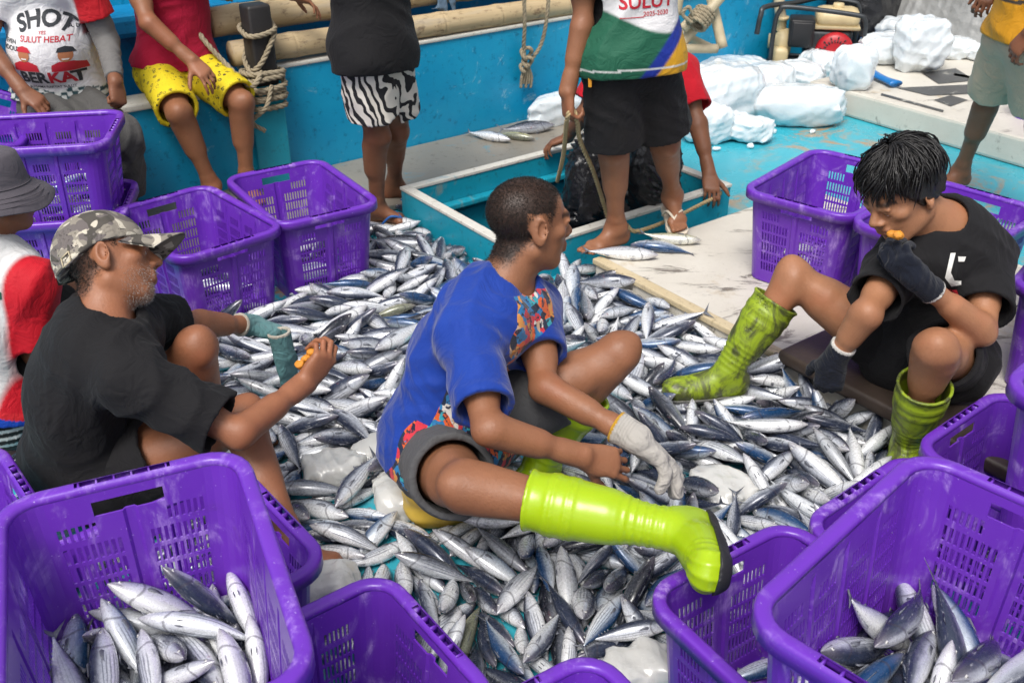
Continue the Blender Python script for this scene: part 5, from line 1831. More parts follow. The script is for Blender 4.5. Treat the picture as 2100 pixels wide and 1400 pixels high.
shirt(P9, M_ART, .013, .0045, (.80, .62), P9.J['pel'] - P9.up * .075, -P9.up, .062, lambda P: art(P9, P), .0045, 22, 3, sl_r=.062, neckdrop=.004, elow=.022)
shorts(P9, M_CLOTH, .010, .0045, (.66, .55) , None, lambda P: np.tile((.085, .085, .088), (len(P), 1)), .0035, 26, 4, flare=.022)
boot(P9, 'r', (-.08, -.95, .29), (-.96, .10, .12), M_BOOT, M_SOLE, length=.285, r=.057)
boot(P9, 'l', (-.60, -.70, -.05), (0, 0, 1), M_BOOT, M_SOLE, length=.235)
glove(P9, h9l, M_GLOVE, (.52, .49, .45), (.55, .30, .02), cuff=.036, e=.008, from_=lerp(P9.J['lwr'], P9.J['lel'], .5))
# lettering on the lower side panel
project_print('lettering', [text_shape('OS', .050, .03)], [o for o in P9.o.children if o.name.startswith('shirt')][0],
              P9.J['pel'] + P9.rt * .10 + P9.fr * .05 + P9.up * .055, nrm(np.cross(P9.up, nrm(P9.rt + P9.fr * .55))), P9.up, nrm(P9.rt + P9.fr * .55), M_INKW, P9.o)

# ---------------------------------------------------------------- the man in the camouflage cap, left
P8 = Fig(dict(head=(-.954,2.138,.679),neck=(-.957,2.036,.576),rsh=(-.862,1.913,.500),lsh=(-.954,2.182,.500),rel=(-.630,1.883,.366),rwr=(-.511,2.079,.382),lel=(-.868,2.386,.376),lwr=(-.776,2.569,.274),pel=(-1.074,2.060,.167),rhip=(-1.014,2.000,.150),lhip=(-1.028,2.135,.140),rkn=(-.665,2.040,.302),ran=(-.528,1.818,.100),lkn=(-.798,2.171,.428),lan=(-.835,2.293,.090)),
         (.90, .43, .02), .95, .05)
h8r = dict(wr=P8.J['rwr'], d=(.55, .35, .60), n=(-.55, .80, .10), side=1, curl=(.60, .62, .70, .75), thumb=(.55, .5))
h8l = dict(wr=P8.J['lwr'], d=(.93, -.05, -.28), n=(-.10, -.05, -1), side=-1, curl=(.42, .50, .55, .5), thumb=(.6, .4))
body_mesh(P8, 'older man with grey stubble in a camouflage cap and black shirt eating', SKIN['ruddy'], .004, [h8r, h8l], [dict(an=P8.J['ran'], toe=(.8, -.2, 0), up=UZ), dict(an=P8.J['lan'], toe=(.8, .3, 0), up=UZ)], tintfn=lambda P: skin_tint(P8, P, .35, .8), eyes=True)
stubble_hair(P8, P8.o, scalp, 9000, .008, .0006, M_HAIRS, 'hair', 2, (0, 0, -1), .5)
stubble_hair(P8, P8.o, lambda a, b, c, r: np.clip((-.026 - c + .25 * np.clip(b - .06, 0, 1)) / .02, 0, 1) * np.clip((b - .005) / .03, 0, 1) * (c > -.125) * (r < .16) * ((np.abs(a) > .022) | (c < -.072) | (np.abs(c + .043) < .006)), 3800, .0048, .00032, m_plain('grey_stubble', (.30, .28, .26), .6, var=.4, scale=300), 'beard', 3, (0, 0, -1), .5)
camo_cap(P8)
shirt(P8, M_CLOTHB, .015, .0045, (.82, .62), P8.J['pel'] - P8.up * .09, -P8.up, .060, None, .0055, 22, 8, sl_r=.068, elow=.022)
shorts(P8, M_CLOTHB, .016, .005, (.40, .40), None, None, .004, 26, 4)
glove(P8, h8l, M_GLOVE, (.12, .27, .28), (.55, .50, .42), cuff=.045, from_=P8.J['lel'])
h8x = dict(wr=P8.J['lwr'] + np.array([.098, -.03, -.062]), d=(.10, -.05, -1), n=(-.9, .4, 0), side=-1, curl=(.05, .1, .12, .1), spread=.0, thumb=(.2, .1), sc=.95)
og = glove(P8, h8x, M_GLOVE, (.11, .25, .26), (.55, .50, .42), cuff=.055, parent=False, hollow=True)
tag(og, 'empty teal knitted glove dangling from the gloved hand of the cap wearer', 'glove')

# ---------------------------------------------------------------- the black-haired man, right
P10 = Fig(dict(head=tuple(Yp(1850, 398, 2.34)),neck=tuple(Yp(1938, 452, 2.375)),rsh=tuple(Yp(1838, 545, 2.36)),lsh=(1.267,2.420,.575),rel=tuple(Yp(1778, 640, 2.19)),rwr=tuple(Yp(1712, 735, 2.225)),lel=(1.193,2.198,.459),lwr=(1.000,2.180,.610),pel=(1.202,2.447,.257),rhip=(1.119,2.464,.237),lhip=(1.226,2.370,.268),rkn=(.808,2.571,.430),ran=tuple(G(1492,758,.150)),lkn=(1.042,2.108,.460),lan=(1.072,2.203,.112), hup=(-.52, -.05, .85)),
         (-.80, -.42, -.42), .93, .05)
h10r = dict(wr=P10.J['rwr'], d=(-.05, .02, -1), n=(.45, .85, 0), side=1, curl=(.5, .55, .6, .6), thumb=(.5, .5))
h10l = dict(wr=P10.J['lwr'], d=(-.74, .16, .62), n=(.35, .85, .25), side=-1, curl=(.55, .6, .65, .7), thumb=(.6, .5))
body_mesh(P10, 'black-haired man in a black shirt and muddy lime boots bending to eat', SKIN['tan'], .004, [h10r, h10l], [], eyes=True, booted=True)
thick_hair(P10, M_HAIR)
shirt(P10, M_CLOTHB, .014, .0045, (.74, .74), P10.J['pel'] - P10.up * .05, -P10.up, .054, None, .005, 22, 12, sl_r=.068, elow=.024)
shorts(P10, M_CLOTHB, .007, .0045, (.45, .62), None, None, .004, 24, 9, flare=.02)
boot(P10, 'r', (-.96, -.16, .03), (0, 0, 1), M_BOOTD, M_SOLEG, length=.25, r=.066)
boot(P10, 'l', (-.45, -.85, -.05), (0, 0, 1), M_BOOTD, M_SOLEG, length=.235, r=.064)
glove(P10, h10r, M_GLOVE, (.008, .011, .022), (.62, .60, .56), cuff=.050, from_=P10.J['rel'])
glove(P10, h10l, M_GLOVE, (.008, .011, .022), (.62, .60, .56), cuff=.050, from_=P10.J['lel'])
sh10 = [o for o in P10.o.children if o.name.startswith('shirt')][0]
cc = lerp(P10.J['lsh'], P10.J['pel'], .33) + P10.rt * .06
for nm, mt, shp in (('logo', M_INKW, [poly_shape([(-.012, .038), (-.002, .040), (-.006, .0), (.004, -.014), (.018, -.012), (.019, -.020), (.0, -.026), (-.016, -.012)]), poly_shape([(.004, .034), (.020, .036), (.018, .026), (.006, .024)])]),
                    ('logo', M_INKR, [poly_shape([(-.022 + k, -.032), (-.012 + k, -.031), (-.002 + k, -.052), (-.010 + k, -.053)]) for k in (0, .012, .024)])):
    project_print(nm, [([(a * 1.25, b * 1.25) for a, b in sv], sf) for sv, sf in shp], sh10, Yp(1955, 562, 2.30), np.array([.98, -.1, -.1]), nrm([.12, .45, .88]), nrm([-.38, -.80, .46]), mt, P10.o)

# ---------------------------------------------------------------- seated man in the white campaign shirt, top left
P1 = Fig(dict(head=(-1.798,4.088,1.197),neck=(-1.820,4.062,1.040),rsh=(-1.975,3.997,.996),lsh=(-1.660,4.006,.998),rel=(-2.02,3.886,.770),rwr=(-1.869,3.774,.625),lel=(-1.610,4.025,.754),lwr=(-1.540,3.852,.640),pel=(-1.847,4.045,.600),rhip=(-1.905,3.994,.520),lhip=(-1.790,4.048,.520),rkn=(-1.700,3.689,.440),ran=(-1.76,3.754,.116),lkn=(-1.540,3.800,.440),lan=(-1.602,3.883,.116)),
         (.4, -.9, -.1), .93, .01, 1.16)
h1r = dict(wr=P1.J['rwr'], d=(.80, -.35, -.42), n=(-.2, .45, -.85), side=1, curl=(.4, .45, .5, .55), thumb=(.3, .3))
h1l = dict(wr=P1.J['lwr'], d=(.12, -.35, -.92), n=(-.75, .5, 0), side=-1, curl=(1.0, 1.05, 1.1, 1.1), thumb=(.9, .8))
body_mesh(P1, 'seated man in a white printed campaign shirt with red sleeves and grey trousers', SKIN['deep'], .006, [h1r, h1l], [], booted=True)
hair_cap(P1, M_HAIR, .006, h=.006)
def t1(P):
    T = np.tile((.72, .71, .72), (len(P), 1))
    a, b, c = local(P1, P)
    for sd in SIDES:
        t, d = armdist(P1, P, sd)
        k = np.clip(.5 + np.minimum(np.abs(a) - .150, c - .2) / .010, 0, 1)[:, None]
        T = T * (1 - k) + np.array((.50, .012, .02)) * k
    m = (c < -.005 + .01 * np.sin(a * 40))
    T[m] = np.where((np.sin(a * 160) * np.sin(c * 190) > 0)[:, None], (.03, .07, .08), (.6, .62, .6))[m]
    return T
s1 = shirt(P1, M_JERSEY, .012, .006, (.62, .62), P1.J['pel'] - P1.up * .06, -P1.up, .066, t1, .004, 18, 2, sl_r=.066, elow=.018)
shorts(P1, M_CLOTH, .008, .006, (1.78, 1.78), None, lambda P: np.tile((.085, .083, .080), (len(P), 1)), .0055, 20, 6, name='trousers', flare=.03)
for sd in SIDES:
    boot(P1, sd, (.35, -.9, 0), (0, 0, 1), M_BOOTG, M_SOLE, .006, .24, 0, .058)
V = P1.grid(.005, P1.J['lel'] - .25, P1.J['lel'] + .3)
a, b, c = P1.J['lsh'], P1.J['lel'], P1.J['lwr']
V.cone(lerp(a, b, .5), b, .054, .046, .02); V.cone(b, lerp(b, c, .92), .046, .034, .02); V.folds(.003, 45, 3, nrm(c - b))
V.localcut(lerp(b, c, .9), c - b, .1)
P, F = V.mesh()
mk('arm_sleeve', smooth_mesh(P, F, 1, .5), F, M_CLOTH, P1.o, attrs=tint_arr(P, lambda q: np.tile((.16, .155, .15), (len(q), 1))))
# campaign print: lettering and two plain capped busts
ux, uy, nn = -P1.rt, P1.up, P1.fr
o1 = P1.J['pel'] + P1.up * .118 - P1.rt * .035
def pr(nm, shp, mat, fg=P1, tgt=s1, org=None, **k):
    return project_print(nm, shp, tgt, o1 if org is None else org, ux, uy, nn, mat, fg.o, **k)
pr('lettering', [text_shape('SHOT', .082, .035, .16, .0, .145, 0, .95)], M_INK)
pr('lettering', [text_shape('SULUT HEBAT', .030, .012, .0, .005, .074, 0, .9), text_shape('YES', .016, .01, 0, .0, .098)], M_INKR)
pr('lettering', [text_shape('BER', .062, .04, 0, -.052, -.074), text_shape('T', .062, .04, 0, .094, -.074), text_shape('BERSAMA RAKYAT SULUT', .014, .01, 0, .0, -.112)], M_INK)
pr('lettering', [text_shape('KA', .062, .04, 0, .044, -.074)], M_INKR, off=.003)
pr('lettering', [text_shape('A. DENNY', .021, .015, 0, .118, .115, 0, .9), text_shape('CALON WAKIL', .010, .0, 0, .118, .135)], M_INK)
pr('lettering', [text_shape('STEVEN', .021, .015, 0, -.135, .06), text_shape('KANDOUW', .024, .015, 0, -.135, .036)], M_INK)
for q, fx in ((-1, -.070), (1, .072)):
    pr('portrait_print', [poly_shape([(fx - .050, -.046), (fx - .046, -.020), (fx - .020, -.008), (fx + .020, -.008), (fx + .046, -.020), (fx + .050, -.046)])], M_INKR)
    pr('portrait_print', [poly_shape([(fx + .022 * math.cos(t), .016 + .026 * math.sin(t)) for t in np.linspace(0, 6.283, 17)[:-1]])], M_INKB, off=.003)
    pr('portrait_print', [poly_shape([(fx - .026, .028), (fx + .030, .026), (fx + .020, .044), (fx, .050), (fx - .020, .044)])], M_INKR if q < 0 else M_INK, off=.0038)
    pr('portrait_print', [poly_shape([(fx - .012, .004), (fx + .012, .004), (fx + .008, -.001), (fx - .008, -.001)])], M_INKW, off=.0036)

# ---------------------------------------------------------------- seated man in the crimson shirt and yellow shorts
P2 = Fig(dict(head=(-1.396,4.355,1.187),neck=(-1.414,4.338,1.032),rsh=(-1.545,4.237,1.003),lsh=(-1.258,4.316,1.019),rel=(-1.459,4.095,.811),rwr=(-1.298,4.069,.665),lel=(-1.085,4.478,.985),lwr=(-.955,4.489,.845),pel=(-1.454,4.342,.585),rhip=(-1.530,4.315,.555),lhip=(-1.391,4.371,.565),rkn=(-1.373,4.028,.462),ran=(-1.308,4.093,.121),lkn=(-1.145,4.159,.466),lan=(-1.177,4.182,.115)),
         (.45, -.85, -.1), .93, .02)
h2r = dict(wr=P2.J['rwr'], d=(.70, -.42, -.55), n=(-.25, .55, -.80), side=1, curl=(.30, .38, .42, .4), spread=.10, thumb=(.1, .2))
h2l = dict(wr=P2.J['lwr'], d=(.85, .15, -.40), n=(-.1, -.3, -.9), side=-1, curl=(.25, .3, .35, .35), thumb=(.2, .2))
body_mesh(P2, 'man in a crimson shirt and yellow printed shorts seated on the bulwark', SKIN['brown'], .006, [h2r, h2l], [dict(an=P2.J['ran'], toe=(.4, -.9, 0), up=UZ), dict(an=P2.J['lan'], toe=(.5, -.85, 0), up=UZ)])
hair_cap(P2, M_HAIR, .006, h=.006)
shirt(P2, M_CLOTH, .014, .006, (.38, .38), P2.J['pel'] - P2.up * .0, -P2.up, .066, lambda P: np.tile((.36, .006, .035), (len(P), 1)), .005, 20, 22, sl_r=.075, elow=.030)
shorts(P2, M_YPRINT, .012, .006, (.92, .92), None, None, .005, 24, 13, flare=.020)

# ---------------------------------------------------------------- standing man in zebra shorts
P3 = Fig(dict(head=(-.535,3.947,1.368),neck=(-.535,3.931,1.219),rsh=(-.635,3.822,1.204),lsh=(-.462,4.062,1.190),rel=(-.60,3.65,1.30),rwr=(-.43,3.72,1.42),lel=(-.412,4.248,1.25),lwr=(-.40,4.06,1.37),pel=(-.526,3.883,.791),rhip=(-.560,3.818,.753),lhip=(-.494,3.930,.724),rkn=(-.542,3.867,.420),ran=(-.575,3.947,.085),lkn=(-.480,4.013,.390),lan=(-.525,4.190,.091)),
         (.8, -.5, -.1), .93, .0, 1.05)
f3 = [dict(an=P3.J['ran'], toe=(.96, -.18, 0), up=UZ), dict(an=P3.J['lan'], toe=(.96, -.05, 0), up=UZ)]
body_mesh(P3, 'standing man in a long black shirt, zebra striped shorts and blue flip-flops', SKIN['deep'], .006, [dict(wr=P3.J['rwr'], d=(.5, .2, .8), n=(0, 1, 0), side=1), dict(wr=P3.J['lwr'], d=(.3, -.3, .8), n=(0, 1, 0), side=-1)], f3)
hair_cap(P3, M_HAIR, .006, h=.006)
shirt(P3, M_CLOTHB, .020, .006, (.7, .7), P3.J['pel'] - P3.up * .11, -P3.up, .066, None, .006, 16, 31, sl_r=.075, elow=.036)
shorts(P3, M_ZEBRA, .016, .006, (.74, .74), None, None, .006, 20, 15, flare=.035)
for f_ in f3:
    sandal(P3, f_['an'], f_['toe'], f_['up'], M_FLIP, M_FLIPW, 'flip_flop')

# ---------------------------------------------------------------- standing man with the rope
P4 = Fig(dict(head=(.364,3.430,1.447),neck=(.375,3.415,1.306),rsh=(.235,3.387,1.225),lsh=(.528,3.407,1.235),rel=(.231,3.335,.974),rwr=(.184,3.284,.764),lel=(.690,3.552,1.30),lwr=(.60,3.421,1.45),pel=(.396,3.381,.880),rhip=(.334,3.350,.850),lhip=(.464,3.391,.840),rkn=(.359,3.391,.519),ran=(.393,3.468,.198),lkn=(.557,3.494,.516),lan=(.625,3.640,.255)),
         (-.2, -.95, -.2), .93, .0)
h4r = dict(wr=P4.J['rwr'], d=(.05, -.15, -1), n=(.90, .35, 0), side=1, curl=(.75, .8, .85, .8), thumb=(.6, .5))
f4 = [dict(an=P4.J['ran'], toe=(-.80, -.58, 0), up=UZ), dict(an=P4.J['lan'], toe=(.10, -.93, -.12), up=UZ)]
body_mesh(P4, 'standing man in a white and green jersey and black shorts holding a rope', SKIN['brown'], .005, [h4r, dict(wr=P4.J['lwr'], d=(-.5, 0, .8), n=(0, 1, 0), side=-1)], f4)
hair_cap(P4, M_HAIR, .006, h=.006)
def t4(P):
    a, b, c = local(P4, P)
    l = -a
    T = np.tile((.70, .69, .70), (len(P), 1))
    dg = c + .055 * np.sin((l + .05) * 9) 
    e = l - .02 - (c + .06) * .85
    for m_, cl_ in ((.115 - dg, (.015, .105, .06)), (np.minimum(e, .28 - c), (.012, .03, .27)), (np.minimum(e - .055, .32 - c), (.62, .32, .02))):
        k = np.clip(.5 + m_ / .010, 0, 1)[:, None]
        T = T * (1 - k) + np.array(cl_) * k
    T[(np.abs(c + .045) < .003)] = (.6, .62, .6)
    return T
s4 = shirt(P4, M_JERSEY, .018, .0055, (.62, .62), P4.J['pel'] - P4.up * .075, -P4.up, .066, t4, .005, 18, 17, sl_r=.072, elow=.034)
shorts(P4, M_CLOTHB, .014, .0055, (.90, .82), None, None, .005, 20, 19, flare=.035)
ux, uy, nn = -P4.rt, P4.up, P4.fr
o4 = P4.J['pel'] + P4.up * .150 + P4.rt * -.035
pr('lettering', [text_shape('SULUT', .062, .02, 0, .0, .012), text_shape('2025-2030', .020, .01, 0, .03, -.026), poly_shape([(-.09, -.033), (-.01, -.033), (-.01, -.0355), (-.09, -.0355)])], M_INKR, P4, s4, o4)
mb = MB()
qa = P4.J['rhip'] + P4.rt * .085 + P4.fr * .075
mb.obox(qa + P4.up * -.02, P4.rt * .006, P4.fr * .003, P4.up * .05, .002)
mb.build('side_stripe', m_plain('orange_trim_cloth', (.65, .28, .02), .8, var=.1), P4.o)
sandal(P4, f4[1]['an'], f4[1]['toe'], f4[1]['up'], M_FLIPW, M_FLIPW, 'flip_flop')

# ---------------------------------------------------------------- man in red standing in the hatch
P5 = Fig(dict(head=(.560,4.20,.74),neck=(.565,4.28,.60),rsh=(.405,4.30,.575),lsh=(.715,4.24,.585),rel=(.315,4.25,.39),rwr=(.255,4.40,.235),lel=(.785,4.10,.40),lwr=(.83,3.985,.215),pel=(.60,4.36,.16),rhip=(.53,4.36,.10),lhip=(.67,4.34,.10),rkn=(.50,4.12,-.10),ran=(.50,4.20,-.45),lkn=(.69,4.09,-.10),lan=(.70,4.17,-.45)),
         (-.1, -.85, -.5), .95, .04)
h5r = dict(wr=P5.J['rwr'], d=(-.85, .1, -.35), n=(-.2, 0, -.9), side=1, curl=(.35, .4, .45, .5), thumb=(.2, .3))
h5l = dict(wr=P5.J['lwr'], d=(.05, -.80, -.55), n=(0, .55, -.8), side=-1, curl=(.42, .45, .45, .5), thumb=(.2, .3))
body_mesh(P5, 'man in a red shirt bending in the hatch with hands on its edges', SKIN['deep'], .006, [h5r, h5l], [])
hair_cap(P5, M_HAIR, .006, h=.006)
shirt(P5, M_CLOTH, .016, .006, (.75, .75), P5.J['pel'], -P5.up, .072, lambda P: np.tile((.50, .008, .02), (len(P), 1)), .005, 20, 25, sl_r=.07)
shorts(P5, M_CLOTHB, .02, .006, (1.6, 1.6), None, None, .006, 20, 27, name='trousers', flare=.03)

# ---------------------------------------------------------------- barefoot man at the right edge
P6 = Fig(dict(head=(1.913,3.951,1.450),neck=(1.929,3.936,1.296),lsh=(1.887,3.792,1.257),rsh=(1.968,4.072,1.241),lel=(2.032,3.776,1.039),lwr=(1.905,3.734,.855),rel=(2.046,4.233,1.090),rwr=(1.913,4.098,.954),pel=(1.985,3.936,.851),lhip=(1.992,3.862,.792),rhip=(1.980,4.009,.782),lkn=(2.142,3.974,.487),lan=(2.255,3.985,.095),rkn=(2.034,4.195,.492),ran=(2.060,4.350,.095)),
         (-.9, -.3, -.1), .93, .0)
f6 = [dict(an=P6.J['ran'], toe=(-.93, -.36, 0), up=UZ), dict(an=P6.J['lan'], toe=(-.95, -.25, 0), up=UZ)]
body_mesh(P6, 'barefoot man in a yellow shirt and beige shorts at the right edge', SKIN['deep'], .006, [dict(wr=P6.J['rwr'], d=(-.6, -.3, -.7), n=(.5, .6, -.3), side=1), dict(wr=P6.J['lwr'], d=(-.4, .2, -.8), n=(.8, .3, 0), side=-1)], f6)
hair_cap(P6, M_HAIR, .006, h=.006)
shirt(P6, M_JERSEY, .016, .006, (.6, .6), P6.J['pel'] - P6.up * .05, -P6.up, .066, lambda P: np.where((np.sin((P @ P6.up) * 110) > .75)[:, None] & ((P - P6.J['pel']) @ P6.up > .08)[:, None], (.06, .05, .04), (.64, .30, .015)), .005, 18, 33, sl_r=.075, elow=.03)
shorts(P6, M_CLOTH, .014, .006, (.90, .90), None, lambda P: np.tile((.50, .42, .31), (len(P), 1)), .005, 18, 35, flare=.035)

# ---------------------------------------------------------------- man in the bucket hat, left edge
P7 = Fig(dict(head=(-1.245,2.46,.725),neck=(-1.29,2.41,.595),rsh=(-1.165,2.345,.525),lsh=(-1.445,2.48,.525),rel=(-1.185,2.33,.315),rwr=(-1.27,2.54,.29),lel=(-1.40,2.70,.36),lwr=(-1.20,2.76,.28),pel=(-1.345,2.31,.185),rhip=(-1.275,2.28,.17),lhip=(-1.42,2.35,.17),rkn=(-1.085,2.44,.27),ran=(-1.02,2.66,.09),lkn=(-1.20,2.68,.33),lan=(-1.1,2.85,.09)),
         (.68, .73, -.05), .95, .04, hs=1.)
P7.J = {k: v + np.array([-.112, 0, 0]) for k, v in P7.J.items()}; P7.mid = P7.mid + np.array([-.112, 0, 0])
body_mesh(P7, 'man in a grey bucket hat and white jersey with red sleeves, seen from behind', SKIN['brown'], .005, [dict(wr=P7.J['rwr'], d=(-.8, .3, -.1), n=(0, 0, -1), side=1), dict(wr=P7.J['lwr'], d=(.8, .2, -.3), n=(0, 0, -1), side=-1)], [dict(an=P7.J['ran'], toe=(.8, .3, 0), up=UZ), dict(an=P7.J['lan'], toe=(.8, .3, 0), up=UZ)])
hair_cap(P7, M_HAIRS, .005, h=.005)
bucket_hat(P7, m_cloth('grey_hat_cotton', (.095, .085, .10), bs=.25))
def t7(P):
    a, b, c = local(P7, P)
    T = np.tile((.68, .68, .68), (len(P), 1))
    T *= (1 - .10 * (np.sin(a * 420) > .55))[:, None]
    k = np.clip(.5 + np.maximum(a - .155, -a - .155) / .010, 0, 1)[:, None]
    T = T * (1 - k) + np.array((.52, .008, .02)) * k
    T[(c < .075 - .3 * a) ] = (.01, .06, .42)
    T[(c < .075 - .3 * a) & (c > .055 - .3 * a)] = (.6, .02, .03)
    return T
s7 = shirt(P7, M_JERSEY, .018, .005, (.80, .80), P7.J['pel'] - P7.up * .02, -P7.up, .062, t7, .005, 20, 41, sl_r=.070, elow=.024)
bk = nrm(-P7.fr + .3 * P7.rt)
hx = nrm(np.cross(P7.up, bk))
project_print('lettering', [text_shape('T', .13, .03), text_shape('HEBAT', .05, .03, 0, -.08, -.11)], s7, P7.J['neck'] - P7.up * .13 + P7.rt * .09, hx, nrm(np.cross(bk, hx)), bk, M_INKG, P7.o)
def t7s(P):
    T = np.tile((.014, .014, .015), (len(P), 1))
    a, b = P7.J['rhip'], P7.J['rkn']
    ab = nrm(b - a)
    d = P - a
    t = d @ ab
    z = d @ nrm(np.cross(ab, P7.hr))
    z = d[:, 2]
    out = (d - t[:, None] * ab) @ P7.rt
    for k in range(3):
        T[(np.abs(z + .005 + .026 * k) < .006) & (out > .0)] = (.66, .66, .64)
    return T
sh7 = shorts(P7, M_JERSEY, .014, .005, (.93, .93), None, t7s, .004, 24, 43, flare=.03)
o7 = lerp(P7.J['rhip'], P7.J['rkn'], .12) + np.array([0, 0, .03])
project_print('logo', [poly_shape([(r * .024 * math.cos(t), r * .030 * math.sin(t)) for r, t in [(1, q) for q in np.linspace(0, 6.283, 19)[:-1]]])], sh7, o7, np.array([.9, .3, .2]), UZ, nrm([.1, -1, .35]), M_NEON, P7.o)
project_print('logo', [poly_shape([(.016 * math.cos(t), .022 * math.sin(t)) for t in np.linspace(0, 6.283, 15)[:-1]])], sh7, o7, np.array([.9, .3, .2]), UZ, nrm([.1, -1, .35]), M_INK, P7.o, .003)

# ---------------------------------------------------------------- jerrycan seat, plank, ice among the fish
cz = G(938, 1085, 0) + np.array([-.03, .065, 0])
V = SD(cz - [.2, .2, .02], cz + [.2, .2, .25], .004)
X, Y_, Z = V.ax[0][:, None, None] - cz[0], V.ax[1][None, :, None] - cz[1], V.ax[2][None, None, :] - cz[2] - .085
a_, b_ = X * .94 + Y_ * .34, -X * .34 + Y_ * .94
V.d = (((np.abs(a_ / .115) ** 3.2 + np.abs(b_ / .085) ** 3.2 + np.abs(Z / .085) ** 5) ** (1 / 3.6) - 1) * .085 + .0022 * np.cos(np.clip(Z, -.06, .06) * 110)).astype(np.float32)
P, F = V.mesh()
jc = mk('jerrycan', smooth_mesh(P, F, 1, .5), F, M_YCAN)
tag(jc, 'yellow plastic jerrycan used as a low seat under the man in blue', 'jerrycan')
mb = MB()
mb.tube(spline([cz + [-.05, -.02, .17], cz + [-.045, -.02, .20], cz + [.03, .0, .205], cz + [.05, .01, .17]], 16), .012, 10)
mb.build('handle', M_YCAN, jc)
mb = MB(); mb.lathe(cz + [.075, .03, .165], UZ, [(.022, 0), (.022, .02), (.018, .024), (0, .024)], 16); mb.build('cap', M_YCAN, jc)
M_WOOD = m_plain('dark_wet_wood', (.05, .035, .027), .5, var=.5, scale=14, bmp=.5)
mb = MB(); mb.obox(U(.27, 2.25, .147), BA * .12, BB * .40, UZ * .022, .012)
tag(mb.build('plank', M_WOOD), 'dark wet plank on the cover edge serving as a seat for the black-haired man', 'plank')
def chunk(px, py, w, d, h, yaw, seed, label):
    g = G(px, py, .075)
    return ice_block(np.array([g[0], g[1], .036]), (w * 1.3, d * 1.3, h * .85), yaw, seed, label, M_ICEF, 'ice chunks among the fish', .005, 3.2, 'ice_chunk', 1.)
chunk(678, 938, .135, .10, .10, .2, 101, 'flat ice chunk among the fish between the two seated men at left')
chunk(828, 985, .13, .14, .10, .5, 102, 'ice chunk beside the hem of the blue shirt')
chunk(655, 1178, .14, .10, .11, .1, 103, 'ice chunk against the front left crate rim')
chunk(1475, 978, .125, .15, .11, .4, 104, 'round ice chunk right of the white glove')
chunk(1310, 1345, .12, .09, .085, .1, 105, 'ice chunk at the bottom between crates')
chunk(770, 905, .10, .08, .09, .9, 106, 'ice sliver behind the blue shirt hem')

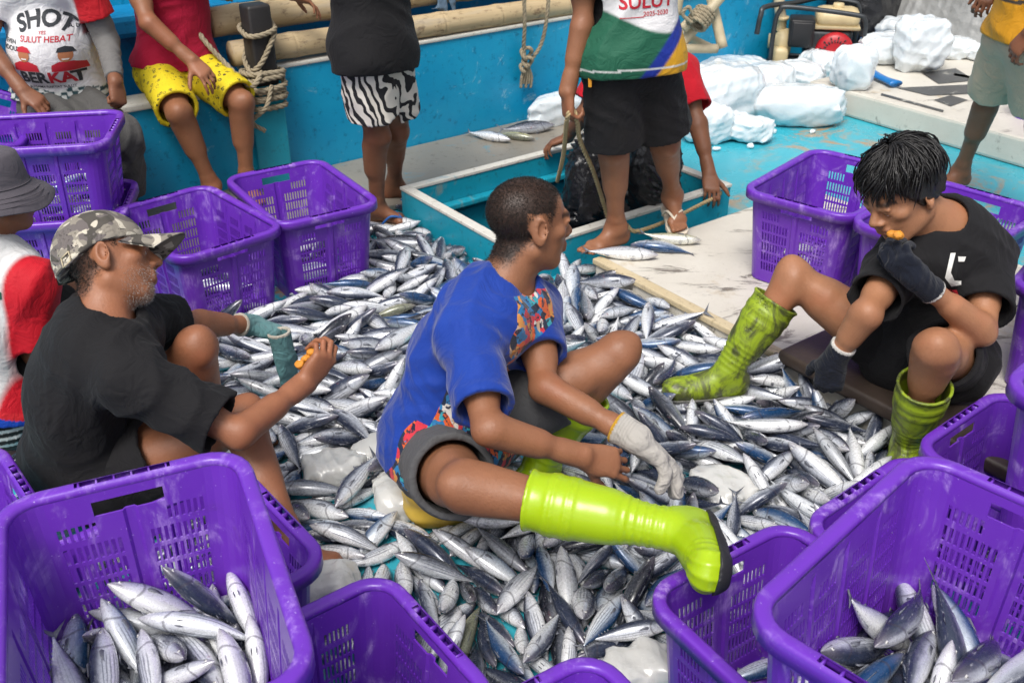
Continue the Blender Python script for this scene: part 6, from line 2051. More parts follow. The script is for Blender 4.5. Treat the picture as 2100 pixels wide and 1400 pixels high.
# ---------------------------------------------------------------- fish
FPX = np.array([0, .015, .05, .10, .16, .24, .33, .43, .53, .63, .72, .80, .86, .895])
FPH = np.array([.004, .020, .048, .077, .102, .126, .141, .144, .132, .106, .074, .041, .0175, .013])
FPW = np.array([.004, .017, .040, .060, .076, .090, .098, .099, .090, .071, .047, .025, .012, .009])
def fish_geo(bend=0., deep=1., mouth=0., n=30, m=18, tail=1.):
    """unit-length fish: snout at x=0, tail tips at x=1, back is +z"""
    V, F, M, FC, FN = [], [], [], [], []
    def curve(p):
        x = p[0]
        a = bend * (x - .35) ** 2 * (1 if x > .35 else .5)
        return (x - .5, p[1] + a, p[2])
    def addv(p, fn):
        V.append(curve(p)); FC.append(p); FN.append(fn)
        return len(V) - 1
    xs = np.concatenate([[0, .008, .02], np.linspace(.04, .895, n - 3)])
    for x in xs:
        h, w = np.interp(x, FPX, FPH) * deep, np.interp(x, FPX, FPW)
        zc = .006 * math.sin(x * 5) - .004
        for k in range(m):
            t = 2 * math.pi * k / m
            c, s_ = math.cos(t), math.sin(t)
            zz = math.copysign(abs(s_) ** .92, s_)
            yy = math.copysign(abs(c) ** .95, c)
            gill = 1 + .05 * math.exp(-((x - .235 - .03 * zz * zz) / .012) ** 2) * (abs(c) > .2)
            addv((x, yy * w * gill, zz * h + zc), (x, yy, zz))
    for i in range(len(xs) - 1):
        for k in range(m):
            F.append((i * m + k, (i + 1) * m + k, (i + 1) * m + (k + 1) % m, i * m + (k + 1) % m)); M.append(0)
    F.append(tuple(range(m))); M.append(0)
    F.append(tuple(((len(xs) - 1) * m + k) for k in range(m))[::-1]); M.append(0)
    def fin(pts, th, mat=1, y0=0., ydir=(0, 1, 0)):
        """flat fin with a little thickness: outline in body coordinates"""
        b = len(V)
        n_ = len(pts)
        for sgn in (1, -1):
            for j, p in enumerate(pts):
                tt = th * (1 if j in (0, n_ - 1) else .35)
                addv((p[0] + ydir[0] * sgn * tt, p[1] + ydir[1] * sgn * tt, p[2] + ydir[2] * sgn * tt), (p[0], .5, .3))
        for j in range(1, n_ - 1):
            F.append((b, b + j, b + j + 1)); M.append(mat)
            F.append((b + n_, b + n_ + j + 1, b + n_ + j)); M.append(mat)
        for j in range(n_):
            j2 = (j + 1) % n_
            F.append((b + j, b + n_ + j, b + n_ + j2, b + j2)); M.append(mat)
    for q in (1, -1):
        fin([(.875, 0, 0), (.885, 0, q * .012), (.935, .004, q * .055 * tail), (.985, .006, q * .100 * tail), (1.0, .006, q * .118 * tail), (.972, .003, q * .072 * tail), (.945, 0, q * .030), (.930, 0, 0)], .004)
    fin([(.60, 0, .108 * deep), (.585, 0, .114 * deep), (.612, 0, .152 * deep), (.622, 0, .124 * deep), (.66, 0, .092 * deep)], .003)
    fin([(.63, 0, -.102 * deep), (.62, 0, -.108 * deep), (.65, 0, -.148 * deep), (.66, 0, -.116 * deep), (.69, 0, -.085 * deep)], .003)
    fin([(.31, 0, .132 * deep), (.33, 0, .154 * deep), (.36, 0, .150 * deep), (.42, 0, .146 * deep), (.45, 0, .138 * deep)], .0025)
    for j in range(5):
        x = .70 + j * .036
        z = np.interp(x, FPX, FPH) * deep
        for q in (1, -1):
            fin([(x, 0, q * (z - .006)), (x + .010, 0, q * (z + .012)), (x + .022, 0, q * (z + .010)), (x + .016, 0, q * (z - .008))], .002)
    for q in (1, -1):
        w = np.interp(.27, FPX, FPW)
        fin([(.265, q * (w * .98), .012), (.285, q * (w + .012), .030), (.34, q * (w + .020), .022), (.385, q * (w + .020), -.006), (.33, q * (w + .014), -.004), (.28, q * (w + .004), -.010)], .0022)
        fin([(.29, q * .02, -.134 * deep), (.315, q * .026, -.150 * deep), (.36, q * .022, -.148 * deep), (.335, q * .018, -.138 * deep)], .002)
        ex, ez = .078, .012 * deep
        ew = np.interp(ex, FPX, FPW) * .985
        for r, lift, mt in ((.0165, .0055, 2), (.0092, .0072, 3)):
            b = len(V)
            addv((ex, q * (ew + lift), ez), (ex, q, .1))
            for rr, ll in ((.62, lift * .85), (1.0, -.004)):
                for k in range(10):
                    t = 2 * math.pi * k / 10
                    addv((ex + r * rr * math.cos(t), q * (ew + ll), ez + r * rr * math.sin(t)), (ex, q, .1))
            for k in range(10):
                f1 = (b, b + 1 + k, b + 1 + (k + 1) % 10)
                f2 = (b + 1 + k, b + 11 + k, b + 11 + (k + 1) % 10, b + 1 + (k + 1) % 10)
                F.append(f1 if q < 0 else f1[::-1]); M.append(mt)
                F.append(f2 if q < 0 else f2[::-1]); M.append(mt)
    return np.array(V), F, M, np.array(FC), np.array(FN)
FPH, FPW = FPH * .93, FPW * .93
FGEO = [fish_geo(b, d, tail=t) for b, d, t in ((0., .90, 1.15), (.22, .84, 1.2), (-.26, .94, 1.1), (.45, .86, 1.2), (-.42, .92, 1.1), (.10, 1.02, 1.))]
def fish_mesh(v, skin):
    V, F, M, FC, FN = FGEO[v]
    me = mesh_data('fish', V, F, [skin, M_FIN, M_FEYE, M_EYED], M, True, {'fc': ('FLOAT_VECTOR', FC), 'fn': ('FLOAT_VECTOR', FN)})
    return me
FSKIN = (M_FISH, M_FISHB, M_FISHY, M_FISHD)
FMESH = {}
def get_fish(v, s):
    if (v, s) not in FMESH:
        FMESH[(v, s)] = fish_mesh(v, FSKIN[s])
    return FMESH[(v, s)]
def put_fish(loc, quat, L, v, s, label, group):
    o = link('tuna', get_fish(v, s), None, loc)
    o.rotation_mode = 'QUATERNION'
    o.rotation_quaternion = quat
    o.scale = (L * 1.06, L * .97, L * .92)
    return tag(o, label, 'fish', group)
# where each fish came to rest: x, y, z (mm), turn (four parts, thousandths), length (mm), bend, skin, crate number or -1
FISH_REST = [
-522,1230,428,372,-925,47,68,218,1,1,16,-596,1278,420,642,-710,182,224,224,5,0,16,-526,1270,444,715,553,340,-261,198,0,0,16,681,1235,448,913,-156,-2,376,229,3,0,13,785,1159,431,
897,-227,75,372,250,3,0,13,584,1187,415,628,683,372,-19,244,1,0,13,-640,1189,419,532,-721,444,-13,198,0,1,16,-651,1107,435,574,580,-318,-482,198,2,0,16,653,1132,435,448,152,-409,
-780,221,1,0,13,-437,1111,419,315,-788,523,-77,225,3,0,16,736,1192,431,750,-11,-314,582,260,1,0,13,-421,1160,389,224,-758,578,203,195,1,0,16,-700,1095,428,155,463,637,597,230,5,0,
16,-173,1775,53,760,-616,169,118,215,0,3,-1,-582,1120,428,263,797,-485,-245,190,1,0,16,828,2100,78,179,878,-380,-229,250,0,0,-1,-724,1149,410,704,-368,387,-468,220,5,1,16,253,1567,
63,19,91,-364,-927,187,0,0,-1,-395,1887,55,765,-627,142,-41,214,3,0,-1,-466,1273,408,157,-845,509,43,200,0,0,16,18,1723,55,497,-690,-389,354,220,5,0,-1,-536,1192,402,208,-365,-737,
530,208,2,0,16,197,1600,53,261,-380,779,-425,191,2,1,-1,-25,1535,51,401,-324,-433,739,194,2,1,-1,132,1716,31,340,-655,663,-123,244,5,0,-1,-410,2103,69,697,-432,-318,476,231,0,0,-1,
554,1105,409,306,74,134,-940,215,1,1,13,270,1676,46,501,10,479,-721,231,1,3,-1,616,1227,438,286,-258,-523,-760,233,1,0,13,-29,1781,47,737,-616,271,-66,190,5,1,-1,708,2317,87,123,
48,849,512,234,1,0,-1,72,1558,57,646,549,425,316,204,1,0,-1,-559,1132,409,128,-182,641,735,167,1,0,16,117,1646,50,527,-156,-299,780,205,0,0,-1,-585,1201,412,461,59,590,661,198,1,0,
16,774,1213,402,701,-327,429,-466,218,2,1,13,-31,1854,52,194,367,734,537,204,0,3,-1,459,2365,91,561,656,-259,-434,230,0,3,-1,-167,1829,30,883,310,29,-351,250,2,0,-1,-512,2083,51,
623,-781,-3,43,234,1,3,-1,808,1108,452,241,-48,586,-772,242,0,0,13,-525,2039,22,256,91,599,753,240,0,0,-1,881,2165,78,381,-739,551,-74,218,0,3,-1,675,1079,407,377,-426,822,3,206,0,
0,13,58,1599,25,267,732,-511,-364,209,0,0,-1,710,1249,403,401,592,-538,-445,221,0,0,13,-543,2520,56,7,263,-240,-935,250,2,0,-1,616,2004,65,246,86,552,-792,199,1,0,-1,165,1672,55,
572,469,604,298,221,5,0,-1,-607,2349,66,112,118,725,-669,226,1,0,-1,-105,1831,50,763,-573,289,-73,203,1,0,-1,-342,1845,20,179,250,-758,-575,209,3,0,-1,-82,1782,24,386,-203,-216,
873,208,5,0,-1,579,2289,78,842,528,21,-110,207,2,0,-1,933,2209,77,259,-693,-663,118,216,5,0,-1,688,1906,71,828,-329,48,-451,230,5,1,-1,-362,2821,91,696,-537,-254,403,250,2,0,-1,
-355,1900,27,281,360,-439,-773,203,2,1,-1,83,1774,45,632,421,-359,-542,188,2,1,-1,-617,2256,55,760,-388,311,-418,203,0,0,-1,469,2053,83,529,-224,121,810,240,0,0,-1,327,3184,110,83,
-26,223,971,229,4,0,-1,-462,2407,70,245,25,969,-30,223,5,0,-1,588,2219,66,505,-717,280,-391,238,5,0,-1,-458,2292,61,661,684,307,30,209,5,0,-1,-631,1261,401,444,-881,64,154,202,5,3,
16,930,2322,85,747,653,51,-109,197,0,0,-1,-449,2327,86,691,600,-285,-285,223,4,0,-1,775,2603,108,178,51,926,-331,235,2,0,-1,-142,1707,40,44,-734,-592,331,225,2,1,-1,691,2139,63,
216,251,-388,-860,195,2,0,-1,764,2385,79,961,204,108,155,224,5,1,-1,-542,3127,90,564,825,15,-20,217,2,0,-1,196,1795,50,363,-188,655,-635,160,1,0,-1,-101,1601,28,739,228,144,617,
217,2,2,-1,517,1489,27,138,-94,766,-620,177,0,1,-1,-186,1645,48,667,464,-231,-535,169,0,0,-1,737,2006,59,123,411,868,248,237,1,1,-1,480,2819,87,199,88,676,-704,248,5,0,-1,662,2066,
59,365,-758,531,103,208,5,0,-1,-34,1936,57,525,-838,-5,150,188,2,0,-1,994,2237,74,245,-226,917,-218,197,1,0,-1,248,1742,55,711,405,489,301,214,1,0,-1,-63,1583,20,565,-224,-179,773,
177,4,0,-1,390,2021,62,593,764,76,-241,211,3,0,-1,-827,2803,54,628,753,-21,-198,227,1,0,-1,227,1568,22,830,479,228,171,202,2,0,-1,561,2697,69,918,-301,224,-127,216,0,0,-1,326,1760,
60,241,-148,831,-478,197,1,0,-1,724,2097,53,599,-73,426,674,221,5,0,-1,614,2320,63,935,180,182,-245,209,2,0,-1,86,1726,19,537,-459,-394,588,215,2,3,-1,-682,3027,57,918,349,187,38,
220,0,0,-1,121,1490,47,325,-596,707,-197,177,3,0,-1,696,2196,67,676,694,160,-190,193,2,1,-1,561,1953,58,638,484,261,540,173,1,0,-1,-399,2013,20,38,179,942,-282,174,1,1,-1,551,2910,
95,368,917,-34,150,225,1,0,-1,-141,1513,40,46,-569,717,400,191,2,1,-1,287,1788,52,617,656,-82,-426,164,1,1,-1,162,1859,54,105,36,526,-843,212,0,3,-1,-509,2657,73,366,112,622,683,
224,0,0,-1,564,2760,87,168,102,680,707,205,1,0,-1,-263,1789,28,75,-627,-716,297,225,1,0,-1,-441,1871,23,235,152,842,461,196,0,0,-1,398,2515,84,775,-565,260,-112,208,2,0,-1,-724,
2522,63,369,-904,100,193,208,2,0,-1,-74,1715,22,520,31,299,800,176,0,0,-1,599,1950,49,435,102,624,641,178,1,0,-1,-3,1459,25,410,30,283,866,211,1,0,-1,417,2227,73,42,-337,-581,740,
198,2,0,-1,421,2280,65,546,729,100,-401,203,1,0,-1,451,2897,102,528,-395,537,-526,219,1,0,-1,-459,2682,59,21,226,-561,-797,232,2,3,-1,-752,2636,35,60,-978,-98,176,244,5,3,-1,-23,
1687,19,444,219,567,658,189,4,0,-1,37,1864,48,356,655,667,10,214,1,1,-1,-368,2552,60,497,-223,837,-40,192,5,0,-1,109,1542,22,568,412,-440,-560,221,2,3,-1,293,1579,34,782,-320,408,
-347,196,4,0,-1,-439,2804,64,931,-269,99,225,233,2,0,-1,212,1765,36,857,-41,245,451,189,0,0,-1,775,2050,57,447,470,735,198,218,1,0,-1,944,2417,62,462,-386,241,761,200,5,0,-1,438,
3055,94,758,586,-70,-278,218,5,1,-1,-919,2785,52,183,-293,-629,696,216,4,0,-1,218,2901,95,666,-449,425,-418,218,0,0,-1,194,1862,21,295,119,595,739,218,2,1,-1,738,2517,67,881,-287,
-17,-375,214,1,0,-1,794,2271,63,792,458,-286,-284,218,1,0,-1,-496,3200,72,73,-261,669,692,220,0,0,-1,868,2293,67,516,149,436,722,219,5,0,-1,336,2369,79,785,-464,345,-221,224,0,3,
-1,-51,1632,22,414,-218,-270,841,190,5,0,-1,466,2235,53,101,-138,-107,980,189,0,1,-1,-156,1630,17,242,-253,757,-552,184,5,0,-1,435,2771,88,26,103,727,-678,207,4,1,-1,-309,3120,68,
871,292,336,206,220,1,1,-1,719,2266,63,129,-425,-648,619,200,0,0,-1,599,2626,88,806,561,-176,66,250,2,1,-1,891,2458,64,985,-160,64,-19,198,1,0,-1,819,2560,81,700,-704,41,111,198,3,
0,-1,-586,3086,67,915,381,130,-27,235,2,0,-1,-295,1957,21,92,-291,-734,607,212,2,0,-1,220,3214,87,532,-437,564,-455,222,5,1,-1,254,3020,93,383,-595,-547,447,223,4,3,-1,-105,1724,
34,626,25,400,669,177,1,3,-1,632,2349,52,69,865,-261,-423,193,0,1,-1,372,2985,97,565,-725,-235,317,207,5,1,-1,20,1584,28,395,574,705,136,167,1,0,-1,478,2592,88,762,410,326,380,206,
3,0,-1,1010,2284,52,565,83,459,-681,212,1,0,-1,429,2330,62,883,-323,337,47,223,4,1,-1,-222,1815,20,326,267,540,728,201,2,0,-1,516,2337,68,532,-405,647,-366,191,1,0,-1,629,2471,56,
203,3,898,389,191,1,0,-1,499,2670,66,42,989,10,-139,205,5,0,-1,-879,3010,62,94,-248,928,261,216,0,1,-1,-435,2633,68,77,195,614,-761,200,4,0,-1,-607,3250,64,71,-79,282,-953,202,0,1,
-1,826,2046,55,415,221,882,-14,192,1,0,-1,-538,2314,50,102,76,-625,-770,217,2,0,-1,-615,2438,69,415,901,-52,-113,197,0,0,-1,-396,2099,18,519,-728,-306,329,188,1,0,-1,295,3022,79,
108,-400,775,477,210,2,1,-1,673,2277,77,431,-510,-276,691,202,2,0,-1,233,1731,22,469,-683,-373,418,221,5,1,-1,-429,3047,58,164,10,476,-864,185,1,2,-1,-614,2885,60,367,209,-35,-906,
214,2,3,-1,975,2391,47,387,-85,705,588,188,0,1,-1,-805,2986,55,3,123,660,-742,215,1,0,-1,-419,3427,68,510,410,-403,-640,230,4,0,-1,-480,3068,58,105,982,100,-123,211,2,0,-1,-77,
1507,26,626,-298,-123,710,210,0,0,-1,-600,2965,55,79,333,-796,-500,250,1,0,-1,58,1513,25,264,439,840,177,198,4,1,-1,925,2088,71,218,-229,944,-100,208,1,0,-1,-381,3233,65,249,-129,
710,646,182,5,0,-1,-259,1860,47,348,398,692,491,168,0,0,-1,-427,2753,61,964,226,131,54,203,2,0,-1,-838,2670,49,225,-165,738,-615,179,2,0,-1,900,2498,49,781,71,334,-523,206,5,0,-1,
357,1722,55,797,-416,-172,404,180,2,1,-1,941,2355,64,840,-458,251,-148,216,0,0,-1,152,1829,20,323,457,654,509,201,5,0,-1,-566,2013,36,497,31,462,734,211,4,0,-1,-38,1937,21,528,662,
445,291,228,0,0,-1,-451,2875,60,44,-65,470,879,221,5,0,-1,680,2424,68,74,14,-606,792,190,0,1,-1,-545,2949,51,182,264,462,-827,216,2,0,-1,-488,2465,56,150,119,594,781,220,0,0,-1,
764,2124,60,486,-368,-183,771,194,0,0,-1,43,1823,18,563,373,476,563,199,5,1,-1,-97,1926,23,201,-850,-449,189,200,5,0,-1,-603,2489,50,278,132,610,730,199,5,0,-1,-412,1972,16,13,
-113,-788,605,179,1,3,-1,-161,1556,24,29,509,-808,-295,199,3,1,-1,-731,3066,62,75,-236,783,-571,228,0,3,-1,-322,2944,61,991,105,21,-83,213,4,1,-1,-144,1926,33,216,366,-886,-185,
191,2,1,-1,-370,3328,57,228,-126,820,-510,203,2,0,-1,229,2272,69,79,52,-602,793,241,5,1,-1,391,2118,64,444,-206,-172,855,217,3,0,-1,370,1835,45,460,816,316,-148,213,1,0,-1,-806,
2744,51,33,-108,831,545,221,3,0,-1,722,2724,95,570,-786,224,-85,233,0,1,-1,-484,3833,25,71,-157,934,312,206,1,0,-1,-477,3548,42,642,727,235,64,224,5,0,-1,-227,3320,71,602,487,-365,
-516,236,2,0,-1,292,2554,79,357,321,599,641,226,3,0,-1,-214,1736,17,257,-423,-676,546,191,2,0,-1,404,2577,46,286,321,-21,-903,200,0,3,-1,783,2343,47,248,-310,-43,917,214,0,0,-1,
-408,1924,24,387,914,96,-71,205,4,0,-1,-456,2961,65,707,-553,231,-376,207,5,0,-1,-415,2604,50,752,493,352,260,176,5,1,-1,472,2013,50,804,213,-366,-417,216,3,0,-1,359,2573,72,277,
489,-526,-638,239,5,0,-1,-331,3585,35,567,650,-161,-480,198,0,0,-1,402,2909,79,771,-385,-368,348,206,3,0,-1,908,2404,53,138,775,-311,-532,185,2,1,-1,-437,3106,60,58,103,-301,-946,
182,0,0,-1,-343,3148,58,290,-278,905,-141,215,0,0,-1,801,2476,39,846,426,313,64,203,5,3,-1,495,3059,94,373,410,748,366,193,2,1,-1,490,2204,27,980,131,145,-38,197,2,3,-1,-741,2921,
56,820,-571,21,17,235,0,0,-1,-304,1783,27,292,675,675,60,200,4,0,-1,221,3078,84,641,-107,271,-710,202,3,1,-1,204,3297,73,483,-588,622,-184,224,2,0,-1,804,2378,48,41,342,438,-830,
203,1,3,-1,637,2682,80,354,-134,28,925,240,2,0,-1,845,2511,70,317,418,5,851,190,4,1,-1,-473,3333,63,880,-306,89,351,202,3,1,-1,-622,3052,58,319,138,868,356,178,2,1,-1,-519,1257,
393,499,-619,561,-230,170,4,0,16,786,2510,51,399,170,896,97,190,0,0,-1,499,1951,36,575,748,141,298,206,1,1,-1,-408,3610,27,803,-547,225,-66,214,2,0,-1,-673,2412,49,32,161,950,265,
223,4,0,-1,688,1985,51,285,-240,-558,742,220,3,0,-1,558,2228,20,592,-766,224,-115,221,1,0,-1,-2,1530,17,252,-416,-678,551,191,3,1,-1,355,2087,56,756,585,-189,-226,214,1,0,-1,-620,
2815,59,397,-206,676,-586,218,3,3,-1,282,2851,61,837,-231,425,258,173,0,0,-1,242,2807,70,923,85,306,218,190,5,0,-1,526,1865,62,84,847,-514,-104,224,2,1,-1,306,2889,95,328,693,638,
75,216,2,0,-1,479,2295,51,574,666,467,-92,198,1,0,-1,25,1915,55,189,267,-839,-434,171,0,0,-1,-991,2959,62,279,307,426,-804,219,3,0,-1,300,3424,43,738,-589,-118,309,205,0,1,-1,-632,
3140,63,919,-267,232,-175,208,2,0,-1,-366,3453,48,113,-445,-479,748,220,5,1,-1,-568,2251,25,110,-133,959,-225,211,4,1,-1,403,2471,54,215,-332,53,917,203,1,1,-1,-687,1235,395,557,
543,628,-20,177,1,0,16,163,2149,59,337,137,598,714,181,0,0,-1,-530,2569,60,901,-395,164,-66,226,0,3,-1,-458,3476,21,596,-792,126,42,211,4,3,-1,-449,3297,69,876,-292,-194,331,238,1,
0,-1,-284,3590,25,632,292,-104,-711,199,0,0,-1,267,3142,94,561,245,452,649,198,0,0,-1,626,1064,392,557,294,-269,-729,233,4,0,13,121,1916,37,123,-825,-449,319,217,0,0,-1,-289,3229,
63,432,359,-268,-783,206,0,0,-1,-530,1963,19,3,71,601,-796,212,5,1,-1,10,1928,21,605,-443,-409,520,206,5,3,-1,-723,2599,61,33,-133,898,419,241,2,1,-1,-429,3686,22,577,-609,474,
-266,222,0,0,-1,-677,2857,61,346,-573,-407,621,216,2,0,-1,-548,2833,46,447,-284,806,-264,204,4,0,-1,619,2792,80,396,-873,271,-91,187,0,0,-1,-298,2488,72,315,-931,-66,172,227,5,1,
-1,-598,3295,62,137,100,-773,-611,208,4,0,-1,-364,1513,23,190,376,882,211,201,4,1,-1,-926,2758,23,452,-807,-245,289,207,1,0,-1,-439,3217,59,397,-637,-496,436,183,2,0,-1,-655,2537,
68,181,106,900,381,245,4,0,-1,-379,2347,45,334,923,-141,-132,214,2,0,-1,-608,2096,25,453,-450,500,-586,220,5,1,-1,451,2716,77,92,-263,-578,-767,205,2,0,-1,336,2184,67,155,594,-786,
-73,190,0,0,-1,293,1738,19,320,-509,-612,514,211,0,1,-1,-673,3248,33,233,-924,-206,222,248,0,0,-1,-503,3761,21,598,717,-182,-308,207,0,3,-1,-482,2830,65,133,-967,-99,192,195,0,3,
-1,171,2755,83,250,-854,312,-333,213,4,0,-1,-664,2181,17,187,-155,782,-574,188,0,0,-1,-149,3258,74,868,-101,259,-412,247,0,1,-1,-811,3100,51,160,367,-799,-448,221,1,0,-1,-584,1142,
367,410,579,-549,-442,237,2,3,16,-526,2764,50,847,-509,148,46,213,5,1,-1,-549,2381,21,517,-745,-266,327,215,2,0,-1,-551,2390,57,22,179,858,480,193,5,0,-1,-385,2468,60,418,860,-15,
-294,158,2,0,-1,180,3141,76,337,642,588,357,224,5,0,-1,-319,2212,64,807,319,302,395,238,2,0,-1,960,2133,53,526,-286,545,-587,171,0,0,-1,304,2075,46,374,-202,-327,844,172,1,1,-1,
667,1289,370,911,-198,10,362,205,0,0,13,-195,1557,44,513,-543,-370,553,192,0,0,-1,-793,2859,58,60,98,-779,-616,193,5,1,-1,347,2955,61,67,-115,785,605,184,2,3,-1,442,1911,51,286,
576,-340,-686,195,4,3,-1,520,1803,64,39,-828,521,204,204,5,0,-1,389,3069,60,948,-285,137,-26,219,3,0,-1,430,2991,67,22,-115,174,978,209,1,1,-1,-450,2110,19,595,-775,-183,113,183,2,
0,-1,-229,3576,42,449,-260,57,853,209,3,0,-1,-362,3288,55,108,944,244,-194,196,2,3,-1,-370,3013,49,138,-39,111,-983,181,4,1,-1,454,2946,71,122,6,788,-603,184,4,1,-1,-1051,3298,32,
765,-643,24,4,223,2,1,-1,384,1915,59,798,-355,399,-278,218,1,1,-1,-450,3790,19,69,-129,-605,783,208,3,0,-1,-634,1198,379,347,-722,511,-312,187,3,1,16,-549,2635,52,843,506,-26,-182,
245,0,0,-1,175,2980,65,539,-336,667,-390,216,1,1,-1,414,1948,45,537,-363,695,-311,217,0,1,-1,-758,3098,57,375,-27,94,-922,183,5,0,-1,909,2308,56,271,201,720,607,189,3,0,-1,-345,
1771,19,256,-644,-578,431,164,2,1,-1,854,2249,35,746,494,-330,-299,249,5,1,-1,359,2468,57,74,-620,-677,390,192,5,3,-1,260,2940,62,28,-353,866,354,223,1,0,-1,695,2082,26,106,558,
787,242,185,2,0,-1,-822,2537,52,741,-630,-100,208,238,2,0,-1,-729,2798,36,52,-256,-356,897,204,0,0,-1,659,2845,64,105,917,-275,-270,183,4,0,-1,-216,1905,16,175,320,-730,-578,169,2,
0,-1,-713,2721,47,104,155,-603,-776,228,2,1,-1,-371,1612,41,668,-481,-199,532,190,5,0,-1,331,1609,54,55,-361,-744,559,186,2,0,-1,73,1856,19,144,728,-624,-245,155,5,1,-1,-1641,3398,
339,305,74,50,-948,217,4,0,2,-330,3079,48,90,-144,-624,762,220,0,0,-1,341,1554,39,193,533,804,-181,191,5,1,-1,1038,2246,25,827,-322,-84,453,219,2,0,-1,-474,1168,388,624,-389,404,
-544,193,0,0,16,177,1687,15,627,-518,-313,491,163,0,0,-1,-334,3528,37,734,669,20,-119,211,1,3,-1,-482,3675,21,706,582,-172,-366,222,1,0,-1,166,2853,91,699,558,416,163,222,3,0,-1,
-749,3366,31,152,-153,778,-591,223,5,1,-1,1,1729,19,331,245,550,726,189,4,0,-1,-591,1290,367,234,-148,818,-504,208,1,1,16,-1531,3255,342,73,-175,879,-438,240,1,1,2,-526,1185,363,
613,506,-328,-511,204,5,0,16,-359,2178,18,280,-137,590,-745,202,1,0,-1,246,2121,62,279,-752,526,-283,217,1,0,-1,768,2218,51,344,-460,-635,516,196,1,0,-1,-412,3506,31,390,-892,-19,
229,189,1,1,-1,-938,2859,42,692,690,170,-123,230,2,0,-1,-666,1188,363,731,581,-170,-314,197,2,1,16,-620,2708,58,152,-68,732,-660,187,4,0,-1,393,1611,55,506,-135,593,-612,224,5,0,
-1,663,2804,76,58,-302,-926,-219,218,1,0,-1,740,1877,62,439,-366,-665,480,176,2,0,-1,-1698,3463,346,248,-73,767,-588,254,4,1,2,458,2472,43,44,-245,-733,633,199,5,0,-1,-837,2779,19,
567,751,269,204,195,4,1,-1,626,2390,32,208,-846,481,96,205,1,3,-1,-24,1416,26,561,86,270,778,230,0,0,-1,-817,2652,17,787,583,162,119,192,2,0,-1,-246,3519,45,562,332,655,381,232,3,
1,-1,389,1788,29,288,246,-761,-527,214,2,0,-1,179,2815,51,193,-403,690,569,183,2,1,-1,670,2384,45,454,173,352,800,201,0,0,-1,431,2540,57,5,98,-791,-605,200,2,3,-1,-373,2506,49,897,
-438,57,34,224,1,0,-1,-854,1869,22,401,-182,580,-685,224,1,0,-1,-285,3457,50,570,775,-204,-183,184,1,1,-1,-600,3022,19,593,-794,-54,120,205,1,1,-1,114,1795,16,490,-583,542,-356,
174,4,0,-1,-324,2987,62,101,109,501,-852,187,2,3,-1,577,2271,17,181,-218,-560,778,179,0,0,-1,537,1967,18,346,195,573,717,194,2,1,-1,-485,3596,20,677,572,-199,-418,203,2,0,-1,-558,
3146,49,118,25,763,635,225,1,0,-1,468,2388,55,739,-669,50,-65,224,4,0,-1,401,2228,20,592,-791,-103,111,209,1,0,-1,-316,3642,18,452,402,-453,-655,202,1,0,-1,-340,3736,28,706,20,247,
663,201,5,0,-1,-393,3839,18,383,169,583,696,177,4,0,-1,-704,2338,52,349,400,763,369,190,3,1,-1,475,1094,427,47,363,-883,293,254,5,0,13,320,1860,19,747,-558,226,-281,200,2,1,-1,561,
1175,366,157,-248,762,-578,205,5,0,13,499,1565,61,465,833,298,-35,197,2,1,-1,-558,2307,17,570,-778,-173,201,193,2,0,-1,556,1725,56,546,638,427,335,200,1,0,-1,665,2177,47,656,578,
-217,-433,172,2,3,-1,-744,3035,25,959,273,61,-48,227,4,0,-1,829,1189,378,766,485,-313,-282,228,1,0,13,322,2840,59,203,-841,-478,-155,234,2,0,-1,190,3190,37,686,378,-48,-620,222,1,
0,-1,-565,3639,19,537,-398,452,-591,196,0,0,-1,-674,2205,49,777,501,320,208,206,3,1,-1,-751,2673,43,129,12,983,126,184,1,1,-1,283,1832,20,98,-334,-736,581,188,2,1,-1,-616,1087,367,
184,827,-484,-218,188,0,0,16,460,1609,57,130,112,811,-559,161,1,0,-1,-817,1809,19,60,16,797,-601,212,0,1,-1,-778,3632,30,517,-347,492,-608,217,0,0,-1,-779,3432,31,743,-594,-161,
263,230,2,1,-1,141,3334,40,529,657,535,49,200,4,0,-1,242,2045,53,918,-186,216,-276,193,1,0,-1,335,3138,71,80,191,-930,-304,209,1,0,-1,-520,3864,18,583,-788,-116,159,204,1,0,-1,
-369,3661,19,492,-650,463,-347,195,5,0,-1,-757,1945,20,602,-502,-338,521,223,5,0,-1,291,3166,62,271,-261,724,-578,232,4,0,-1,616,1928,18,642,-477,369,-475,182,0,1,-1,-1211,3405,30,
251,-140,587,-757,218,1,0,-1,-330,2780,66,74,122,646,-750,215,0,0,-1,-269,3028,73,73,-3,469,880,165,2,1,-1,837,2145,65,275,290,452,798,183,1,0,-1,3,2183,35,798,-589,-71,-106,222,4,
0,-1,-995,1839,19,496,317,524,616,206,1,0,-1,298,2216,44,753,227,437,436,234,5,1,-1,-683,1158,396,249,-434,-719,483,217,2,0,16,433,2871,64,588,595,528,147,172,2,0,-1,-965,2640,20,
79,132,-591,-792,221,2,1,-1,256,2216,65,62,-714,-349,604,210,4,0,-1,672,2251,47,466,-850,193,-150,212,0,0,-1,-1632,3306,341,678,687,-140,-220,230,3,1,2,-339,2735,51,804,-583,-58,
103,190,5,0,-1,-512,2722,45,22,-8,493,-870,174,0,0,-1,301,3278,52,265,-260,332,867,212,2,3,-1,1082,3372,155,728,-609,-144,280,232,3,0,5,-969,2569,26,364,9,299,-882,215,1,0,-1,-261,
3400,46,729,668,148,-22,198,1,0,-1,-678,2247,18,275,444,-663,-537,195,0,0,-1,-399,3166,48,209,235,-723,-615,232,1,1,-1,-190,3541,22,580,406,546,447,183,3,0,-1,734,2166,20,574,-732,
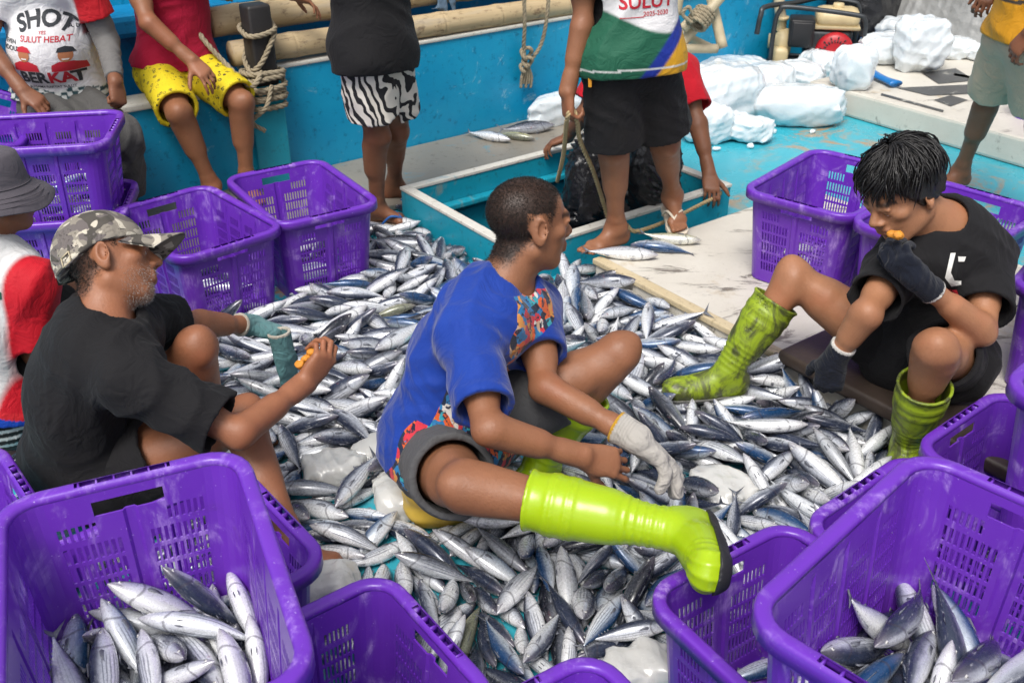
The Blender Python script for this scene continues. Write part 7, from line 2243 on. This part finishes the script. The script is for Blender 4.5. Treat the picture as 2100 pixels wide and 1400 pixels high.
317,-184,222,1,0,-1,-335,1613,15,506,-706,-360,341,159,2,1,-1,-48,2146,67,76,-94,-847,-517,200,2,0,-1,-603,1087,414,224,480,822,210,201,2,1,16,761,2554,44,125,14,808,576,179,1,1,
-1,-217,3124,57,897,-294,272,-187,179,5,1,-1,-818,3692,29,456,-639,-462,413,208,5,0,-1,-906,3139,27,601,780,168,37,176,0,0,-1,-649,2361,18,593,-754,255,-123,205,1,0,-1,-323,2400,
89,231,-330,705,-583,216,5,0,-1,-274,3179,47,271,269,160,-910,202,2,1,-1,-491,3940,20,238,217,761,564,225,3,0,-1,406,2680,58,672,-449,-400,433,224,2,1,-1,583,2378,38,931,-96,265,
-232,207,3,0,-1,178,1597,19,289,351,-717,-529,189,1,0,-1,-317,2361,53,767,574,-116,-263,199,3,0,-1,-238,3639,23,429,26,242,870,188,1,0,-1,686,1104,366,505,458,-397,-614,231,1,0,13,
306,2003,56,126,538,784,283,215,0,0,-1,-971,1708,17,402,-597,-527,453,188,0,3,-1,-743,1707,21,353,356,-490,-713,232,2,0,-1,-859,2702,23,44,6,-603,-797,228,2,1,-1,871,2067,21,780,
-570,196,-168,241,2,0,-1,-398,3420,23,277,-952,126,38,199,1,0,-1,570,1655,78,397,-379,690,-472,245,5,1,-1,-207,3080,48,339,874,27,-346,196,1,1,-1,-944,3012,30,93,-331,907,242,215,
0,0,-1,717,2603,55,619,-691,203,-312,224,2,0,-1,512,2866,66,52,138,270,-951,197,2,0,-1,-490,1252,364,404,600,-523,-450,217,5,0,16,205,3383,28,219,-415,875,-116,215,3,0,-1,736,2496,
22,428,-300,-522,674,215,5,0,-1,593,1120,367,301,292,-528,-739,253,5,0,13,575,1023,429,173,-175,962,-120,262,4,0,13,-434,2413,25,771,592,95,215,209,1,3,-1,823,2209,48,249,-329,
-725,552,187,1,0,-1,1038,2324,36,756,-564,86,-321,230,2,0,-1,-812,1978,18,773,565,216,192,201,3,0,-1,-672,2959,22,605,793,65,-34,245,4,0,-1,438,2148,58,534,-521,4,665,215,0,1,-1,
140,3196,79,728,112,250,629,225,1,0,-1,1109,1847,33,137,-244,-693,665,250,2,0,9,456,1535,28,350,131,-403,-835,226,4,0,-1,799,1857,63,741,-457,490,33,216,3,1,-1,-500,2921,45,836,
489,172,178,203,0,0,-1,589,2323,22,791,-584,161,-81,243,2,0,-1,649,2176,18,547,-464,-386,580,201,2,0,-1,-836,3497,30,662,666,278,204,212,1,3,-1,228,2848,51,410,-228,700,-540,200,2,
1,-1,-283,3316,54,696,566,334,288,201,3,0,-1,-319,2619,62,427,859,196,202,222,2,1,-1,-476,2972,24,576,792,118,168,194,5,0,-1,-1088,3385,29,242,-160,-570,769,181,0,0,-1,-1517,3345,
308,940,-248,180,-146,228,4,3,2,-1008,2800,20,795,-598,95,-28,220,2,1,-1,343,1755,15,446,517,605,409,162,5,1,-1,-696,2117,20,74,265,-736,-619,198,0,0,-1,234,3356,17,295,-217,562,
-742,174,0,0,-1,-689,2855,24,447,-877,-76,161,217,0,0,-1,226,2343,59,412,-335,706,-469,217,1,0,-1,287,2897,41,167,2,636,-754,225,0,0,-1,-73,3340,73,555,742,-242,-288,205,1,0,-1,
-588,3888,18,603,775,177,64,204,2,0,-1,386,2172,76,727,477,480,-119,247,2,1,-1,-336,1615,54,197,-716,663,-90,207,3,0,-1,470,3029,55,699,-707,106,31,179,4,0,-1,582,1834,68,408,233,
522,712,194,2,1,-1,293,2119,16,762,591,-121,-236,176,2,0,-1,-409,3347,39,312,260,-492,-770,200,1,3,-1,-6,1785,16,521,732,-317,-304,170,5,0,-1,413,1557,49,648,408,522,376,177,5,0,
-1,662,3729,21,581,-781,-107,203,213,2,0,-1,-1383,2253,19,242,-161,639,-712,198,0,0,-1,-803,1759,16,594,796,-46,-107,179,1,0,-1,-635,3736,18,379,-223,558,-704,198,0,0,-1,-727,3296,
30,599,-747,-226,180,200,5,1,-1,801,2427,46,13,35,645,-764,174,5,0,-1,-12,2256,29,624,-667,214,-344,204,5,0,-1,283,1922,52,493,556,528,412,175,4,0,-1,-667,2465,45,753,-643,136,19,
229,0,1,-1,366,2813,77,759,594,261,48,211,2,1,-1,615,2900,62,455,808,-227,-297,182,2,1,-1,-864,2830,24,138,78,-597,-786,245,2,0,-1,-148,3357,61,920,-225,202,-249,188,2,0,-1,-856,
1672,20,792,603,63,-71,208,5,1,-1,-1171,3197,28,318,-215,568,-729,188,3,3,-1,233,3022,49,316,-309,741,-506,231,0,0,-1,-332,2851,54,308,215,-543,-751,219,2,3,-1,-464,3264,19,176,
-62,600,-778,211,4,0,-1,-769,2750,18,86,-14,785,-613,201,1,0,-1,-573,2907,18,602,796,54,-31,204,2,1,-1,-759,3083,21,31,-50,603,-796,208,3,0,-1,238,2463,88,653,750,-36,-101,232,0,3,
-1,878,2553,30,883,-53,202,-421,211,2,0,-1,-1544,3256,303,876,-460,4,144,217,2,1,2,-1722,3336,315,121,61,-512,848,225,5,0,2,-505,1919,15,596,-796,-57,88,156,0,0,-1,-950,1858,18,
350,198,572,715,206,5,0,-1,-14,2170,90,413,-734,274,-465,250,4,0,-1,702,2293,19,449,279,535,659,216,4,0,-1,676,2484,32,477,497,-633,-352,194,5,0,-1,530,2746,50,912,-331,157,-184,
202,2,3,-1,1036,3142,156,373,562,-563,-477,248,0,0,5,-472,2635,21,75,187,-582,-788,216,0,0,-1,588,2514,28,94,-133,555,816,205,5,0,-1,390,1540,20,477,-684,-410,370,224,4,0,-1,-207,
1444,42,170,-11,478,862,192,1,1,-1,543,2493,40,508,807,101,284,196,2,3,-1,-526,3451,15,190,-339,-720,575,167,4,0,-1,796,2602,53,915,-15,216,-341,225,1,3,-1,-905,2909,46,52,297,639,
-707,220,0,0,-1,-703,3583,29,588,-555,459,-368,207,1,1,-1,570,2966,51,187,-894,403,52,206,1,0,-1,-325,3120,19,5,-89,791,605,211,0,0,-1,-966,2841,17,605,-785,129,-25,186,2,0,-1,
-1518,3503,336,179,913,67,-359,211,2,1,2,491,2925,40,746,579,-213,-250,184,0,1,-1,216,2957,61,230,864,426,139,199,4,0,-1,299,3007,43,90,209,762,-606,176,1,1,-1,-527,3007,24,149,
-232,764,-583,235,2,1,-1,-663,1066,366,430,-546,-582,422,210,2,1,16,729,1251,369,523,415,437,603,242,2,0,13,-486,2297,16,42,95,-595,-797,176,5,0,-1,907,2119,24,521,672,-430,-302,
236,3,1,-1,-267,1479,17,146,181,-576,-783,185,2,0,-1,137,1449,17,223,381,-700,-561,188,0,1,-1,-1565,3414,304,125,37,602,788,266,1,0,2,-1277,2127,21,249,-165,575,-762,215,1,1,-1,
-412,2604,16,52,-48,661,747,162,1,0,-1,-321,2696,64,740,-525,-269,323,216,2,3,-1,-772,3494,25,726,-592,-162,312,158,1,0,-1,-1633,3355,310,229,-161,-13,960,211,1,0,2,-1537,3455,339,
145,170,682,-696,211,4,1,2,238,2770,61,151,10,917,369,207,3,1,-1,652,2616,70,400,-70,292,866,208,2,0,-1,-1198,3339,27,40,83,-777,-623,172,4,1,-1,247,2205,19,199,303,742,565,185,1,
1,-1,491,1696,58,432,-574,583,-381,219,0,0,-1,-517,2685,20,795,-597,101,-37,224,1,0,-1,355,2150,25,39,-117,596,-793,195,5,1,-1,1163,1709,31,524,734,-310,-300,233,1,0,9,468,1644,25,
551,-610,-464,329,210,2,0,-1,-699,2903,18,793,584,164,52,179,2,1,-1,560,1831,24,30,-156,947,278,208,1,1,-1,-299,3260,21,598,-798,-5,76,233,3,0,-1,-543,3572,18,445,-647,-466,409,
194,0,1,-1,862,2328,26,542,-769,221,-257,201,5,1,-1,50,1991,20,324,-399,-691,508,199,2,0,-1,324,3287,20,811,-420,249,-321,193,4,0,-1,-809,2261,24,234,-920,-278,145,215,5,0,-1,-798,
2910,19,591,-793,-74,129,215,5,0,-1,-680,3186,48,82,216,-764,-603,201,2,1,-1,427,2287,20,603,791,99,3,227,1,0,-1,-469,2584,31,215,-86,-452,861,176,1,0,-1,-465,3212,22,35,22,-798,
-601,225,2,3,-1,-209,3347,23,110,57,-600,-790,233,5,3,-1,662,2721,63,557,-731,248,-306,230,2,1,-1,511,1672,21,37,-528,-790,310,164,2,0,-1,-702,1825,17,250,117,593,756,192,0,0,-1,
-1011,2736,37,450,326,-182,-811,242,0,0,-1,389,2438,32,591,784,-185,55,177,5,0,-1,930,1844,37,367,856,-363,-26,224,0,1,-1,-603,3704,17,730,522,303,319,192,0,3,-1,911,2257,21,554,
307,487,602,209,1,0,-1,613,1799,27,317,-945,-75,-11,213,1,0,-1,-503,2521,19,66,8,797,-600,217,5,0,-1,122,2046,36,579,-495,-527,377,228,5,0,-1,252,3269,58,212,621,666,355,217,4,0,
-1,-840,3101,18,569,757,253,198,180,0,0,-1,501,2721,17,797,-601,54,24,190,0,1,-1,250,2355,22,794,-602,32,-78,223,1,0,-1,471,3083,58,583,-739,332,-51,217,1,0,-1,811,2624,18,567,776,
-182,-207,204,1,0,-1,300,3455,17,602,797,42,19,175,5,0,-1,349,3032,50,134,96,477,863,167,0,3,-1,424,3166,26,37,908,-364,-205,173,4,0,-1,-1616,3287,301,596,761,235,107,233,2,0,2,
-1549,3472,299,161,50,601,781,217,3,3,2,-434,2478,19,752,564,213,267,190,4,0,-1,-608,3072,20,47,38,604,-795,227,3,0,-1,-438,1183,362,612,522,-270,-529,164,0,0,16,121,2997,87,383,
354,641,563,215,0,0,-1,198,3330,43,652,-612,-283,347,188,2,1,-1,-867,1622,20,796,599,88,19,222,0,3,-1,737,2334,18,571,750,-272,-192,174,0,0,-1,-588,2542,26,953,-294,-51,51,199,3,1,
-1,803,2230,19,568,-708,363,-209,207,0,0,-1,-308,2456,53,323,-913,-196,156,172,0,0,-1,-414,3545,17,161,114,-592,-782,167,3,0,-1,-237,1603,34,804,460,327,185,229,5,1,-1,796,2542,17,
52,-164,-779,603,193,3,0,-1,-1785,3465,336,289,26,-7,-957,232,0,0,2,43,2224,17,414,378,-473,-680,188,0,0,-1,403,1689,22,791,-536,-46,292,200,5,1,-1,-476,2805,28,260,954,131,72,216,
5,0,-1,-332,3476,17,424,484,632,432,192,5,0,-1,-1633,3453,331,290,-155,369,-869,220,5,0,2,-149,3182,58,456,725,-264,-443,197,0,0,-1,-319,2316,79,191,-281,-682,647,209,5,3,-1,576,
2448,20,596,759,240,106,229,2,0,-1,-914,1953,22,264,490,-626,-547,227,3,1,-1,-575,2478,18,0,71,599,-798,201,1,0,-1,-1567,3524,299,99,-34,795,-597,208,2,1,2,1603,2644,334,357,-108,
117,-920,297,2,1,7,-536,1062,363,472,-548,577,-380,198,1,0,16,412,3105,38,545,834,11,-84,214,4,1,-1,795,2174,19,155,-294,-741,583,210,1,0,-1,196,1912,53,245,32,863,-440,210,2,3,-1,
-277,2525,75,16,-87,-18,996,198,0,0,-1,732,2711,54,290,184,628,698,234,1,1,-1,-753,2598,17,582,-789,-116,159,193,1,1,-1,383,1609,16,203,350,-708,-579,180,4,1,-1,166,2139,19,623,
-544,464,-316,180,5,0,-1,-869,2942,18,174,-61,601,-778,206,0,0,-1,60,1987,55,112,198,-603,-765,191,1,0,-1,-1040,1821,19,597,402,453,527,208,0,1,-1,-576,1942,47,566,-755,285,-167,
233,0,3,-1,-367,3058,21,663,-706,-132,210,224,0,0,-1,412,2532,21,155,126,-589,-783,212,2,1,-1,458,2632,43,648,-567,151,-485,212,2,0,-1,666,1786,81,577,-521,-392,492,192,2,0,-1,402,
2607,16,27,-131,-786,603,178,0,0,-1,720,2628,18,300,159,582,739,195,0,0,-1,-623,3121,19,56,40,-797,-600,189,0,3,-1,-355,3336,20,55,167,-779,-601,227,1,0,-1,737,2092,16,303,-507,
-613,524,173,0,0,-1,]
ZONES = (((570, 740), 'beside the knee of the man in the camouflage cap'), ((640, 610), 'below the two empty crates at left'), ((890, 490), 'near the corner of the hatch'),
 ((770, 680), 'behind the back of the blue shirt'), ((740, 850), 'between the older man and the blue shirt'), ((1180, 600), 'below the near corner of the white cover'),
 ((1390, 650), 'along the white cover behind the raised bare knee'), ((1360, 820), 'between the raised knee and the muddy boot'), ((1600, 800), 'by the sole of the muddy boot'), ((1760, 830), 'under the dark glove hanging down'),
 ((1510, 900), 'right of the white glove'), ((1760, 950), 'in front of the muddy boot at right'), ((1340, 1040), 'around the fingers of the white glove'), ((1560, 1050), 'by the rim of the one-hand-hold crate'),
 ((620, 980), 'below the elbow of the older man'), ((760, 1050), 'left of the yellow jerrycan'), ((740, 1150), 'by the front left crate rim'), ((960, 1140), 'below the yellow jerrycan'), ((1180, 1150), 'under the clean lime boot'),
 ((1040, 1300), 'between the crates at the bottom'), ((1250, 1270), 'below the black boot sole'), ((900, 1220), 'beside the crate in front of the jerrycan'))
CRIN = {16: 'inside the large front left crate', 13: 'inside the large front right crate', 2: 'inside the crate behind the bucket hat', 9: 'inside the crate beside the muddy boot', 12: 'inside the crate touched by the boot sole',
        15: 'inside the crate in front of the jerrycan', 14: 'inside the bottom edge crate', 11: 'inside the one-hand-hold crate', 7: 'inside the lower nested crate at right', 5: 'inside the crate left of the black-haired man', 8: 'inside the upper nested crate at right'}
_fd = np.array(FISH_REST, float).reshape(-1, 11)
_cf, _cu = np.array([0, .8660254, -.5]), np.array([0, .5, .8660254])
NIND = 264
def view_px(p):
    d = p - np.array([0, 0, 1.7])
    return np.array([1050 + 2042 * d[0] / d.dot(_cf), 700 - 2042 * d.dot(_cu) / d.dot(_cf)])
SV, SF, SM, SFC, SFN, SR, nb = [], [], [], [], [], [], 0
_rg = random.Random(9)
for i, row in enumerate(_fd):
    p, q, L = row[:3] / 1000, row[3:7] / 1000, row[7] / 1000
    q = q / np.linalg.norm(q)
    v, s, cin = int(row[8]), int(row[9]), int(row[10])
    Rm = np.array(Quaternion(q).to_matrix())
    if i < NIND:
        snout, back = -Rm[:, 0], Rm[:, 2]
        tc = nrm(np.array([0, 0, 1.7]) - p)
        bk = back.dot(tc)
        look = ('dark back up' if bk > .45 else 'pale belly up' if bk < -.45 else 'lying on its side')
        a, b = view_px(p + snout * .03) - view_px(p)
        hd = ('right' if a > 0 else 'left') if abs(a) > abs(b) * 1.6 else ('down' if b > 0 else 'up') if abs(b) > abs(a) * 1.6 else ('lower ' if b > 0 else 'upper ') + ('right' if a > 0 else 'left')
        col = ('silver', 'blue-backed', 'yellowish', 'dark')[s]
        size = 'big ' if L > .222 else 'small ' if L < .188 else ''
        if cin < 0:
            px = view_px(p)
            zn = min(ZONES, key=lambda z: np.hypot(*(px - z[0])))[1]
            grp = 'tuna heaped on the deck'
        else:
            zn = CRIN[cin]; grp = 'tuna inside the crates'
        lb = f'{size}{col} fish {look}, snout {hd}, {zn}'
        w = lb.split()
        if len(w) > 16:
            lb = f'{size}{col} fish, snout {hd}, {zn}'
        put_fish(p, q, L, v, s, lb, grp)
    else:
        V, F, M, FC, FN = FGEO[v]
        SV.append(V * (np.array([1.06, .97, .92]) * L) @ Rm.T + p); SF += [tuple(k + nb for k in f) for f in F]; nb += len(V)
        SM += [s if m == 0 else m + 3 for m in M]
        SFC.append(FC); SFN.append(FN); SR.append(np.full(len(V), _rg.random()))
if SV:
    o = mk('fish_heap', np.vstack(SV), SF, [*FSKIN, M_FIN, M_FEYE, M_EYED], None, SM, True, {'fc': ('FLOAT_VECTOR', np.vstack(SFC)), 'fn': ('FLOAT_VECTOR', np.vstack(SFN)), 'rnd': ('FLOAT', np.concatenate(SR))})
    tag(o, 'rest of the silver tuna heap, half buried between the fish on top', 'fish heap', None, 'stuff')
# single fish lying apart
def lay(px, py, z, deg, L, v, s, label, roll=90, tilt=0):
    g = G(px, py, z)
    Q = Quaternion
    q = Q((0, 0, 1), R(deg)) @ Q((0, 1, 0), R(tilt)) @ Q((1, 0, 0), R(roll))
    put_fish(g, q, L, v, s, label, 'fish lying apart from the heap')
lay(1000, 278, .052, 150, .26, 0, 0, 'silver fish on the grey ledge at the foot of the blue bulwark', 80)
lay(1050, 278, .048, 158, .24, 1, 2, 'yellowish fish between the silver and dark ones on the ledge', -85)
lay(1078, 262, .060, 197, .30, 5, 3, 'dark tuna lying on the grey ledge against the bulwark', 60)
lay(850, 432, .020, -32, .21, 2, 0, 'pale fish alone on the deck near the hatch corner', 88)
lay(1270, 518, .142, 172, .27, 0, 0, 'silver fish at the front corner of the white cover', 85)
lay(1362, 506, .140, -12, .24, 2, 1, 'blue-backed fish just right of the corner on the white cover', 85)
lay(1372, 489, .140, 170, .23, 1, 2, 'yellowish fish farthest back on the white cover', 88)
lay(818, 496, .035, 172, .27, 5, 3, 'dark fish on the deck between flip-flop and heap', 60)
lay(1912, 293, .018, -70, .12, 1, 0, 'tiny silver fish on the blue deck by the bare foot', 85)
_rg = random.Random(21)
for k in range(15):
    px, py = 1708 + (k % 5) * 28 + _rg.uniform(-10, 10), 22 + (k // 5) * 22 + _rg.uniform(-6, 6)
    col = ('leftmost', 'left middle', 'middle', 'right middle', 'rightmost')[k % 5]
    row = ('back', 'middle', 'front')[k // 5]
    lay(px, py, .26 - .05 * (k // 5), _rg.uniform(0, 360), _rg.uniform(.26, .32), k % 6, 3, f'dark tuna, {col} one in the {row} row of the pile behind the engine', _rg.uniform(60, 120), _rg.uniform(-12, 12))
ice_block(G(1765, 60, .0) + np.array([0, 0, .09]), (.62, .55, .20), .3, 77, 'low bed of ice under the dark tuna pile behind the engine')

# ---------------------------------------------------------------- ropes in use, bags, food
hd = P4.J['rwr'] + np.array([.012, -.018, -.075])
rp = MB()
rope_geo(rp, spline([Yp(1143, 372, 3.80), lerp(Yp(1143, 372, 3.80), hd, .5) + [0, -.01, -.01], hd + [-.012, 0, -.02], hd + [.005, 0, .018], hd + [.022, .005, -.02], Yp(1190, 290, 3.36), Yp(1216, 350, 3.46), Yp(1240, 425, 3.62), Yp(1262, 500, 3.75)], 160), .0085, .055)
tag(rp.build('rope', M_ROPEY), 'yellowish rope looped from the hand of the man in black shorts into the hatch', 'rope')
rp = MB()
rope_geo(rp, spline([G(1286, 462, .13), G(1300, 474, .128), G(1330, 468, .128), G(1384, 446, .128), G(1436, 420, .13), G(1472, 402, .13), G(1478, 392, .12)], 110), .0085, .055)
tag(rp.build('rope', M_ROPEY), 'yellowish rope lying between the hatch and the white cover', 'rope')
def bag(c, r, seed, label):
    V = SD(c - np.array(r) * 1.5, c + np.array(r) * 1.5, .008)
    V.ell(c, r, None, 0)
    V.ell(c + np.array([.02, .01, r[2] * .7]), (r[0] * .55, r[1] * .55, r[2] * .5), None, .06)
    V.folds(.02, 34, seed)
    V.folds(.007, 80, seed + 1)
    P, F = V.mesh()
    tag(mk('plastic_bag', smooth_mesh(P, F, 1, .4), F, M_BAG), label, 'plastic bag')
bag(Yp(1198, 400, 3.80), (.085, .11, .22), 3, 'black plastic bag in the hatch left of the rope man')
bag(Yp(1335, 350, 3.88), (.12, .11, .20), 8, 'black plastic bag in the hatch between the legs of the rope man')
def food(name, pieces, label):
    c = np.mean([p for p, r in pieces], 0)
    V = SD(c - .06, c + .06, .0025)
    for p, r in pieces:
        V.ell(p, (r, r * .85, r * .8), None, .004)
    V.folds(.0022, 150, 4)
    P, F = V.mesh()
    tag(mk(name, P, F, M_FOOD), label, 'food')
f0 = P8.J['rwr'] + np.array([.055, .07, .085])
food('fried_snack', [(Yp(640, 722, 2.13), .015), (Yp(628, 735, 2.12), .012), (Yp(616, 748, 2.11), .014)], 'orange fried snack held by the man in the camouflage cap')
food('fried_snack', [(Yp(1842, 482, 2.20), .013), (Yp(1828, 480, 2.21), .011)], 'orange fried snack at the mouth of the black-haired man')
